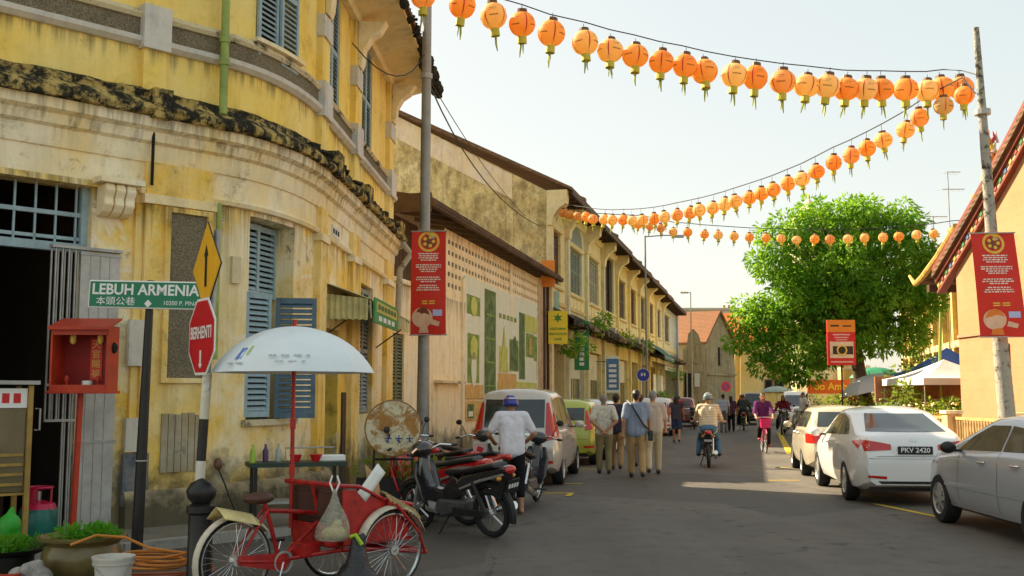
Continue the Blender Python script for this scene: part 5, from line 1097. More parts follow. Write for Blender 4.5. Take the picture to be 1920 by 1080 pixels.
def car(name, label, loc, rz, sp, plate=None):
    L, W, H = sp['L'], sp['W'], sp['H']; root = thing(name, label, 'car', loc, rz); paint = sp['paint']
    top, belt, plan, bot = sm(sp['top'], .05), sm(sp['belt'], .12), sm(sp['plan'], .10), sm(sp.get('bot', [(-L / 2, .32), (-L / 2 + .4, .2), (L / 2 - .5, .2), (L / 2, .28)]), .08)
    xs = sorted(set([round(-L / 2 * math.cos(math.pi * k_ / 56) * 1.0, 4) for k_ in range(57)])); tum = sp.get('tum', .30)
    def sec(x):
        z0, zt, W_ = bot(x), top(x), plan(x); zb = min(belt(x), zt - .015); gh = zt - zb; wr = max(W_ - .06 - tum * gh, W_ * .45); c = min(.05, .3 * gh + .012)
        pts = [(0, z0), (W_ * .82, z0), (W_ * .93, z0 + .05), (W_ * .975, z0 + .16), (W_ * .995, z0 + .3 * (zb - z0) + .06), (W_, z0 + .55 * (zb - z0)), (W_ * .985, z0 + .72 * (zb - z0)), (W_ * .98, zb - .09 * min(1, (zb - z0))), (W_ * .955, zb - .015)]
        rc = min(.13, gh * .45)
        for f in (.0, .35, .7, 1.): pts.append((W_ - .055 + (wr + rc * .12 - W_ + .055) * f, zb + (gh - rc) * f))
        pts += [(wr - rc * .12, zt - rc * .45), (wr - rc * .5, zt - rc * .12), (wr - rc * 1.1, zt + c * .15), (wr * .5, zt + c * .75), (0, zt + c)]
        return pts
    rows = []
    for x in xs:
        p = sec(x); rows.append([V(x, y, z) for y, z in p] + [V(x, -y, z) for y, z in p[-2::-1]])
    b = MB(); b.grid(rows); n = len(rows[0]); b.f.append(tuple(range(n - 1))); b.m.append(0); b.f.append(tuple(len(b.v) - n + k_ for k_ in range(n - 1))[::-1]); b.m.append(0)
    me = b.mesh('body', paint); bm = bmesh.new(); bm.from_mesh(me); bmesh.ops.remove_doubles(bm, verts=bm.verts, dist=.0005); bmesh.ops.recalc_face_normals(bm, faces=bm.faces); bm.to_mesh(me)
    bvh = BVHTree.FromBMesh(bm); bm.free(); body = link('body', me, root); r = sp['wr']
    cut = MB(); ax = sp['axles']; arch = sp.get('arch', 1.13)
    for x in ax:
        for s_ in (-1, 1): cut.lathe([(.001, 0), (r * arch, 0), (r * arch, s_ * .34), (.001, s_ * .34)], 26, (x, s_ * (W / 2 - .26), r), axis=(0, 1, 0))
    co = cut.build('cutter', M_BLK); bo = body.modifiers.new('arch', 'BOOLEAN'); bo.operation = 'DIFFERENCE'; bo.object = co; bo.solver = 'EXACT'; bo.use_self = True
    COL.objects.unlink(co); TMP.collection.objects.link(co); me2 = baked(body); COL.objects.link(body); body.modifiers.clear(); body.data = me2; me2.name = 'body'; bpy.data.objects.remove(co)
    if len(me2.materials) < 1: me2.materials.append(paint)
    while len(me2.materials) > 1: me2.materials.pop(index=len(me2.materials) - 1)
    me2.polygons.foreach_set('material_index', [0] * len(me2.polygons)); me2.polygons.foreach_set('use_smooth', [True] * len(me2.polygons)); me2.set_sharp_from_angle(angle=R(33))
    MB().box((0, 0, .36), (L * .93, W * .72, .3)).build('underbody', M_BLK, root)
    cast = {'L': lambda u, v: (V(u, 3, v), V(0, -1, 0)), 'R': lambda u, v: (V(u, -3, v), V(0, 1, 0)), 'B': lambda u, v: (V(-5, u, v), V(1, 0, 0)), 'F': lambda u, v: (V(5, u, v), V(-1, 0, 0)), 'T': lambda u, v: (V(u, v, 4), V(0, 0, -1))}
    def decal(nm, side, lo, hi, m_, off=.006, nu=16, nv=6, parent=root):
        lo = [Vector((*p, 0)) for p in lo]; hi = [Vector((*p, 0)) for p in hi]
        def along(pl, t_):
            d = [0.0]
            for a, c in zip(pl, pl[1:]): d.append(d[-1] + (c - a).length)
            t_ *= d[-1]
            for k_ in range(len(pl) - 1):
                if t_ <= d[k_ + 1] + 1e-9: return pl[k_].lerp(pl[k_ + 1], (t_ - d[k_]) / max(d[k_ + 1] - d[k_], 1e-9))
            return pl[-1]
        b = MB(); idx = {}
        for i in range(nu + 1):
            a, c = along(lo, i / nu), along(hi, i / nu)
            for j in range(nv + 1):
                q_ = a.lerp(c, j / nv); o_, d_ = cast[side](q_.x, q_.y); h = bvh.ray_cast(o_, d_)
                if h[0] is not None:
                    nn = h[1] if h[1].dot(d_) < 0 else -h[1]; idx[(i, j)] = len(b.v); b.v.append(tuple(h[0] + nn * off))
        for i in range(nu):
            for j in range(nv):
                f = [(i, j), (i + 1, j), (i + 1, j + 1), (i, j + 1)]
                if all(k_ in idx for k_ in f): b.f.append(tuple(idx[k_] for k_ in f)); b.m.append(0)
        return b.build(nm, m_, parent, smooth=60)
    for s_ in 'LR':
        for (lo, hi) in sp['side']: decal('side_window', s_, lo, hi, M_CGL, .005, 18, 6)
        for (lo, hi) in sp.get('pillar', []): decal('pillar_trim', s_, lo, hi, M_BLK, .006, 3, 5)
        for (lo, hi) in sp.get('seams', []): decal('door_seam', s_, lo, hi, M_BLK, .003, 2, 10)
        for (lo, hi, m_) in sp.get('strips', []): decal('side_strip', s_, lo, hi, m_, .008, 20, 2)
        for (x, z) in sp.get('handles', []):
            yw = (1 if s_ == 'L' else -1); h = bvh.ray_cast(V(x, yw * 3, z), V(0, -yw, 0)); 
            if h[0] is not None: MB().tube([h[0] + V(-.09, 0, 0), h[0] + V(-.05, yw * .03, 0), h[0] + V(.05, yw * .03, 0), h[0] + V(.09, 0, 0)], .014, 6).build('door_handle', sp.get('hm', paint), root)
    for (sd_, lo, hi) in sp.get('ends', []): decal('windscreen' if sd_ == 'F' else 'rear_window', sd_, lo, hi, M_CGL, .005, 18, 8)
    for (nm, sd_, lo, hi, m_) in sp.get('bits', []): decal(nm, sd_, lo, hi, m_, .009, 12, 5)
    for x in ax:
        for s_ in (-1, 1): add_wheel(root, V(x, s_ * (W / 2 - .115), r), r, .2, sp.get('spk', 5), s_ > 0)
    mx = sp['mirror']
    for s_ in (-1, 1):
        MB().ball((mx[0], s_ * (W / 2 + .07), mx[1]), (.07, .1, .075), 10, 8).build('mirror', sp.get('mm', paint), root, smooth=True); MB().box((mx[0] + .01, s_ * (W / 2 - .03), mx[1] - .04), (.05, .14, .03)).build('mirror_arm', M_BLK, root)
    if plate:
        px_, pz, pw = sp['plate']; p = MB().box((px_, 0, pz), (.02, pw, pw * .23)).build('number_plate', M_PLATE, root)
        if plate != ' ': lit_text('lettering', plate, pw * .2, M_WLET, p, (px_ - .012, 0, pz), (R(90), 0, R(-90)), .001, sx=1.05, bold=.002)
    return root
def xs_(a, k_): return [(x, z) for x, z in a]
# white saloon (rear towards us)
def sedan(paint, L=4.5, W=1.78, H=1.43, deck=1.05):
    h = L / 2
    return dict(L=L, W=W, H=H, paint=paint, wr=.315, axles=(-h + .98, h - .9), spk=5, tum=.36,
        top=[(-h, .62), (-h + .03, .88), (-h + .09, deck - .01), (-h + .5, deck + .03), (-h + .62, deck + .06), (-h + 1.45, H - .07), (-h + 2.0, H - .01), (-h + 2.5, H - .03), (-h + 2.95, H - .17), (-h + 3.55, 1.0), (h - .35, .86), (h - .08, .72), (h, .5)],
        belt=[(-h, .86), (-h + .4, .97), (-h + 1.6, .98), (h - 1.4, .90), (h - .4, .80), (h, .62)],
        plan=[(-h, W * .37), (-h + .12, W * .44), (-h + .5, W * .485), (-.4, W * .5), (h - .8, W * .485), (h - .25, W * .42), (h, W * .33)],
        side=[([(-h + .95, 1.03), (-h + 1.86, 1.01)], [(-h + 1.4, 1.27), (-h + 1.86, H - .10)]), ([(-h + 1.92, 1.01), (-h + 3.25, .965)], [(-h + 1.92, H - .10), (-h + 2.45, H - .11), (-h + 2.95, 1.14)])],
        seams=[([(-h + 1.2, .4), (-h + 1.206, .4)], [(-h + 1.1, 1.0), (-h + 1.106, 1.0)]), ([(-h + 1.9, .3), (-h + 1.907, .3)], [(-h + 1.9, 1.0), (-h + 1.907, 1.0)]), ([(-h + 3.1, .32), (-h + 3.107, .32)], [(-h + 3.1, .95), (-h + 3.107, .95)])],
        handles=[(-h + 1.45, .87), (-h + 2.35, .86)], ends=[('B', [(-.60, deck + .06), (.60, deck + .06)], [(-.46, H - .085), (.46, H - .085)]), ('F', [(-.66, 1.0), (.66, 1.0)], [(-.5, H - .1), (.5, H - .1)])],
        mirror=(-h + 3.12, 1.0), plate=(-h - .012, .83, .5))
wp = carpaint('pearl_white_paint', (.80, .79, .76), 0., .2); s_ = sedan(wp, 4.53, 1.78, 1.44, 1.03); h = s_['L'] / 2
s_['bits'] = [('tail_light', 'B', [(.34, .83), (.72, .81)], [(.34, .91), (.6, .96), (.75, .975)], M_RLAMP), ('tail_light', 'B', [(-.34, .83), (-.72, .81)], [(-.34, .91), (-.6, .96), (-.75, .975)], M_RLAMP), ('tail_light', 'L', [(-h + .2, .84), (-h + .46, .93)], [(-h + .2, .955), (-h + .48, .965)], M_RLAMP), ('tail_light', 'R', [(-h + .2, .84), (-h + .46, .93)], [(-h + .2, .955), (-h + .48, .965)], M_RLAMP),
    ('reflector', 'B', [(.42, .40), (.68, .42)], [(.42, .44), (.68, .455)], M_RLAMP), ('reflector', 'B', [(-.42, .40), (-.68, .42)], [(-.42, .44), (-.68, .455)], M_RLAMP), ('boot_seam', 'B', [(-.56, .735), (.56, .735)], [(-.56, .74), (.56, .74)], M_BLK), ('plate_recess', 'B', [(-.3, .76), (.3, .76)], [(-.33, .9), (.33, .9)], wp), ('rear_emblem', 'B', [(-.05, .955), (.05, .955)], [(-.05, .99), (.05, .99)], M_CHR), ('bumper_seam', 'B', [(-.8, .70), (.8, .70)], [(-.8, .704), (.8, .704)], M_BLK), ('bumper_vent', 'B', [(-.5, .33), (.5, .33)], [(-.55, .37), (.55, .37)], M_BLK)]
car('white_saloon', 'white saloon car parked on the right, rear towards us, plate PKV2420', (6.3, 18.35, 0), R(83), s_, 'PKV 2420')
gp = carpaint('silver_grey_paint', (.36, .38, .41), .0, .22); s_ = sedan(gp, 4.67, 1.79, 1.40, 1.0); s_['spk'] = 7; s_['hm'] = M_CHR; h = s_['L'] / 2
s_['strips'] = [([(-h + .3, .52), (h - .6, .50)], [(-h + .3, .545), (h - .6, .525)], gp), ([(-h + 1.0, .26), (h - 1.2, .26)], [(-h + 1.0, .3), (h - 1.2, .3)], gp), ([(-h + .9, 1.30), (-h + 2.0, 1.325)], [(-h + .9, 1.31), (-h + 2.0, 1.335)], M_CHR)][:2]
s_['axles'] = (-h + 1.05, h - .92); s_['mm'] = M_BLK
s_['bits'] = [('tail_light', 'B', [(.5, .72), (.8, .72)], [(.5, .95), (.8, .95)], M_RLAMP), ('tail_light', 'B', [(-.5, .72), (-.8, .72)], [(-.5, .95), (-.8, .95)], M_RLAMP)]
car('grey_saloon', 'metallic grey saloon at the right edge, seen from its left side', (6.42, 12.72, 0), R(88.5), s_, ' ')
# beige saloon ahead of the white car
bp_ = carpaint('beige_paint', (.52, .46, .34), .15, .3); s_ = sedan(bp_, 4.15, 1.65, 1.40, 1.0); h = s_['L'] / 2; s_['wr'] = .285; s_['spk'] = 6
s_['top'] = [(-h, .6), (-h + .04, .9), (-h + .2, 1.0), (-h + .6, 1.35), (-h + .9, 1.39), (-h + 2.2, 1.39), (-h + 2.6, 1.3), (-h + 3.1, .98), (h - .3, .88), (h - .06, .74), (h, .5)]
s_['side'] = [([(-h + .55, 1.0), (-h + 1.05, 1.0)], [(-h + .72, 1.3), (-h + 1.05, 1.31)]), ([(-h + 1.12, 1.0), (-h + 1.78, .98)], [(-h + 1.12, 1.31), (-h + 1.78, 1.31)]), ([(-h + 1.85, .98), (-h + 2.85, .96)], [(-h + 1.85, 1.31), (-h + 2.4, 1.28)])]
s_['ends'] = [('B', [(-.55, 1.02), (.55, 1.02)], [(-.48, 1.31), (.48, 1.31)]), ('F', [(-.6, 1.0), (.6, 1.0)], [(-.5, 1.3), (.5, 1.3)])]
s_['bits'] = [('tail_light', 'B', [(.45, .7), (.76, .7)], [(.45, .88), (.76, .88)], M_RLAMP), ('tail_light', 'B', [(-.45, .7), (-.76, .7)], [(-.45, .88), (-.76, .88)], M_RLAMP)]
car('beige_estate_car', 'dull beige estate car parked just ahead of the white saloon', (6.98, 23.3, 0), R(80), s_, ' ')
# people carriers and small hatchbacks on the left
def van(paint, L, W, H, bon=.95, wr=.3):
    h = L / 2
    return dict(L=L, W=W, H=H, paint=paint, wr=wr, axles=(-h + .72, h - .85), spk=6, tum=.22,
        top=[(-h, .55), (-h + .03, .95), (-h + .1, 1.12), (-h + .3, H - .1), (-h + .42, H - .02), (-h + 1.6, H), (-h + 2.4, H - .06), (-h + 2.75, H - .2), (h - .72, 1.05), (h - .3, .92), (h - .06, .74), (h, .5)],
        belt=[(-h, 1.0), (-h + 1.5, 1.0), (h - 1.2, .92), (h - .4, .85), (h, .62)], plan=[(-h, W * .41), (-h + .1, W * .47), (-h + .5, W * .495), (0, W * .5), (h - .8, W * .485), (h - .25, W * .42), (h, W * .33)],
        side=[([(-h + .5, 1.06), (-h + 1.15, 1.04)], [(-h + .55, H - .18), (-h + 1.15, H - .13)]), ([(-h + 1.22, 1.04), (-h + 2.1, 1.02)], [(-h + 1.22, H - .13), (-h + 2.1, H - .14)]), ([(-h + 2.17, 1.02), (-h + 3.1, .98)], [(-h + 2.17, H - .14), (-h + 2.6, H - .22)])],
        seams=[([(-h + 1.18, .35), (-h + 1.187, .35)], [(-h + 1.18, 1.0), (-h + 1.187, 1.0)]), ([(-h + 2.13, .32), (-h + 2.137, .32)], [(-h + 2.13, 1.0), (-h + 2.137, 1.0)])], handles=[(-h + 1.4, .9), (-h + 2.3, .88)],
        ends=[('B', [(-W*.325, 1.06), (W*.325, 1.06)], [(-W*.32, H - .17), (W*.32, H - .17)]), ('F', [(-.66, 1.05), (.66, 1.05)], [(-.55, H - .2), (.55, H - .2)])], mirror=(h - 1.35, 1.05), plate=(-h - .012, .78, .45),
        bits=[('tail_light', 'B', [(W*.34, .82), (W*.455, .86)], [(W*.335, H - .24), (W*.36, H - .22)], M_RLAMP), ('tail_light', 'B', [(-W*.34, .82), (-W*.455, .86)], [(-W*.335, H - .24), (-W*.36, H - .22)], M_RLAMP), ('tail_light', 'R', [(-h + .13, .88), (-h + .34, 1.0)], [(-h + .27, 1.3), (-h + .36, 1.36)], M_RLAMP), ('tail_light', 'L', [(-h + .13, .88), (-h + .34, 1.0)], [(-h + .27, 1.3), (-h + .36, 1.36)], M_RLAMP), ('reflector', 'B', [(.5, .42), (.72, .42)], [(.5, .47), (.72, .47)], M_RLAMP), ('reflector', 'B', [(-.5, .42), (-.72, .42)], [(-.5, .47), (-.72, .47)], M_RLAMP), ('boot_seam', 'B', [(-.7, .62), (.7, .62)], [(-.7, .626), (.7, .626)], M_BLK), ('boot_strip', 'B', [(-.55, .93), (.55, .93)], [(-.55, .955), (.55, .955)], M_CHR)])
vp = carpaint('champagne_silver_paint', (.58, .54, .47), .15, .22); s_ = van(vp, 4.3, 1.72, 1.74)
mv = car('people_carrier', 'champagne people carrier on the left, red tail lamps flanking its rear window', (.36, 21.7, 0), R(81), s_, ' ')
s_ = van(carpaint('lime_green_paint', (.40, .46, .06), .1, .25), 3.5, 1.55, 1.52, wr=.27); car('green_hatchback', 'yellow-green small hatchback ahead of the people carrier', (1.52, 27.0, 0), R(79), s_, ' ')
s_ = van(carpaint('pale_silver_paint', (.60, .62, .62), .3, .25), 3.9, 1.65, 1.50, wr=.28); car('silver_hatchback', 'pale silver hatchback ahead of the green one', (2.45, 32.2, 0), R(78), s_, ' ')
s_ = van(carpaint('white_hatch_paint', (.72, .72, .70), .0, .25), 4.0, 1.68, 1.52, wr=.29); car('white_hatchback', 'small white car parked beyond the walking woman', (6.15, 45.5, 0), R(77), s_, ' ')
s_ = van(carpaint('black_suv_paint', (.02, .02, .022), .0, .25), 4.4, 1.8, 1.75, wr=.34); car('dark_four_wheel_drive', 'dark off-roader driving away near the street end', (13.9, 62, 0), R(77), s_, ' ')
s_ = van(carpaint('white_van_paint', (.68, .70, .70), .0, .25), 4.4, 1.75, 1.85, wr=.31); s_['bits'] = [('head_light', 'F', [(.45, .7), (.75, .7)], [(.45, .84), (.7, .84)], M_CLAMP), ('head_light', 'F', [(-.45, .7), (-.75, .7)], [(-.45, .84), (-.7, .84)], M_CLAMP)]
car('white_van', 'white van facing us at the far end by the grey parasol', (15.6, 59, 0), R(77 + 180), s_)
s_ = van(carpaint('dark_red_paint', (.16, .03, .03), .0, .25), 4.0, 1.7, 1.5, wr=.3); car('dark_red_car', 'dark red car beside the far shophouses', (9.2, 58, 0), R(77), s_, ' ')

# ================================================================== motorbikes
def spoked(root, loc, r, w_, mt, n=0, rimm=None, name='wheel', cast=5, rr=.8):
    rim = MB().torus((0, 0, 0), r * rr, r * .055, (0, 1, 0), 32, 6).build(name, rimm or M_RIM, root, loc=loc, smooth=True)
    MB().torus((0, 0, 0), r - w_ / 2, w_ / 2, (0, 1, 0), 32, 8).build('tyre', M_TYRE, rim, smooth=True); MB().lathe([(.001, -.05), (r * .13, -.05), (r * .16, 0), (r * .13, .05), (.001, .05)], 10, axis=(0, 1, 0)).build('hub', M_RIM, rim)
    b = MB(); k_n = n or cast
    for k_ in range(k_n):
        a = 2 * math.pi * k_ / k_n; d = V(math.cos(a), 0, math.sin(a)); a2 = a + (.35 if k_ % 2 else -.35) * (1 if n else .3); d2 = V(math.cos(a2), 0, math.sin(a2)); b.tube([d2 * r * .12 + V(0, .03 * (1 if k_ % 2 else -1) * (1 if n else 0), 0), d * r * rr], .0022 if n else .014, 4)
    b.build('spokes', M_CHR if n else (rimm or M_RIM), rim, kind='stuff' if n else None); return rim
def motorbike(label, loc, rz, col, seat=(.012, .012, .012), name='motorbike', lean=0., basket=False, mirrors=True, group='motorbikes in the street'):
    o = thing(name, label, 'motorbike', loc, rz, group); o.rotation_euler = (lean, 0, rz)
    mp = mat('bike_paint_%02x%02x%02x' % tuple(int(c * 255) for c in col), col, .25, var=.15, spec=.6, coat=.5); ms = mat('bike_seat_vinyl', seat, .5, var=.2)
    spoked(o, V(-.62, 0, .285), .285, .075, None); spoked(o, V(.62, 0, .285), .285, .07, None)
    def slabx(pts, w_, nm, m_, bev=.02, w2=None): # profile in xz extruded in y
        b = MB(); b.prism([V(x, -w_ / 2, z) for x, z in pts], V(0, w_, 0)); return b.build(nm, m_, o, bevel=bev)
    slabx([(-.98, .80), (-.95, .86), (-.6, .80), (-.25, .72), (-.12, .62), (-.2, .52), (-.45, .58), (-.72, .70)], .17, 'tail_panel', mp, .04)
    slabx([(-.93, .745), (-.55, .655), (-.22, .545), (-.22, .575), (-.55, .69), (-.93, .775)], .21, 'side_trim', M_RIM, .008)
    slabx([(-.86, .84), (-.8, .885), (-.5, .84), (-.3, .80), (-.05, .79), (.02, .74), (-.1, .71), (-.4, .76)], .25, 'seat', ms, .05)
    slabx([(-.2, .66), (-.1, .72), (.12, .52), (.34, .56), (.44, .9), (.5, .92), (.5, .62), (.42, .38), (.1, .34), (-.2, .46)], .14, 'frame_cover', mp, .03)
    b = MB(); rows = []
    for k_ in range(9):
        y = -.2 + .05 * k_; rows.append([V(.50 - 1.1 * y * y, y * .7, .86), V(.5 - 1.5 * y * y, y * 1.0, .70), V(.40 - 1.2 * y * y, y * .95, .42), V(.34 - y * y, y * .6, .3)])
    b.grid(rows); ls = b.build('leg_shield', mp, o, smooth=60); m_ = ls.modifiers.new('solid', 'SOLIDIFY'); m_.thickness = .02
    slabx([(-.26, .24), (-.3, .42), (.16, .42), (.28, .3), (.1, .2)], .2, 'engine', mat('engine_alloy', (.14, .14, .14), .5, .5, var=.3), .03); MB().tube([V(.2, .06, .3), V(.36, .06, .32)], .07, 10).build('cylinder_head', M_STEEL, o)
    MB().tube([V(.22, -.1, .26), V(.0, -.15, .2), V(-.3, -.16, .22), V(-.85, -.17, .36)], [.018, .022, .045, .05], 8).build('exhaust', M_CHR, o, smooth=True)
    slabx([(-.62, .25), (-.58, .33), (-.1, .34), (-.1, .27)], .03, 'chain_case', M_BLK, .006).location = (0, .11, 0)
    for s in (-1, 1): MB().tube([V(.62, s * .07, .285), V(.5, s * .07, .62), V(.43, s * .06, .9)], .022, 8).build('fork_leg', M_STEEL, o); MB().tube([V(-.62, s * .1, .3), V(-.45, s * .1, .66)], .026, 8).build('shock_absorber', M_BLK if s > 0 else M_CHR, o); MB().tube([V(-.1, s * .12, .27), V(-.05, s * .3, .27)], .014, 6).build('footpeg', M_BLK, o)
    b = MB().torus((.62, 0, .285), .325, .055, (0, 1, 0), 14, 6, a0=R(-150), a1=R(-25), flat=.75); b.build('front_mudguard', mp, o, smooth=True)
    b = MB().torus((-.62, 0, .285), .34, .05, (0, 1, 0), 12, 6, a0=R(-195), a1=R(-60), flat=.9); b.build('rear_mudguard', M_BLK, o, smooth=True)
    MB().tube([V(.30, -.34, 1.0), V(.36, -.2, 1.03), V(.42, -.06, .98), V(.42, .06, .98), V(.36, .2, 1.03), V(.30, .34, 1.0)], .014, 8).build('handlebar', M_CHR, o)
    for s in (-1, 1): MB().tube([V(.30, s * .34, 1.0), V(.275, s * .42, .995)], .018, 8).build('grip', M_BLK, o); mirrors and MB().tube([V(.34, s * .24, 1.03), V(.34, s * .3, 1.16), V(.33, s * .34, 1.22)], .007, 6).build('mirror_stem', M_BLK, o); mirrors and MB().ball((.33, s * .36, 1.25), (.02, .06, .045), 10, 6).build('mirror', M_BLK, o, smooth=True)
    MB().ball((.47, 0, 1.0), (.12, .15, .1), 12, 8).build('headlight_cowl', mp, o, smooth=True); MB().ball((.56, 0, .99), (.045, .1, .06), 10, 6).build('headlight', M_CLAMP, o, smooth=True)
    MB().ball((-.98, 0, .81), (.05, .085, .05), 10, 6).build('tail_light', M_RLAMP, o, smooth=True); p = MB().box((-1.0, 0, .63), (.012, .2, .15), ry=R(-18)).build('number_plate', M_PLATE, o)
    for k_ in range(4): MB().box((-1.008, -.066 + .044 * k_, .63), (.004, .028, .05), ry=R(-18)).build('lettering', M_WLET, p)
    slabx([(-.98, .78), (-.84, .46), (-.80, .46), (-.9, .76)], .12, 'plate_holder', M_BLK, .01)
    for s in (-1, 1): MB().ball((-.9, s * .12, .72), (.03, .035, .025), 8, 6).build('indicator', mat('amber_lens', (.7, .3, .03), .2), o)
    MB().tube([V(-.05, .12, .25), V(.08, .2, .02)], .012, 6).build('side_stand', M_BLK, o)
    if basket: MB().box((.62, 0, .9), (.24, .32, .22)).build('basket', mat('basket_pink', (.6, .03, .12), .6), o)
    return o
fb = motorbike('black motorbike with silver side trim parked beside the trishaw', (-.68, 13.07, 0), R(138), (.022, .016, .017), lean=R(-7), mirrors=False)
motorbike('bright red motorbike right behind the black one', (-1.08, 14.15, 0), R(148), (.58, .012, .012), lean=R(-6))
motorbike('red motorbike in the middle of the parked bikes', (-1.0, 15.05, 0), R(160), (.5, .03, .012), lean=R(6), mirrors=False)
motorbike('red motorbike nearest the grey pole, nose to the wall', (-1.2, 16.1, 0), R(140), (.5, .02, .015), lean=R(-6))
motorbike('dark motorbike beside the man in the blue helmet', (.22, 16.3, 0), R(75), (.03, .03, .035), lean=R(4))
motorbike('dark parked motorbike between people carrier and black motorbike', (-.62, 17.3, 0), R(60), (.05, .05, .05), lean=R(-6))
motorbike('motorbike ridden by the man in the striped shirt', (4.62, 25.3, 0), R(79), (.03, .03, .035))
motorbike('motorbike ridden away by the dark-clothed rider in the distance', (10.95, 50.8, 0), R(78), (.05, .02, .02))
motorbike('motorbike parked facing us beside the woman cyclist', (11.4, 45.2, 0), R(250), (.05, .05, .06), lean=R(-6)); motorbike('motorbike parked at the right kerb behind the beige car', (12.6, 47.5, 0), R(245), (.4, .42, .45), lean=R(-6)); motorbike('motorbike parked by the far shophouses', (9.0, 53, 0), R(80), (.05, .05, .05), lean=R(-6))
# ================================================================== people
def capsule(b, p0, r0, p1, r1, n=10):
    p0, p1 = Vector(p0), Vector(p1); d = p1 - p0
    if d.length < 1e-5: d = V(0, 0, 1e-3); p1 = p0 + d
    d.normalize(); pts, rs = [], []
    for k_ in range(4): a = R(8 + 27 * k_); pts.append(p0 - d * r0 * math.cos(a)); rs.append(r0 * math.sin(a))
    for k_ in range(4): a = R(89 - 27 * k_); pts.append(p1 + d * r1 * math.cos(a)); rs.append(r1 * math.sin(a))
    b.tube(pts, rs, n)
def blob(name, caps, mtl, parent, vox=.016, smooth=5, balls=()):
    b = MB()
    for c in caps: capsule(b, *c)
    for (c, r) in balls: b.ball(c, r, 12, 8)
    o = b.build(name, mtl, None); m_ = o.modifiers.new('r', 'REMESH'); m_.mode = 'VOXEL'; m_.voxel_size = vox; m_.use_smooth_shade = True
    s_ = o.modifiers.new('s', 'SMOOTH'); s_.factor = .5; s_.iterations = smooth
    me = baked(o); me.name = name; bpy.data.objects.remove(o)
    me.materials.clear(); me.materials.append(mtl); me.polygons.foreach_set('use_smooth', [True] * len(me.polygons)); return link(name, me, parent)
def cloth(name, col, col2=None, kind=None, var=.18):
    if name in _mc: return _mc[name]
    t = NT(name); co = t.co('Object'); n = t.noise(co, 7, 5, .6); f = t.noise(t.co('Object', (14, 14, 5)), 1., 3, .5); c = t.mix(n, col, tuple(x * (1 - var) for x in col))
    if kind == 'stripe':
        z = t.n('SeparateXYZ', {'Vector': co}).outputs[2]; w_ = t.math('SINE', t.math('MULTIPLY', z, 105.)); c = t.mix(t.ramp(w_, .35, .6), c, col2)
    if kind == 'print': c = t.mix(t.ramp(t.noise(co, 16, 3, .7), .50, .58), c, col2)
    t.bump(t.math('ADD', n, f), .6, .03); _mc[name] = t.done(c, .9, 0, .15); return _mc[name]
M_SKIN = [mat('skin_tan', (.42, .21, .11), .5, var=.1), mat('skin_light', (.56, .32, .19), .5, var=.1), mat('skin_brown', (.26, .12, .06), .5, var=.1)]
M_HAIR = mat('black_hair', (.012, .010, .009), .45, var=.3, sc=30, bump=.4); M_GHAIR = mat('grey_hair', (.26, .25, .23), .6, var=.4, sc=30, bump=.4); M_SHOE = mat('dark_shoe', (.03, .022, .018), .5)
STAND = dict(eL=(-.02, .25, 1.12), wL=(.05, .26, .87), eR=(-.02, -.25, 1.12), wR=(.05, -.26, .87), kL=(.03, .10, .50), aL=(0, .10, .08), kR=(.03, -.10, .50), aR=(0, -.10, .08))
WALK = dict(STAND, kL=(.12, .10, .51), aL=(.20, .10, .09), kR=(.02, -.10, .50), aR=(-.26, -.10, .12), eL=(-.12, .25, 1.13), wL=(-.08, .27, .88), eR=(.07, -.25, 1.14), wR=(.2, -.26, .93))
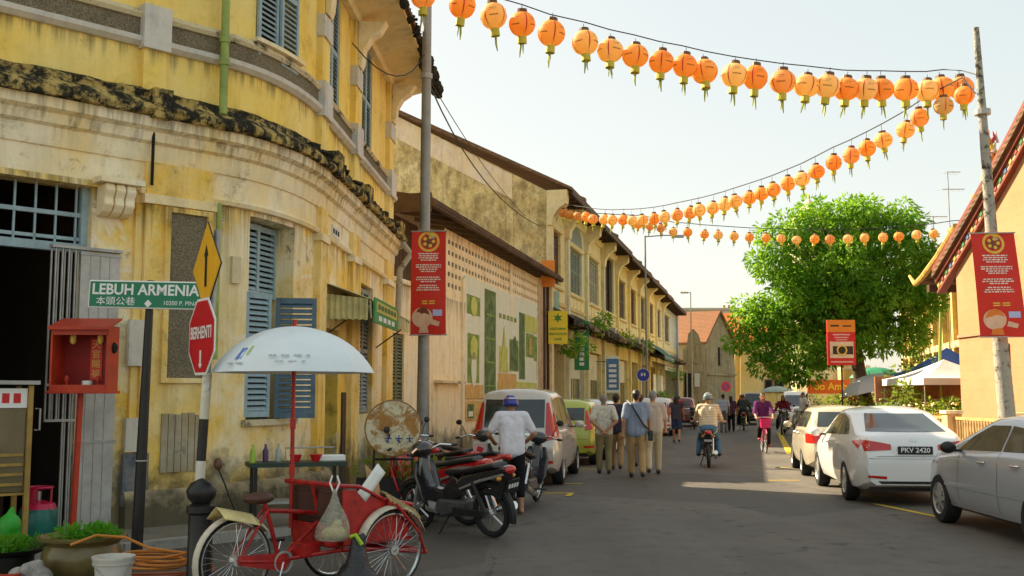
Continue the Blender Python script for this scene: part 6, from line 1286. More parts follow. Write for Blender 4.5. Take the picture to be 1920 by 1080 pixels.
def person(label, loc, rz, pose=STAND, sc=1., top=None, bottom=None, sleeve=.55, legs=1.0, hair=M_HAIR, skin=0, shoe=M_SHOE, sit=None, hairlen=0., helmet=None, bow=.0, group='people in the street', skirt=False, veil=None, fat=1.):
    o = thing('person', label, 'person', loc, rz, group); o.scale = (sc,) * 3; sk = M_SKIN[skin]; P = {k_: Vector(v) for k_, v in pose.items() if isinstance(v, tuple)}
    hz = .92 if sit is None else sit; dz = hz - .92; px_ = pose.get('px', 0.)
    lean = pose.get('lean', 0.)
    T = lambda x, y, z: V(px_ + x + lean * (z - .92), y, z + dz)                     # torso points lean forward above the hips
    sL, sR, hL, hR = T(0, .185, 1.40), T(0, -.185, 1.40), T(0, .09, .90), T(0, -.09, .90); hd = T(.03 + bow * .6, 0, 1.585 - bow * .25)
    nk = T(.0, 0, 1.44)
    def hand(w_, e):
        d = (w_ - e).normalized(); s_ = frame(d)[0]; u = s_.cross(d); c = [(w_, .026, w_ + d * .07, .036)]
        for k_ in range(4): q_ = w_ + d * .08 + s_ * (-.03 + .02 * k_); c += [(q_, .0115, q_ + d * (.045 - .008 * abs(k_ - 1.4)) + u * .012, .010), (q_ + d * .04 + u * .012, .010, q_ + d * .065 + u * .035, .009)]
        c += [(w_ + d * .03 + s_ * -.03, .013, w_ + d * .075 + s_ * -.058 + u * .012, .011)]; return c
    c = [(nk - V(0, 0, .04), .062, hd - V(0, 0, .06), .056), (T(0, .08, 1.30), .1, T(0, .07, 1.05), .09), (T(0, -.08, 1.30), .1, T(0, -.07, 1.05), .09), (sL, .06, sR, .06), (T(0, .07, .95), .095, T(0, -.07, .95), .095),
         (sL, .05, P['eL'], .041), (P['eL'], .04, P['wL'], .029), (sR, .05, P['eR'], .041), (P['eR'], .04, P['wR'], .029), (hL, .09, P['kL'], .055), (P['kL'], .055, P['aL'], .038), (hR, .09, P['kR'], .055), (P['kR'], .055, P['aR'], .038)] + hand(P['wL'], P['eL']) + hand(P['wR'], P['eR'])
    for a in ('aL', 'aR'): c += [(P[a] + V(-.04, 0, -.04), .038, P[a] + V(.14, 0, -.05), .03)]
    f = V(1, 0, -bow * .5).normalized(); bl = [(hd + V(0, 0, .02), (.095, .078, .105)), (hd + f * .03 - V(0, 0, .055), (.065, .058, .06))]
    c += [(hd + f * .09 + V(0, 0, .0), .012, hd + f * .112 - V(0, 0, .03), .016), (hd + V(-.01, .078, .01), .018, hd + V(-.01, .08, -.02), .012), (hd + V(-.01, -.078, .01), .018, hd + V(-.01, -.08, -.02), .012)]
    body = blob('body', c, sk, o, .0125, 3, bl)
    for s_ in (-1, 1): MB().ball(hd + f * .086 + V(0, s_ * .032, .012), (.008, .014, .008), 8, 6).build('eye', M_HAIR, body)
    MB().tube([hd + f * .092 + V(0, -.024, -.065), hd + f * .099 + V(0, 0, -.068), hd + f * .092 + V(0, .024, -.065)], .005, 6).build('mouth', mat('lips', (.35, .12, .1), .5), body)
    # clothes
    sl = lambda s_, e, t_: s_.lerp(e, t_)
    g = fat; mt = top
    c = [(sL, .078, sR, .078), (T(.01, .085, 1.30), .118 * g, T(.015 * g, .075, 1.08), .115 * g), (T(.01, -.085, 1.30), .118 * g, T(.015 * g, -.075, 1.08), .115 * g), (T(0, .08, 1.1), .115 * g, T(0, .08, .90), .122 * g), (T(0, -.08, 1.1), .115 * g, T(0, -.08, .90), .122 * g), (T(0, 0, 1.25), .11 * g, T(0, 0, .90), .126 * g)]
    for s_, e in ((sL, P['eL']), (sR, P['eR'])):
        c.append((s_, .075, sl(s_, e, min(sleeve, 1.) * .98 + .0), .068))
    if sleeve > 1: c += [(P['eL'], .055, sl(P['eL'], P['wL'], sleeve - 1), .046), (P['eR'], .055, sl(P['eR'], P['wR'], sleeve - 1), .046)]
    blob('shirt', c, mt, o, .018, 6)
    c = [(T(0, .085, .93), .118 * g, T(0, -.085, .93), .118 * g)]
    if sit is not None: c += [(T(-.05, .085, .90), .12, T(-.05, -.085, .90), .12)]
    for h_, k_, a in ((hL, 'kL', 'aL'), (hR, 'kR', 'aR')):
        c.append((h_, .108, sl(h_, P[k_], min(1., legs * 2 if legs < .5 else 1.)), .08 if legs >= .5 else .092))
        if legs > .5: c.append((P[k_], .08, sl(P[k_], P[a], (legs - .5) * 2 * .93), .066))
    if skirt: c.append((T(0, 0, .9), .15, V(T(0, 0, .9).x, 0, .45 + dz * .3), .2))
    blob('trousers' if not skirt else 'skirt', c, bottom, o, .018, 6)
    if shoe is not None:
        for a in ('aL', 'aR'): blob('shoe', [(P[a] + V(-.05, 0, -.035), .048, P[a] + V(.15, 0, -.045), .04)], shoe, o, .014, 3)
    b = MB()
    if helmet is None:
        hc = [(hd + V(-.012, 0, .038), (.098, .086, .098))]; cc = [(hd + V(-.05, 0, .03), .075, hd + V(-.055, 0, -.04 - hairlen), .05 if not hairlen else .07)]
        if hairlen: cc.append((hd + V(-.04, .04, 0), .05, hd + V(-.05, .05, -hairlen), .045)); cc.append((hd + V(-.04, -.04, 0), .05, hd + V(-.05, -.05, -hairlen), .045))
        blob('hair', cc, hair, o, .014, 3, hc)
    if veil is not None: blob('headscarf', [(hd + V(-.03, 0, .05), .09, hd + V(-.04, 0, -.12), .1), (T(-.01, .1, 1.36), .1, T(-.01, -.1, 1.36), .1)], veil, o, .018, 5)
    o['hd'] = 0.; del o['hd']; return o, hd
def helmet(label, pers, hd, mtl, visor=True):
    root = pers; M_ = Matrix.Translation(root.location) @ Matrix.Rotation(root.rotation_euler.z, 4, 'Z') @ Matrix.Scale(root.scale[0], 4); p = M_ @ hd
    o = thing('helmet', label, 'helmet', tuple(p), root.rotation_euler.z); b = MB(); rows = []
    for k_ in range(11):
        a = R(-22 + 112 * k_ / 10); rows.append([V(.125 * math.cos(a) * math.cos(t_) - .01, .112 * math.cos(a) * math.sin(t_), .03 + .122 * math.sin(a)) for t_ in [2 * math.pi * j / 18 for j in range(19)]])
    b.grid(rows); sh = b.build('shell', mtl, o, smooth=60); sm_ = sh.modifiers.new('s', 'SOLIDIFY'); sm_.thickness = .015
    MB().torus((-.01, 0, -.012), .122, .008, (0, 0, 1), 20, 6).build('rim_trim', M_BLK, o)
    b = MB(); b.grid([[V(.1 * math.cos(t_) - .0, .115 * math.sin(t_), .03), V(.17 * math.cos(t_), .12 * math.sin(t_), .005)] for t_ in [R(-50 + 10 * k_) for k_ in range(11)]]); b.build('peak', M_BLK, o)
    b = MB(); b.grid([[V(-.01 - .129 * math.cos(R(35)) * math.cos(t_), -.116 * math.cos(R(35)) * math.sin(t_), .03 + .126 * math.sin(R(s_))) for s_ in (30, 38)] for t_ in [R(-70 + 14 * k_) for k_ in range(11)]]); b.build('stripe', M_CHR, o)
    return o
# standing by his motorbike, back to us
TEE = dict(STAND, eL=(.06, .34, 1.13), wL=(.26, .24, 1.02), eR=(.06, -.34, 1.13), wR=(.26, -.22, 1.0), kL=(.10, .12, .52), aL=(-.02, .13, .1), kR=(.03, -.12, .50), aR=(-.05, -.13, .08), lean=.08)
p_, hd_ = person('man in white T-shirt, black trousers and blue helmet standing by motorbikes', (-.0, 15.2, 0), R(97), TEE, .97, cloth('white_cotton', (.80, .76, .80)), cloth('black_cotton', (.015, .014, .015)), .75, legs=.80, skin=0, shoe=None, helmet=1, bow=.12, fat=1.0)
helmet('blue helmet worn by the man in the white T-shirt', p_, hd_, mat('blue_helmet_shell', (.02, .035, .28), .25, var=.1, coat=.5))
BACK = dict(STAND, eL=(-.14, .27, 1.12), wL=(-.17, .05, .93), eR=(-.14, -.27, 1.12), wR=(-.17, -.03, .91), kL=(.05, .10, .5), aL=(.08, .10, .08), kR=(.05, -.1, .5), aR=(-.08, -.1, .08))
person('grey-haired man in pale patterned shirt walking with hands behind his back', (1.95, 22.85, 0), R(88), BACK, .98, cloth('cream_print_cotton', (.68, .64, .52), (.46, .46, .40), 'print'), cloth('olive_khaki', (.26, .22, .11)), .8, hair=M_GHAIR, skin=0, fat=1.02)
p_, hd_ = person('man in blue-grey shirt and tan trousers with a shoulder bag', (2.5, 21.6, 0), R(86), WALK, 1.03, cloth('blue_grey_cotton', (.26, .31, .40)), cloth('tan_cotton', (.44, .29, .13)), .85, skin=0, fat=1.08)
sb = MB(); st_ = [V(.02, .17, 1.50), V(-.12, .10, 1.42), V(-.165, 0, 1.25), V(-.16, -.12, 1.05), V(-.06, -.24, .93)]
bag = thing('shoulder_bag', 'dark bag strap crossing the blue-grey shirt', 'bag', tuple(p_.location), p_.rotation_euler.z); bag.scale = p_.scale
MB().tube([q_ * 1.0 for q_ in st_], .018, 6).build('strap', M_BLK, bag); MB().box((-.02, -.27, .82), (.22, .09, .2)).build('pouch', mat('dark_canvas', (.04, .045, .05), .8), bag, bevel=.02)
person('dark-haired man in navy top between two walkers', (2.32, 23.9, 0), R(80), WALK, .99, cloth('navy_cotton', (.05, .05, .08)), cloth('tan_cotton2', (.36, .25, .13)), .8, skin=0)
person('man in beige shirt and cream trousers at the right of the group', (2.98, 22.7, 0), R(84), dict(WALK, kL=(.02, .1, .5), aL=(-.2, .1, .12), kR=(.13, -.1, .5), aR=(.18, -.1, .08)), 1.02, cloth('beige_cotton', (.56, .45, .36)), cloth('cream_cotton', (.58, .48, .30)), 1.0, hair=M_GHAIR, skin=1)
person('walker in pale shirt hidden behind the group', (3.0, 25.2, 0), R(84), STAND, .98, cloth('cream_shirt2', (.6, .55, .42)), cloth('grey_cotton', (.2, .2, .2)), .8, skin=0)
person('woman in dark top and denim shorts walking away', (5.75, 37.6, 0), R(80), WALK, .95, cloth('dark_blouse', (.06, .055, .075)), cloth('denim', (.035, .06, .14)), .35, legs=.42, hairlen=.12, skin=0)
# riders
RIDE = dict(eL=(.12, .31, 1.04), wL=(.36, .36, 1.02), eR=(.12, -.31, 1.04), wR=(.36, -.36, 1.02), kL=(.22, .20, .62), aL=(.06, .24, .30), kR=(.22, -.20, .62), aR=(.06, -.24, .30), px=-.28, lean=.12)
p_, hd_ = person('motorbike rider in cream striped shirt and jeans seen from behind', (4.62, 25.3, .0), R(79), RIDE, 1.0, cloth('striped_cotton', (.76, .63, .44), (.60, .44, .28), 'stripe'), cloth('blue_jeans', (.10, .20, .32)), .85, sit=.90, helmet=1, skin=0, fat=1.18)
helmet('grey-green helmet worn by the rider in the striped shirt', p_, hd_, mat('grey_green_helmet_shell', (.16, .24, .24), .3, var=.1, coat=.4))
p_, hd_ = person('distant motorbike rider in dark jacket and helmet', (10.95, 50.8, .0), R(78), RIDE, 1.0, cloth('charcoal_cotton', (.06, .07, .07)), cloth('black_cotton', (.015, .014, .015)), 1.6, sit=.90, helmet=1)
helmet('dark helmet worn by the distant rider', p_, hd_, mat('dark_helmet_shell', (.03, .03, .035), .3, coat=.4))
person('woman with dark headscarf on the motorbike facing us', (11.4, 45.2, .0), R(250), RIDE, .97, cloth('maroon_cotton', (.22, .03, .05)), cloth('black_cotton', (.015, .014, .015)), 1.7, sit=.90, veil=cloth('maroon_scarf', (.12, .02, .03)))
person('person in blue and white striped shirt walking far ahead', (9.45, 48, 0), R(80), STAND, 1.0, cloth('blue_striped_cotton', (.70, .72, .78), (.06, .12, .42), 'stripe'), cloth('grey_cotton', (.2, .2, .2)), .8)
person('person in plum top beside the blue striped walker', (10.0, 49, 0), R(80), STAND, .95, cloth('plum_cotton', (.10, .05, .10)), cloth('black_cotton', (.015, .014, .015)), .8, hairlen=.1)
person('person in red top by the far shophouses', (7.6, 49, 0), R(80), WALK, .95, cloth('red_cotton', (.45, .04, .04)), cloth('denim', (.035, .06, .14)), .6)
person('person in black top beyond the walking woman', (6.9, 51, 0), R(80), STAND, 1.0, cloth('black_cotton', (.015, .014, .015)), cloth('grey_cotton', (.2, .2, .2)), .8)
person('person in white shirt on the right pavement by the parked motorbikes', (13.2, 48.6, .12), R(200), STAND, .97, cloth('white_cotton', (.8, .76, .8)), cloth('denim', (.035, .06, .14)), .8)
# ------------------------------------------------------------------ bicycle with pink basket
def bicycle(label, loc, rz, mf, name='bicycle', r=.33):
    o = thing(name, label, 'bicycle', loc, rz); spoked(o, V(-.5, 0, r), r, .035, None, 24, M_CHR, rr=.93); spoked(o, V(.52, 0, r), r, .035, None, 24, M_CHR, rr=.93)
    for a, c_ in (((-.5, 0, r), (-.1, 0, .3)), ((-.5, 0, r), (-.2, 0, .78)), ((-.1, 0, .3), (-.23, 0, .88)), ((-.1, 0, .3), (.36, 0, .72)), ((-.18, 0, .7), (.34, 0, .85)), ((.52, 0, r), (.36, 0, .95))): MB().tube([a, c_], .017, 8).build('frame_tube', mf, o)
    MB().tube([V(.2, -.28, 1.0), V(.36, -.12, 1.02), V(.36, .12, 1.02), V(.2, .28, 1.0)], .012, 8).build('handlebar', M_CHR, o); MB().ball((-.25, 0, .92), (.13, .09, .04), 10, 6).build('saddle', M_BLK, o, smooth=True)
    b = MB(); rows = [[V(.48 + .12 * k_ * sx, .15 * k_ * sy, .72 + .26 * h) for sx, sy in ((-1, -1), (1, -1), (1, 1), (-1, 1), (-1, -1))] for h, k_ in ((0, .8), (1, 1.0))]; b.grid(rows); b.add([V(.384, -.12, .72), V(.576, -.12, .72), V(.576, .12, .72), V(.384, .12, .72)], [(0, 1, 2, 3)]); b.build('basket', mat('hot_pink_basket', (.75, .02, .16), .5), o)
    for s_ in (-1, 1): MB().tube([V(-.1, s_ * .07, .3), V(-.1 + .1 * s_, s_ * .09, .3 - .12 * s_ * .8)], .01, 6).build('crank', M_CHR, o); MB().box((-.1 + .1 * s_, s_ * .13, .3 - .12 * s_ * .8), (.08, .08, .02)).build('pedal', M_BLK, o)
    MB().torus((-.5, 0, r), r + .03, .02, (0, 1, 0), 14, 6, a0=R(-190), a1=R(-50)).build('mudguard', mf, o); MB().torus((.52, 0, r), r + .03, .02, (0, 1, 0), 14, 6, a0=R(-140), a1=R(-40)).build('mudguard', mf, o); return o
bicycle('bicycle with hot pink basket ridden towards us', (7.3, 31.2, 0), R(-97), mat('bicycle_pink', (.5, .05, .14), .4))
CYC = dict(eL=(.12, .27, 1.16), wL=(.34, .24, 1.05), eR=(.12, -.27, 1.16), wR=(.34, -.24, 1.05), kL=(.16, .12, .62), aL=(.0, .13, .24), kR=(.18, -.12, .74), aR=(-.1, -.13, .44), px=-.22, lean=.1)
person('woman in purple top cycling towards us behind the pink basket', (7.3, 31.2, .0), R(-97), CYC, .97, cloth('purple_cotton', (.13, .03, .12)), cloth('black_cotton', (.015, .014, .015)), 1.2, sit=.98, hairlen=.22, shoe=mat('red_shoe', (.4, .03, .05), .5))
# ================================================================== street furniture, left foreground
M_BLKP = mat('black_gloss_paint', (.018, .017, .016), .4, var=.4, sc=8, bump=.15); M_SGN = mat('street_sign_green', (.012, .20, .10), .45, var=.12); M_SW = mat('sign_white', (.82, .82, .78), .5, var=.05)
spb = gnd(256, 1036, .09); tp_ = at(283, 526, spb.y + .0)
o = thing('street_name_sign', 'green street sign reading LEBUH ARMENIA on a black post', 'street sign', tuple(spb))
MB().tube([spb, spb.lerp(tp_, .4), tp_], [.058, .052, .036], 10).build('post', M_BLKP, o, world=True, smooth=True); MB().tube([spb.lerp(tp_, .33), spb.lerp(tp_, .335)], .06, 10).build('post_band', M_STEEL, o, world=True)
sg_c = at(278, 553, spb.y - .06); rzb = R(-7)
bd = MB().box((0, 0, 0), (1.28, .02, .285)).build('board', M_SW, o, loc=sg_c - spb, rot=(0, R(1.8), rzb), bevel=.012); MB().box((0, -.012, 0), (1.245, .004, .255)).build('panel', M_SGN, bd)
lit_text('lettering', 'LEBUH ARMENIA', .152, M_SW, bd, (-.03, -.0145, .045), (R(90), 0, 0), .001, sx=1.0, bold=.0035)
lit_text('lettering', '本頭公巷', .092, M_SW, bd, (-.34, -.0145, -.075), (R(90), 0, 0), .001, sx=1.15); lit_text('lettering', '10200 P. PINANG', .062, M_SW, bd, (.4, -.0145, -.082), (R(90), 0, 0), .001)
MB().prism([V(-.03, -.0145, -.09), V(.01, -.0145, -.13), V(.05, -.0145, -.09), V(.01, -.0145, -.05)], V(0, -.002, 0)).build('diamond_mark', M_SW, bd)
for x in (-.12, .12): MB().box((x, .03, 0), (.04, .05, .2)).build('clamp', M_BLKP, bd)
# banded pole with the yellow warning diamond and the stop sign
b0 = V((374 - 960) / 2000 * 9.35, 9.35, .09); t0 = at(399, 560, 9.35); zat = lambda py: CAMH - (py - HOR) * 9.35 / 2000
o = thing('banded_sign_post', 'black and white banded post carrying the stop and warning signs', 'sign post', tuple(b0))
for k_, (ya, yb, m_) in enumerate(((1080, 935, M_BLKP), (935, 862, M_SW), (862, 785, M_BLKP), (785, 700, M_SW), (700, 430, M_STEEL))):
    f0, f1 = [(zat(y_) - b0.z) / (t0.z - b0.z) for y_ in (ya, yb)]; f0 = 0 if k_ == 0 else f0; r_ = .042 if k_ < 4 else .03; MB().tube([b0.lerp(t0, f0), b0.lerp(t0, f1)], r_, 12).build('post_band', m_ if m_ is not M_SW else plaster('worn_white_band', (.78, .76, .66), (.7, .66, .5), dk=.4, sc=5), o, world=True, smooth=True)
def on_post(py, th, d=.075):
    f = (zat(py) - b0.z) / (t0.z - b0.z); return b0.lerp(t0, f) + V(math.sin(th), -math.cos(th), 0) * d
def plate_sign(name, label, cat, c, yaw, pts, layers):
    o = thing(name, label, cat, tuple(c), yaw); n_ = 0
    for (sc_, m_, nm) in layers: MB().prism([V(x * sc_, -.004 * n_, z * sc_) for x, z in pts], V(0, .004 if n_ else .008, 0)).build(nm, m_, o); n_ += 1
    MB().box((0, .03, 0), (.06, .05, .3)).build('bracket', M_STEEL, o); return o
oct_ = [(.335 * math.cos(R(22.5 + 45 * k_)) / math.cos(R(22.5)), .335 * math.sin(R(22.5 + 45 * k_)) / math.cos(R(22.5))) for k_ in range(8)]
M_SRED = mat('sign_red', (.62, .015, .02), .45, var=.15)
s_ = plate_sign('stop_sign', 'red octagonal stop sign with white lettering, seen nearly edge on', 'stop sign', on_post(632, R(-55)), R(-55), oct_, ((1.0, M_SW, 'plate'), (.93, M_SRED, 'face')))
lit_text('lettering', 'BERHENTI', .15, M_SW, s_, (0, -.0085, .03), (R(90), 0, 0), .001, sx=.8, bold=.003)
MB().prism([V(-.05, -.006, -.24), V(0, -.006, -.28), V(.05, -.006, -.24), V(.02, -.006, -.24), V(.02, -.006, -.12), V(-.02, -.006, -.12), V(-.02, -.006, -.24)], V(0, -.002, 0)).build('arrow_mark', M_SW, s_)
M_SYEL = mat('sign_yellow', (.86, .46, .015), .45, var=.12)
s_ = plate_sign('warning_sign', 'yellow diamond warning sign above the stop sign', 'warning sign', on_post(502, R(-57)), R(-57), [(0, -.41), (.41, 0), (0, .41), (-.41, 0)], ((1.0, M_BLKP, 'plate'), (.96, M_SYEL, 'face')))
MB().prism([V(-.028, -.0065, -.17), V(.028, -.0065, -.17), V(.028, -.0065, .1), V(.06, -.0065, .1), V(0, -.0065, .2), V(-.06, -.0065, .1), V(-.028, -.0065, .1)], V(0, -.002, 0)).build('arrow_mark', M_BLKP, s_)
bc = V((386 - 960) / 2000 * 9.05, 9.05, .0)
o = thing('bollard', 'stout black bollard with a domed knob beside the trishaw wheel', 'bollard', tuple(bc)); MB().lathe([(.13, 0), (.13, .12), (.105, .15), (.1, .66), (.12, .68), (.12, .73), (.08, .75)], 14, bc).build('shaft', M_BLKP, o, world=True, smooth=True); MB().lathe([(.06, .74), (.115, .80), (.125, .86), (.09, .92), (.03, .95), (.001, .96)], 14, bc).build('knob', M_BLKP, o, world=True, smooth=True)
# red shrine box on a post
M_SHR = mat('shrine_red_lacquer', (.56, .05, .015), .45, var=.3, sc=4, bump=.1); M_SHRI = mat('shrine_inner_red', (.30, .012, .01), .6, var=.3); M_GLD = mat('gold_paint', (.85, .58, .12), .45)
sc_ = V((150 - 960) / 2000 * 11.75, 11.75, .09); bz = at(163, 738, 11.7).z - .09
o = thing('street_shrine', 'red open-fronted shrine box on a red post beside the doorway', 'shrine', tuple(sc_), R(1))
MB().tube([V(.0, 0, 0), V(.03, 0, bz)], .036, 8).build('post', M_SHR, o)
w_, h_, d_ = .60, .74, .34
for (c_, s2, nm) in (((.06, 0, bz + .015), (w_ + .06, d_ + .06, .03), 'floor'), ((.06, d_ / 2, bz + h_ / 2), (w_, .02, h_), 'back'), ((.06 - w_ / 2, 0, bz + h_ / 2), (.025, d_, h_), 'side'), ((.06 + w_ / 2, 0, bz + h_ / 2), (.025, d_, h_), 'side')): MB().box(c_, s2).build(nm, M_SHRI if nm == 'back' else M_SHR, o, bevel=.004)
MB().prism([V(.06 - w_ / 2 - .03, -d_ / 2 - .06, bz + h_ - .05), V(.06 - w_ / 2 - .03, d_ / 2 + .02, bz + h_ + .08), V(.06 - w_ / 2 - .03, d_ / 2 + .02, bz + h_ + .10), V(.06 - w_ / 2 - .03, -d_ / 2 - .06, bz + h_ - .02)], V(w_ + .06, 0, 0)).build('roof', M_SHR, o)
MB().box((.06, -d_ / 2 + .0, bz + h_ - .07), (w_, .02, .07)).build('fascia', M_SHR, o); MB().box((.06, -d_ / 2, bz + .06), (w_, .02, .07)).build('front_lip', M_SHR, o)
pn_ = MB().box((.13, d_ / 2 - .016, bz + .38), (.13, .008, .46)).build('name_tablet', mat('shrine_tablet_red', (.72, .05, .025), .5), o)
for k_, ch in enumerate('天官賜福'): lit_text('lettering', ch, .1, M_GLD, pn_, (.13, d_ / 2 - .022, bz + .54 - .108 * k_), (R(90), 0, 0), .001)
MB().torus((.06 + w_ / 2 + .014, 0, bz + .5), .035, .03, (1, 0, 0), 12, 6).build('side_hole', M_SLIT, o)
for x in (-.1, .2):
    MB().lathe([(.02, .0), (.035, -.04), (.03, -.1), (.012, -.12)], 10, (x + .04, -.04, bz + h_ - .08)).build('hanging_lamp', M_GLD, o)
def small(name, label, prof, p, m_, cat): q_ = MB().lathe(prof, 12).build(name, m_, None, smooth=True); q_.location = p; return tag(q_, label, cat)
Ms = Matrix.Translation(sc_) @ Matrix.Rotation(R(1), 4, 'Z'); W3 = lambda x, y, z: Ms @ V(x, y, z)
small('offering_cup', 'white offering cup in the red shrine', [(.001, 0), (.04, 0), (.055, .05), (.055, .11), (.045, .11), (.045, .03)], W3(.12, -.06, bz + .03), M_SW, 'cup')
for x, l_ in ((-.1, 'left'), (.24, 'right')): small('candle_stand', '%s small red candle stand in the shrine' % l_, [(.001, 0), (.045, 0), (.04, .02), (.015, .04), (.012, .1), (.025, .12), (.02, .16), (.001, .17)], W3(x, -.07, bz + .03), M_SHR, 'candle stand')
for x, l_ in ((.0, 'left'), (.05, 'right')): small('tea_cup', '%s of the two tiny cups before the shrine tablet' % l_, [(.001, 0), (.015, 0), (.024, .035), (.02, .035)], W3(x, -.11, bz + .03), M_SW, 'cup')
# gas cylinder in the doorway
gc = gnd(70, 1012, .09); o = thing('gas_cylinder', 'teal gas cylinder with pink collar in the doorway', 'gas cylinder', tuple(gc))
MB().lathe([(.14, 0), (.15, .03), (.19, .06), (.2, .12), (.2, .30), (.185, .335)], 18, gc).build('body', mat('teal_enamel', (.01, .16, .12), .4, var=.25, coat=.2), o, world=True, smooth=True)
MB().lathe([(.185, .335), (.16, .39), (.06, .42), (.001, .425)], 18, gc).build('shoulder', mat('pink_enamel', (.62, .012, .07), .4, var=.2, coat=.2), o, world=True, smooth=True)
for a0 in (0, 120, 240): MB().lathe([(.13, .4), (.135, .55)], 8, gc, a0=R(a0), a1=R(a0 + 38)).build('collar_stay', mat('pink_enamel', (.62, .012, .07)), o, world=True).modifiers.new('s', 'SOLIDIFY').thickness = .012
MB().torus(gc + V(0, 0, .56), .133, .014, (0, 0, 1), 20, 6).build('collar_ring', mat('pink_enamel', (.62, .012, .07)), o, world=True); MB().tube([gc + V(0, 0, .42), gc + V(0, 0, .52)], .025, 8).build('valve', M_RIM, o, world=True)
# glazed jar planter, bucket, hose, basin of greens, crate
M_GLAZE = mat('brown_olive_glaze', (.20, .15, .045), .35, var=.5, sc=3, coat=.3); pc_ = V((170 - 960) / 2000 * 9.8, 9.8, 0)
o = thing('water_jar', 'wide brown glazed jar topped with bright green herbs', 'jar', tuple(pc_)); MB().lathe([(.24, .01), (.3, .06), (.345, .16), (.345, .25), (.31, .32), (.33, .345), (.385, .37), (.39, .395), (.36, .40), (.3, .36), (.28, .25), (.001, .24)], 28, pc_).build('body', M_GLAZE, o, world=True, smooth=True)
M_HERB = leafm('herb_leaf', ((.04, .28, .01), (.08, .42, .02), (.10, .36, .02)))
def herbs(c, rx, ry, h, n, seed, parent, L=.07, W=.012):
    rg = random.Random(seed); cl = []
    for _ in range(n): a, r_ = rg.uniform(0, 6.28), math.sqrt(rg.random()); cl.append((c + V(rx * r_ * math.cos(a), ry * r_ * math.sin(a), rg.uniform(0, h)), .07))
    return tag(link('herbs', leaves_mesh(cl, 5200, L, W, M_HERB, -.5, 'herbs', seed), parent, world=True), kind='stuff')
herbs(pc_ + V(.06, 0, .38), .25, .22, .06, 26, 4, o)
kc = V((228 - 960) / 2000 * 8.95, 8.95, 0); o = thing('plastic_bucket', 'white plastic bucket in front of the glazed jar', 'bucket', tuple(kc))
MB().lathe([(.125, .0), (.15, .27), (.165, .275), (.168, .31), (.172, .315), (.172, .335), (.155, .335), (.15, .3), (.12, .03), (.001, .03)], 24, kc).build('shell', mat('white_bucket_plastic', (.66, .63, .55), .4, var=.15), o, world=True, smooth=True)
MB().tube([kc + V(-.155, -.05, .27), kc + V(-.06, -.16, .23), kc + V(.06, -.17, .14), kc + V(.14, -.09, .2), kc + V(.155, -.03, .27)], .004, 5).build('handle', M_STEEL, o, world=True)
hc = V(-3.12, 9.6, .1); pts = []
for k_ in range(120):
    a = k_ * .21; r_ = .26 + .05 * math.sin(k_ * .37); pts.append(hc + V(r_ * math.cos(a), r_ * .8 * math.sin(a), .02 + .03 * abs(math.sin(k_ * .11)) + .0011 * k_))
pts += [hc + V(-.1, .05, .2), hc + V(-.3, .0, .3), hc + V(-.52, -.1, .33), hc + V(-.7, -.2, .26)]
tag(MB().tube(pts, .013, 6).build('garden_hose', mat('orange_hose', (.62, .22, .03), .45, var=.2), smooth=True), 'orange hose coiled on the pavement by the black post', 'hose')
pts = [hc + V(.42 * math.cos(k_ * .25) + .1, .3 * math.sin(k_ * .25) - .12, .03 + .02 * math.sin(k_ * .4) + .0004 * k_) for k_ in range(50)]
tag(MB().tube(pts, .012, 6).build('garden_hose', mat('red_brown_hose', (.36, .09, .03), .45, var=.2), smooth=True), 'red-brown hose lying under the orange one', 'hose')
tc = V((35 - 960) / 2000 * 9.9, 9.9, 0); o = thing('herb_basin', 'low black basin of chopped green herbs by the doorway', 'basin', tuple(tc)); MB().lathe([(.2, 0), (.22, .2), (.34, .25), (.36, .27), (.32, .26), (.001, .23)], 20, tc).build('bowl', M_BLKP, o, world=True, smooth=True); herbs(tc + V(.05, 0, .27), .26, .22, .04, 22, 9, o)
gb = V((28 - 960) / 2000 * 10.7, 10.7, .09); o = thing('green_carrier_bag', 'bright green plastic bag of vegetables behind the basin', 'bag', tuple(gb)); blob('bag', [(V(0, 0, .1), .12, V(.03, 0, .28), .12), (V(-.08, 0, .1), .1, V(-.05, 0, .25), .08), (V(.02, 0, .3), .07, V(.05, 0, .44), .03)], mat('green_plastic', (.03, .36, .02), .35, var=.3, bump=.4), o, .02, 2)
rc_ = V((6 - 960) / 2000 * 9.1, 9.1, 0); o = thing('red_crate', 'red plastic crate in the bottom left corner', 'crate', tuple(rc_)); o.scale = (.75, .75, .5)
for k_ in range(5): MB().box((0, -.16, .03 + .06 * k_), (.44, .02, .035)).build('slat', M_SHR, o); MB().box((.21, 0, .03 + .06 * k_), (.02, .34, .035)).build('slat', M_SHR, o); MB().box((0, .16, .03 + .06 * k_), (.44, .02, .035)).build('slat', M_SHR, o)
for x in (-.21, .21):
    for y in (-.16, .16): MB().box((x, y, .15), (.045, .045, .3)).build('corner_post', M_SHR, o)
MB().box((0, 0, .01), (.42, .32, .02)).build('base', M_SHR, o)
pk = V((75 - 960) / 2000 * 9.35, 9.35, 0); o = thing('wrapped_bundle', 'pale wrapped bundle on the ground between basin and jar', 'bundle', tuple(pk)); blob('wrapping', [(V(-.1, 0, .1), .09, V(.1, 0, .09), .1), (V(0, -.05, .16), .07, V(.06, .02, .2), .05)], mat('dirty_white_plastic', (.42, .38, .34), .5, var=.6, sc=9, bump=.5), o, .018, 2)
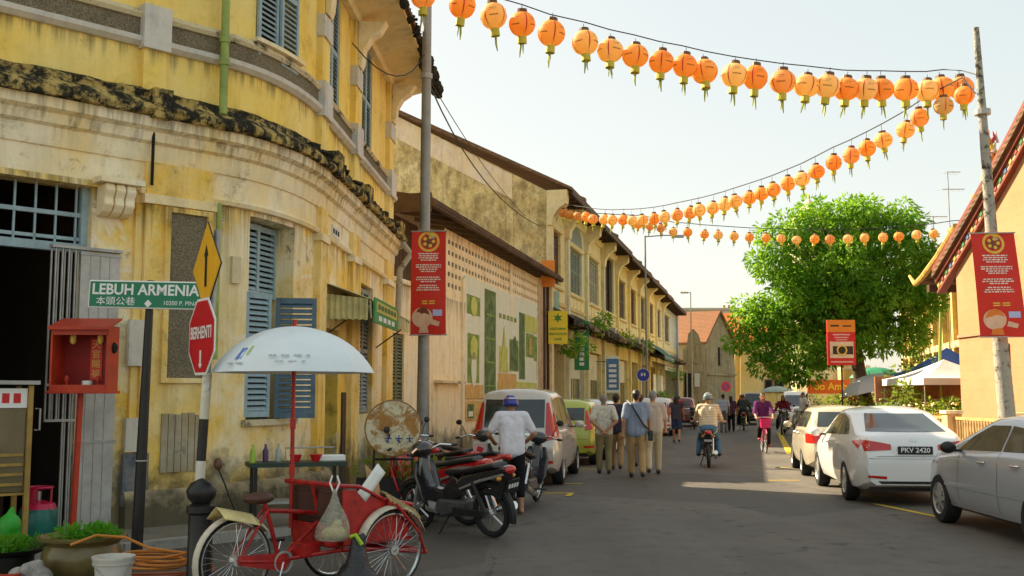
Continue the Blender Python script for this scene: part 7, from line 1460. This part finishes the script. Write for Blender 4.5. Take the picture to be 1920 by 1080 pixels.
# glazed food cabinet at the left edge
fc = V(-5.45, 11.05, .09); o = thing('food_cabinet', 'tall yellow-framed glass food cabinet at the left edge', 'cabinet', tuple(fc), R(40)); M_CABW = mat('yellow_cabinet_wood', (.42, .26, .06), .5, var=.4, sc=4, bump=.2)
for x in (-.4, .4):
    for y in (-.22, .22): MB().box((x, y, .83), (.05, .05, 1.66)).build('post', M_CABW, o)
for z in (.55, 1.02, 1.40): MB().box((0, 0, z), (.75, .4, .025)).build('shelf', M_CABW, o)
MB().box((0, 0, 1.69), (.95, .58, .04)).build('top', M_STEEL, o); MB().box((0, -.215, 1.53), (.74, .012, .2)).build('sign_panel', M_SW, o); MB().box((0, -.2, 1.0), (.74, .006, .85)).build('glass_front', glassm('cabinet_glass', (.10, .08, .04), .1), o)
for k_ in range(3): MB().box((.05 + .11 * k_, -.223, 1.53), (.07, .004, .1)).build('lettering', M_SRED, o)
for k_ in range(4): MB().box((0, -.205, .65 + .1 * k_), (.72, .02, .03)).build('louvre', M_CABW, o)
MB().tube([V(.46, -.2, 1.2), V(.5, -.23, 1.2), V(.5, -.23, 1.42), V(.46, -.2, 1.42)], .01, 6).build('handle', M_STEEL, o)

# ================================================================== trishaw
M_TRED = mat('trishaw_red_paint', (.50, .014, .010), .42, var=.55, sc=9, bump=.15, coat=.15); M_FEND = mat('cream_fender_paint', (.66, .58, .44), .4, var=.35, sc=5); M_BRNV = mat('brown_vinyl', (.09, .035, .025), .5, var=.3)
TR = V(-2.22, 8.72, 0); TA = R(45); TS = .93; o = thing('trishaw', 'red cycle trishaw with cream mudguards parked at the corner', 'trishaw', tuple(TR), TA); TRO = o; o.scale = (TS,) * 3
def tw(x, y, z): return Matrix.Translation(TR) @ Matrix.Rotation(TA, 4, 'Z') @ (V(x, y, z) * TS)
spoked(o, V(0, 0, .355), .355, .04, None, 32, M_CHR, rr=.92); spoked(o, V(1.35, -.46, .36), .36, .04, None, 36, M_CHR, rr=.92); spoked(o, V(1.35, .46, .36), .36, .04, None, 36, M_CHR, rr=.92)
def fender(c, r_, w_, a0, a1, m_, nm='mudguard'):
    b = MB(); rows = []
    for k_ in range(19):
        a = R(a0 + (a1 - a0) * k_ / 18); rows.append([Vector(c) + V((r_ - .03 * (2 * y) ** 2) * math.cos(a), y * w_, (r_ - .03 * (2 * y) ** 2) * math.sin(a)) for y in (-.5, -.25, 0, .25, .5)])
    b.grid(rows); q_ = b.build(nm, m_, o, smooth=60); q_.modifiers.new('s', 'SOLIDIFY').thickness = .004; return q_
fender((0, 0, .355), .40, .085, 35, 200, M_FEND); fender((1.35, -.46, .36), .41, .12, 20, 200, M_FEND); fender((1.35, .46, .36), .41, .12, 20, 200, M_FEND)
TB = lambda pts, r_=.018, nm='frame_tube', m_=M_TRED: MB().tube(pts, r_, 8).build(nm, m_, o, smooth=True)
for s_ in (-1, 1):
    TB([V(0, s_ * .06, .355), V(.45, s_ * .05, .30)]); TB([V(0, s_ * .06, .355), V(.30, s_ * .04, .78)], .013); TB([V(.85, s_ * .38, .40), V(1.35, s_ * .40, .36), V(1.85, s_ * .36, .28)], .02); TB([V(.5, s_ * .03, .32), V(.85, s_ * .38, .40)], .018)
    TB([V(1.35, s_ * .40, .36), V(1.35, s_ * .52, .36)], .016, 'axle_end', M_CHR); TB([V(1.35, s_ * .38, .80), V(1.35, s_ * .53, .77), V(1.62, s_ * .53, .5), V(1.78, s_ * .42, .3)], .014); TB([V(.95, s_ * .40, .5), V(.86, s_ * .40, .93)], .016)
    MB().ball((1.33, s_ * .47, .79), .035, 10, 8).build('knob', M_TRED, o, smooth=True)
TB([V(.45, 0, .30), V(.28, 0, .84)], .02); TB([V(.30, 0, .76), V(.85, 0, .70)], .02); TB([V(.45, 0, .30), V(.85, 0, .62)], .018); TB([V(.85, -.38, .42), V(.85, .38, .42)], .02); TB([V(1.35, -.5, .36), V(1.35, .5, .36)], .022); TB([V(1.85, -.36, .28), V(1.85, .36, .28)], .018)
TB([V(.78, -.42, .97), V(.78, .42, .97)], .024, 'push_bar'); TB([V(.85, 0, .7), V(.78, 0, .97)], .018)
for s_ in (-1, 1): TB([V(.78, s_ * .42, .97), V(1.0, s_ * .42, .95), V(1.28, s_ * .42, .82), V(1.62, s_ * .42, .75)], .018, 'arm_rail'); b = MB().prism([V(.84, s_ * .405, .44), V(.82, s_ * .405, .93), V(1.0, s_ * .405, .92), V(1.27, s_ * .405, .80), V(1.58, s_ * .405, .73), V(1.60, s_ * .405, .5), (1.5, s_ * .405, .44)], V(0, .015 * s_, 0)); b.build('side_panel', M_TRED if s_ > 0 else M_TRED, o, bevel=.004)
MB().box((1.2, 0, .58), (.58, .78, .12)).build('seat_cushion', M_BRNV, o, bevel=.04); MB().box((.90, 0, .76), (.10, .78, .38), ry=R(-10)).build('backrest', M_BRNV, o, bevel=.04); MB().box((.965, 0, .74), (.03, .6, .12), ry=R(-10)).build('backrest_pad', mat('tan_vinyl', (.40, .28, .12), .5), o, bevel=.012)
MB().box((.835, 0, .80), (.015, .8, .26)).build('back_panel', M_BRNV, o); MB().box((.835, .1, .52), (.015, .55, .17)).build('back_panel', M_TRED, o); MB().box((1.25, 0, .44), (.8, .78, .03)).build('floor', M_TRED, o); MB().box((1.72, 0, .33), (.32, .68, .02), ry=R(12)).build('footboard', M_TRED, o)
MB().ball((.22, 0, .87), (.15, .10, .055), 12, 8).build('saddle', M_BRNV, o, smooth=True); MB().torus((.45, -.06, .30), .09, .012, (0, 1, 0), 20, 6).build('chainring', M_STEEL, o); TB([V(.45, -.06, .30), V(.38, -.1, .14)], .012, 'crank', M_CHR); TB([V(.45, .06, .30), V(.52, .1, .46)], .012, 'crank', M_CHR)
MB().box((.38, -.15, .13), (.09, .09, .025)).build('pedal', M_BLKP, o); MB().box((.52, .15, .47), (.09, .09, .025)).build('pedal', M_BLKP, o)
MB().prism([V(0, -.065, .32), V(0, -.065, .40), V(.45, -.065, .385), V(.52, -.065, .3), (.45, -.065, .22)], V(0, .01, 0)).build('chain_guard', M_TRED, o)
MB().box((.66, -.1, .40), (.18, .2, .12)).build('tool_box', M_TRED, o, bevel=.01); MB().ball((.75, -.34, .47), (.06, .06, .05), 10, 6).build('bell_cup', M_TRED, o, smooth=True)
TB([V(.12, .2, .72), V(.02, .24, 1.0), V(-.04, .24, 1.12)], .008, 'mirror_stem', M_BLKP); MB().ball((-.05, .24, 1.17), (.02, .07, .055), 12, 8).build('mirror', mat('brown_mirror_back', (.10, .04, .02), .4), o, smooth=True)
# sheet of pale board over the rear wheel, mat over the arm, papers
def sheet(name, label, cat, rows, m_, th=.006): q_ = MB().grid(rows).build(name, m_, None, smooth=60); q_.modifiers.new('s', 'SOLIDIFY').thickness = th; return tag(q_, label, cat)
sheet('plastic_sheet', 'pale yellow plastic sheet folded over the rear mudguard', 'sheet', [[tw(-.20 + .05 * j, -.16 + .075 * i, .80 + .03 * math.sin(i) - .05 * abs(i - 2) * .6 - .012 * j) for j in range(8)] for i in range(5)], mat('pale_yellow_sheet', (.74, .60, .26), .35, var=.35, sc=5))
cb = sheet('cardboard_piece', 'tan piece of cardboard stuck upright at the trishaw arm', 'cardboard', [[tw(1.12 + .05 * j, -.40 + .015 * i, .90 + .06 * i - .04 * j) for j in range(4)] for i in range(5)], mat('brown_cardboard', (.46, .26, .11), .8, var=.2))
sheet('rolled_paper', 'white printed paper leaning on the push bar', 'paper', [[tw(.98 + .03 * j + .045 * i, -.42, .90 + .05 * i - .03 * j) for j in range(4)] for i in range(6)], M_SW)
mt_ = thing('straw_mat', 'woven straw mat draped over the trishaw arm rest', 'mat', tuple(tw(1.4, -.45, .8)))
for k_ in range(9): MB().tube([tw(1.28 + .042 * k_, -.30, .90 - .02 * k_), tw(1.29 + .042 * k_, -.44, .875 - .022 * k_), tw(1.30 + .042 * k_, -.52, .80 - .022 * k_)], .012, 5).build('strip', mat('straw', (.42, .30, .13), .8, var=.4, sc=30), mt_, world=True)
# bags on the near side
pb = tw(.73, -.42, .0); o2 = thing('clear_plastic_bag', 'knotted translucent plastic bag hanging from the trishaw arm', 'bag', tuple(pb))
def plasticm():
    t = NT('cloudy_plastic'); n = t.noise(t.co('Object'), 14, 5, .7); t.bump(n, 1., .05); t.done((.72, .70, .58), .3, 0, .5); tr = t.n('BsdfTransparent', {'Color': (.9, .9, .82)}); ms = t.n('MixShader'); t.set(ms.inputs[0], t.ramp(n, .3, .7, (.2,) * 3, (.5,) * 3)); t.t.links.new(t.b.outputs[0], ms.inputs[2]); t.t.links.new(tr.outputs[0], ms.inputs[1]); t.t.links.new(ms.outputs[0], t.t.nodes['Material Output'].inputs[0]); return t.m
b = MB(); rows = []
for k_, (z, r_) in enumerate(((.47, .09), (.465, .115), (.50, .135), (.57, .13), (.64, .105), (.71, .07), (.77, .04), (.83, .022), (.88, .016))):
    rows.append([V(r_ * (1 + .12 * math.sin(3 * a + z * 9) + .10 * math.sin(7 * a + z * 4) + .07 * math.sin(11 * a)) * math.cos(a), r_ * .75 * math.sin(a), z) for a in [2 * math.pi * j / 20 for j in range(21)]])
b.grid(rows); b.add(rows[0][:20], [tuple(range(20))]); b.build('bag', plasticm(), o2, smooth=80)
for sx_ in (-1, 1): MB().tube([V(.012 * sx_, 0, .86), V(.04 * sx_, 0, .93), V(.02 * sx_, 0, .99)], .008, 5).build('handle', M_SW, o2)
blob('contents', [(V(-.06, 0, .52), .05, V(.06, 0, .52), .05), (V(0, .02, .56), .04, V(.03, 0, .6), .04)], mat('food_box', (.62, .50, .18), .6, var=.4), o2, .016, 2)
kb_ = tw(.86, -.58, 0); o2 = thing('black_rubbish_bag', 'black rubbish bag slumped against the trishaw wheel', 'bag', tuple(kb_)); blob('bag', [(V(-.05, 0, .14), .13, V(.05, 0, .14), .13), (V(0, 0, .18), .13, V(.01, 0, .34), .085), (V(.0, 0, .36), .065, V(-.01, 0, .47), .04), (V(.03, 0, .4), .045, V(.05, 0, .5), .03), (V(.07, .03, .12), .1, V(-.06, .05, .2), .09)], mat('black_bin_liner', (.012, .012, .013), .3, var=.3, sc=9, bump=1.0, spec=.6), o2, .016, 1)
MB().tube([V(.05, -.05, .44), V(.0, -.07, .52), V(-.04, -.04, .50)], .018, 6).build('tie', mat('lime_plastic', (.40, .62, .03), .4), o2)
# parasol above it
up = at(551, 700, 9.45); PB = V(up.x, 9.45, .5); o2 = parasol('trishaw_parasol', 'large pale blue-white parasol on a red pole over the trishaw', PB, .71, up.z - .0 - .5 + .005, at(551, 612, 9.45).z - .5, mat('pale_blue_white_nylon', (.72, .78, .80), .45, var=.06, sc=2), n=8, mpole=M_TRED)
bpy.data.objects['trishaw_parasol'].rotation_euler.z = R(12)
for z in (.5, .9): MB().box((0, 0, z), (.05, .05, .09)).build('pole_clamp', M_TRED, o2)
z0p, z1p = up.z - .495, at(551, 612, 9.45).z - .5
def pp(u, a): r_ = .71 * math.sin(u * 1.15) / math.sin(1.15) * .992; return V(r_ * math.cos(a), r_ * math.sin(a), z1p - (z1p - z0p) * (1 - math.cos(u * 1.25)) / (1 - math.cos(1.25)) + .006)
for (u0, u1, a0, a1, m_) in ((.70, .86, -128, -121, mat('parasol_print_blue', (.10, .22, .55), .5)), (.66, .80, -119, -117, mat('parasol_print_green', (.5, .6, .1), .5)), (.9, .925, -134, -114, mat('parasol_print_grey', (.42, .46, .48), .5)), (.80, .83, -98, -66, mat('parasol_print_grey', (.42, .46, .48))), (.88, .90, -92, -70, mat('parasol_print_grey', (.42, .46, .48)))):
    n_ = max(1, int(abs(a1 - a0) / 3)); 
    for k_ in range(n_):
        if n_ > 3 and k_ % 3 == 2: continue
        q0, q1 = R(a0 + (a1 - a0) * k_ / n_ - 12), R(a0 + (a1 - a0) * (k_ + .85) / n_ - 12); MB().add([pp(u0, q0), pp(u0, q1), pp(u1, q1), pp(u1, q0)], [(0, 1, 2, 3)]).build('print', m_, o2)
# ================================================================== hawker table and rusty round sign behind the trishaw
tb = V((560 - 960) / 2000 * 13.0, 13.0, .09); o = thing('hawker_table', 'dark hawker table with a low rail behind the trishaw', 'table', tuple(tb), R(20))
MB().box((0, 0, .74), (1.15, .5, .05)).build('tabletop', mat('dark_green_top', (.03, .05, .035), .5, var=.3), o)
for x in (-.5, .5):
    for y in (-.2, .2): MB().box((x, y, .36), (.04, .04, .72)).build('leg', M_BLKP, o)
MB().box((0, 0, .3), (1.0, .4, .03)).build('shelf', M_STEEL, o); MB().tube([V(-.1, .2, .76), V(-.1, .2, .92), V(.5, .2, .92), V(.5, .2, .76)], .01, 6).build('rail', M_STEEL, o)
Mt = Matrix.Translation(tb) @ Matrix.Rotation(R(20), 4, 'Z'); T3 = lambda x, y, z=.765: Mt @ V(x, y, z)
bot = [(.001, 0), (.035, 0), (.037, .13), (.015, .17), (.014, .21), (.001, .21)]
small('bottle', 'lime green bottle at the left end of the hawker table', bot, T3(-.52, -.05), mat('lime_bottle', (.35, .5, .04), .3), 'bottle'); small('bottle', 'dark purple bottle on the hawker table', bot, T3(-.36, .05), mat('purple_bottle', (.08, .03, .12), .3), 'bottle'); small('bottle', 'tall clear bottle on the hawker table', bot, T3(-.2, .1), mat('cloudy_bottle', (.4, .42, .36), .2), 'bottle')
bw = [(.001, 0), (.04, .0), (.075, .06), (.078, .065), (.07, .06), (.001, .015)]
small('bowl', 'left red bowl on the hawker table', [(r_ * 1.0, z * 1.3) for r_, z in bw], T3(-.02, -.08), M_SRED, 'bowl'); small('bowl', 'right red bowl on the hawker table', [(r_, z * 1.3) for r_, z in bw], T3(.22, -.08), M_SRED, 'bowl')
q_ = MB().box((0, 0, .035), (.34, .2, .07)).build('food_tray', M_SW, None, bevel=.01); q_.location = T3(.42, .05); q_.rotation_euler.z = R(20); tag(q_, 'white tray at the right end of the hawker table', 'tray')
rs = at(737, 803, 14.0); o = thing('round_rusty_sign', 'round rusty painted sign with blue marks on a dark stand', 'sign', (rs.x, rs.y, .09))
def rustm():
    t = NT('rusty_disc'); co = t.co('World'); n = t.noise(co, 4.2, 6, .7, dist=.6); m_ = t.noise(co, 16, 4, .6); c = t.mix(t.ramp(n, .46, .54), (.68, .60, .40), (.40, .20, .06)); c = t.mix(t.ramp(m_, .5, .7), c, t.mix(.5, c, (.16, .07, .03))); t.bump(n, .3, .01); return t.done(c, .8, 0, .2)
MB().lathe([(.001, -.012), (.35, -.012), (.36, 0), (.35, .012), (.001, .012)], 36, rs, axis=(.12, -1, 0)).build('disc', rustm(), o, world=True); MB().torus(rs, .36, .012, (.12, -1, 0), 36, 6).build('rim', mat('rust_rim', (.30, .16, .06), .8), o, world=True)
for k_ in range(4):
    cx = rs + V(-.2 + .14 * k_, -.025, -.13); b = MB()
    MB().box(cx, (.09, .006, .014)).build('painted_mark', mat('blue_sign_paint', (.04, .08, .28), .6), o, world=True); MB().box(cx + V(0, -.007, -.005), (.014, .006, .10)).build('painted_mark', mat('blue_sign_paint', (.04, .08, .28)), o, world=True)
    MB().box(cx + V(-.025 + .012 * k_, -.007, -.035), (.06, .006, .012), ry=R(35)).build('painted_mark', mat('blue_sign_paint', (.04, .08, .28)), o, world=True)
for x in (-.28, .28): MB().tube([V(rs.x + x * .9, rs.y + .05, .09), V(rs.x + x * .9, rs.y + .05, 1.3)], .016, 6).build('stand_leg', M_BLKP, o, world=True)
for z in (.3, .82): MB().tube([V(rs.x - .26, rs.y + .05, z), V(rs.x + .26, rs.y + .05, z)], .016, 6).build('stand_bar', M_BLKP, o, world=True)
pl_ = V(rs.x + .05, 14.35, .09); o = thing('plant_box', 'dark plant box with trailing leaves under the round sign', 'planter', tuple(pl_)); MB().box((0, 0, .24), (1.1, .3, .48)).build('box', M_BLKP, o); link('foliage', leaves_mesh([(pl_ + V(-.45 + .15 * k_, U(-.1, .1), .52 + U(0, .12)), .14) for k_ in range(7)], 2600, .10, .022, M_LEAF2, .3, 'foliage', 77), o, world=True)
hp = at(788, 850, 13.4); o = thing('helmet', 'grey open helmet hung on the parked motorbike', 'helmet', tuple(hp), R(200)); b = MB(); b.grid([[V(.13 * math.cos(R(-15 + 105 * k_ / 8)) * math.cos(t_), .12 * math.cos(R(-15 + 105 * k_ / 8)) * math.sin(t_), .13 * math.sin(R(-15 + 105 * k_ / 8))) for t_ in [2 * math.pi * j / 16 for j in range(17)]] for k_ in range(9)]); b.build('shell', mat('grey_helmet_shell', (.12, .14, .17), .25, coat=.5), o, smooth=60).modifiers.new('s', 'SOLIDIFY').thickness = .015; MB().torus((0, 0, -.03), .127, .01, (0, 0, 1), 20, 6).build('rim_trim', M_BLK, o)
nt_ = at(900, 862, 15.6); o = thing('paper_notice', 'small white notice with red print on a motorbike rear box', 'notice', tuple(nt_)); MB().box((0, 0, .1), (.2, .14, .3)).build('box', mat('pale_rear_box', (.6, .56, .48), .5), o); MB().box((0, -.075, .13), (.17, .006, .2)).build('paper', mat('pink_paper', (.72, .5, .48), .6), o); MB().box((0, -.08, .15), (.09, .004, .08), ry=R(20)).build('print', M_SRED, o)

# ================================================================== shop signs along the row and on the right
def hang_sign(name, label, px0, px1, py0, py1, Y, m_, bits=(), arm=True, cat='sign'):
    a, c_ = at(px0, py1, Y), at(px1, py0, Y); ce = (a + c_) / 2; W_, H_ = c_.x - a.x, c_.z - a.z; o = thing(name, label, cat, tuple(ce)); MB().box((0, 0, 0), (W_, .1, H_)).build('board', m_, o, bevel=.01)
    for (nm, x0, x1, z0, z1, bm_, lv) in bits: MB().box(((x0 + x1 - 1) / 2 * W_, -.052 - .004 * lv, (z0 + z1 - 1) / 2 * H_), ((x1 - x0) * W_, .006, (z1 - z0) * H_)).build(nm, bm_, o)
    if arm: MB().tube([V(-W_ / 2 - .5, .0, H_ * .35), V(W_ / 2, 0, H_ * .35)], .02, 6).build('arm', M_BLKP, o)
    o['W'] = W_; o['H'] = H_; r_ = (o, W_, H_); del o['W'], o['H']; return r_
M_VY = mat('lemon_sign_paint', (.78, .62, .03), .5, var=.1); M_VG = mat('leaf_green_print', (.04, .22, .03), .5)
o, W_, H_ = hang_sign('cafe_sign', 'yellow hanging sign with green star and lettering', 1028, 1064, 583, 645, 41.2, M_VY)
for k_, tx in enumerate(('VEGETARIAN', 'HEALTH FOOD', 'CAFE')): lit_text('lettering', tx, .13, M_VG, o, (0, -.056, -.06 - .2 * k_), (R(90), 0, 0), .002, sx=.8 if k_ < 2 else 1., bold=.003)
b = MB(); st = [V(.2 * (1 if k_ % 2 == 0 else .42) * math.cos(R(90 + 30 * k_)), -.054, .36 + .2 * (1 if k_ % 2 == 0 else .42) * math.sin(R(90 + 30 * k_))) for k_ in range(12)]; b.prism(st, V(0, -.004, 0)).build('star_mark', M_VG, o)
hang_sign('orange_sign_box', 'plain orange sign box on the first shophouse', 1015, 1040, 488, 538, 40.9, mat('orange_sign_paint', (.75, .24, .02), .5, var=.1))
hang_sign('teal_sign_box', 'pale teal sign box above the yellow hanging sign', 1024, 1049, 546, 584, 42.6, mat('pale_teal_paint', (.42, .62, .52), .5, var=.2))
M_SG2 = mat('mid_green_sign', (.015, .24, .07), .5, var=.15)
o, W_, H_ = hang_sign('green_vertical_sign', 'tall green hanging sign with a round white emblem', 1077, 1104, 602, 694, 46, M_SG2, [('lettering', .34, .66, .09 + .1 * k_, .155 + .1 * k_, M_SW, 1) for k_ in range(5)] + [('rule', .15, .85, .68, .695, M_SW, 1)])
MB().torus((0, -.056, H_ * .33), .17, .02, (0, 1, 0), 20, 6).build('emblem', M_SW, o); MB().torus((0, -.056, H_ * .33), .07, .03, (0, 1, 0), 14, 6).build('emblem', M_SW, o)
M_BB = mat('blue_banner_cloth', (.10, .24, .48), .6, var=.3, sc=5)
hang_sign('blue_vertical_banner', 'blue and white vertical banner on a shophouse pillar', 1137, 1160, 668, 736, 52, M_BB, [('stripe', .0, 1., .0, .07, M_SW, 1), ('stripe', 0, 1, .93, 1., M_SW, 1)] + [('lettering', .2, .8, .14 + .14 * k_, .22 + .14 * k_, M_SW, 1) for k_ in range(5)], cat='banner')
def disc_sign(name, label, px, py, r_, Y, mats, cat='road sign', post=True):
    c_ = at(px, py, Y); o = thing(name, label, cat, (c_.x, c_.y, 0.))
    for k_, (f, m_) in enumerate(mats): MB().lathe([(.001, .004 * k_ + .012), (r_ * f, .004 * k_ + .012), (r_ * f, .004 * k_)], 22, c_, axis=(0, -1, 0)).build('plate' if k_ == 0 else 'face', m_, o, world=True)
    if post: MB().tube([V(c_.x, c_.y + .04, 0), c_ + V(0, .04, .1)], .035, 6).build('post', M_POLE, o, world=True)
    return o, c_
o, c_ = disc_sign('blue_round_sign', 'round blue road sign with white mark by the shophouses', 1206, 703, .31, 50, ((1, M_SW), (.94, mat('road_sign_blue', (.02, .04, .36), .4))))
for x in (-.07, .06): MB().box(c_ + V(x, -.03, .02), (.07, .01, .14)).build('mark', M_SW, o, world=True)
o, c_ = disc_sign('red_round_sign', 'round pink-red road sign at the far corner', 1361, 725, .42, 88, ((1, mat('road_sign_red', (.6, .03, .08), .5)), (.7, mat('road_sign_violet', (.20, .05, .25), .5))))
MB().box(c_ + V(0, -.03, 0), (.75, .01, .09), ry=R(45)).build('bar', mat('road_sign_red', (.6, .03, .08)), o, world=True)
o, W_, H_ = hang_sign('post_billboard', 'orange and red billboard on a thin post before the mango tree', 1552, 1602, 600, 685, 37.5, M_SRED, [('panel', 0, 1, .73, 1., mat('orange_sign_paint', (.75, .24, .02)), 1), ('panel', .08, .92, .16, .52, mat('cream_print', (.74, .6, .42), .6), 1), ('panel', .18, .9, .24, .42, M_BLKP, 2), ('rule', .2, .8, .66, .69, mat('pink_print', (.8, .45, .4), .6), 1), ('rule', .25, .75, .6, .625, mat('pink_print', (.8, .45, .4)), 1), ('rule', .3, .7, .55, .57, mat('pink_print', (.8, .45, .4)), 1), ('mark', .12, .42, .85, .89, M_BLKP, 2), ('mark', .55, .86, .85, .88, M_BLKP, 2), ('rule', .1, .9, .06, .09, mat('pink_print', (.8, .45, .4)), 1)], arm=False, cat='billboard')
MB().torus((0, -.07, -.17 * H_), .16, .03, (0, 1, 0), 16, 6).build('emblem', M_GLD, o); MB().tube([V(0, .03, -H_ / 2), V(0, .03, -H_ / 2 - at(1577, 690, 37.5).z)], .035, 6).build('post', M_BLKP, o)
o, W_, H_ = hang_sign('orange_shop_sign', 'long orange shop sign with yellow letters under the tree', 1514, 1592, 712, 738, 56, mat('orange_red_board', (.66, .12, .015), .5, var=.1), arm=False)
lit_text('lettering', 'oo Amb', .52, mat('yellow_letter', (.85, .55, .05), .5), o, (.1, -.06, 0), (R(90), 0, 0), .01, bold=.015); MB().tube([V(-W_ / 2, .1, -H_ / 2), V(-W_ / 2, .1, -2.3)], .05, 6).build('post', M_BLKP, o); MB().tube([V(W_ / 2, .1, -H_ / 2), V(W_ / 2, .1, -2.3)], .05, 6).build('post', M_BLKP, o)
rl = at(1640, 742, 42); o = thing('red_round_lantern', 'plain red round lantern beside the green parasol', 'lantern', tuple(at(1605, 738, 46))); MB().ball((0, 0, 0), (.33, .33, .36), 14, 10).build('body', M_SRED, o, smooth=True); MB().tube([V(0, 0, .3), V(0, 0, .9)], .01, 4).build('hook', M_BLKP, o)
# canopies, air conditioners and hanging plants on the row
b = thing('green_cloth_awning', 'dark green cloth awning halfway down the shophouse row', 'awning', tuple(PS.pos(33, .4, 4.5))); rows = [[PS.pos(30.2 + k_ * 1.05, d, z + .06 * math.sin(k_ * 2.1)) for d, z in ((.1, 5.4), (.8, 5.0), (1.7, 4.3), (1.72, 4.0))] for k_ in range(8)]; MB().grid(rows).build('cloth', mat('dark_green_canvas', (.02, .11, .07), .7, var=.3), b, world=True, smooth=60); MB().tube([PS.pos(30.2, 1.7, 4.2), PS.pos(37.5, 1.7, 4.2)], .03, 6).build('bar', M_STEEL, b, world=True)
b = thing('sheet_awning', 'rusty sheet awning below the far shophouse windows', 'awning', tuple(PS.pos(42, .4, 3.6))); MB().sweep(PS, 38.2, 47, [(.1, 4.1), (2.0, 3.55), (2.0, 3.6), (.1, 4.16)]).build('sheet', mat('rusty_sheet', (.42, .22, .08), .6, var=.4), b, world=True); MB().tube([PS.pos(46.9, 1.9, 0), PS.pos(46.9, 1.9, 3.55)], .05, 6).build('post', M_POLE, b, world=True); MB().tube([PS.pos(38.4, 1.9, 0), PS.pos(38.4, 1.9, 3.55)], .05, 6).build('post', M_POLE, b, world=True)
for k_, (s_, z, l_) in enumerate(((9.3, 5.0, 'air conditioner on the third shophouse'), (14.2, 4.85, 'air conditioner beside the fourth shophouse pillar'), (24.9, 4.9, 'air conditioner low on the sixth shophouse'))):
    c_ = PS.pos(s_, .55, z); o = thing('air_conditioner', l_, 'air conditioner', tuple(c_), PS.ang(s_), 'air conditioners on the row'); MB().box((0, 0, 0), (.85, .34, .6)).build('casing', mat('beige_casing', (.50, .46, .36), .5, var=.2), o, bevel=.02); MB().torus((.1, -.18, 0), .2, .015, (0, 1, 0), 16, 5).build('fan_guard', M_BLK, o); MB().box((0, .3, -.25), (.5, .4, .04)).build('bracket', M_STEEL, o)
for k_, (s_, z, l_) in enumerate(((1.6, 3.75, 'hanging fern under the yellow sign'), (7.0, 4.95, 'weeds on the second shophouse ledge'), (19.0, 4.9, 'weeds on the ledge by the fourth shophouse'), (28.5, 4.8, 'weeds on the ledge near the green awning'), (49.5, 3.4, 'leafy pot plants outside the last shophouse'), (41, 1.4, 'bushy pot plant below the sheet awning'), (35.5, 1.2, 'dark pot plant beside the blue round sign'))):
    c_ = PS.pos(s_, .7, z); o = thing('ledge_plant', l_, 'plant', tuple(c_), group='plants along the row'); link('foliage', leaves_mesh([(c_ + V(U(-.5, .5), U(-.4, .4), U(-.3, .3)), U(.25, .4)) for _ in range(6)], 420, .22, .045, M_LEAF, .5, 'foliage', 60 + k_), o, world=True); MB().lathe([(.12, -.6), (.2, -.3), (.18, -.3)], 8, c_).build('pot', M_POT, o, world=True)
b = thing('shop_panel', 'white notice panels beside the sheet awning', 'notice', tuple(PS.pos(39, .3, 2)));
for k_ in range(3): MB().slab(PS, 37.6 + k_ * 2.6, 39.6 + k_ * 2.6, 1.4, 3.2, .1, .16).build('panel', M_SW if k_ != 1 else mat('pale_green_panel', (.5, .62, .5), .6), b, world=True)
MB().slab(PS, 37.4, 46, .4, 1.2, .3, 1.0).build('display_table', mat('pale_table_cloth', (.55, .6, .62), .7, var=.2), b, world=True)
bpy.data.scenes.remove(TMP)
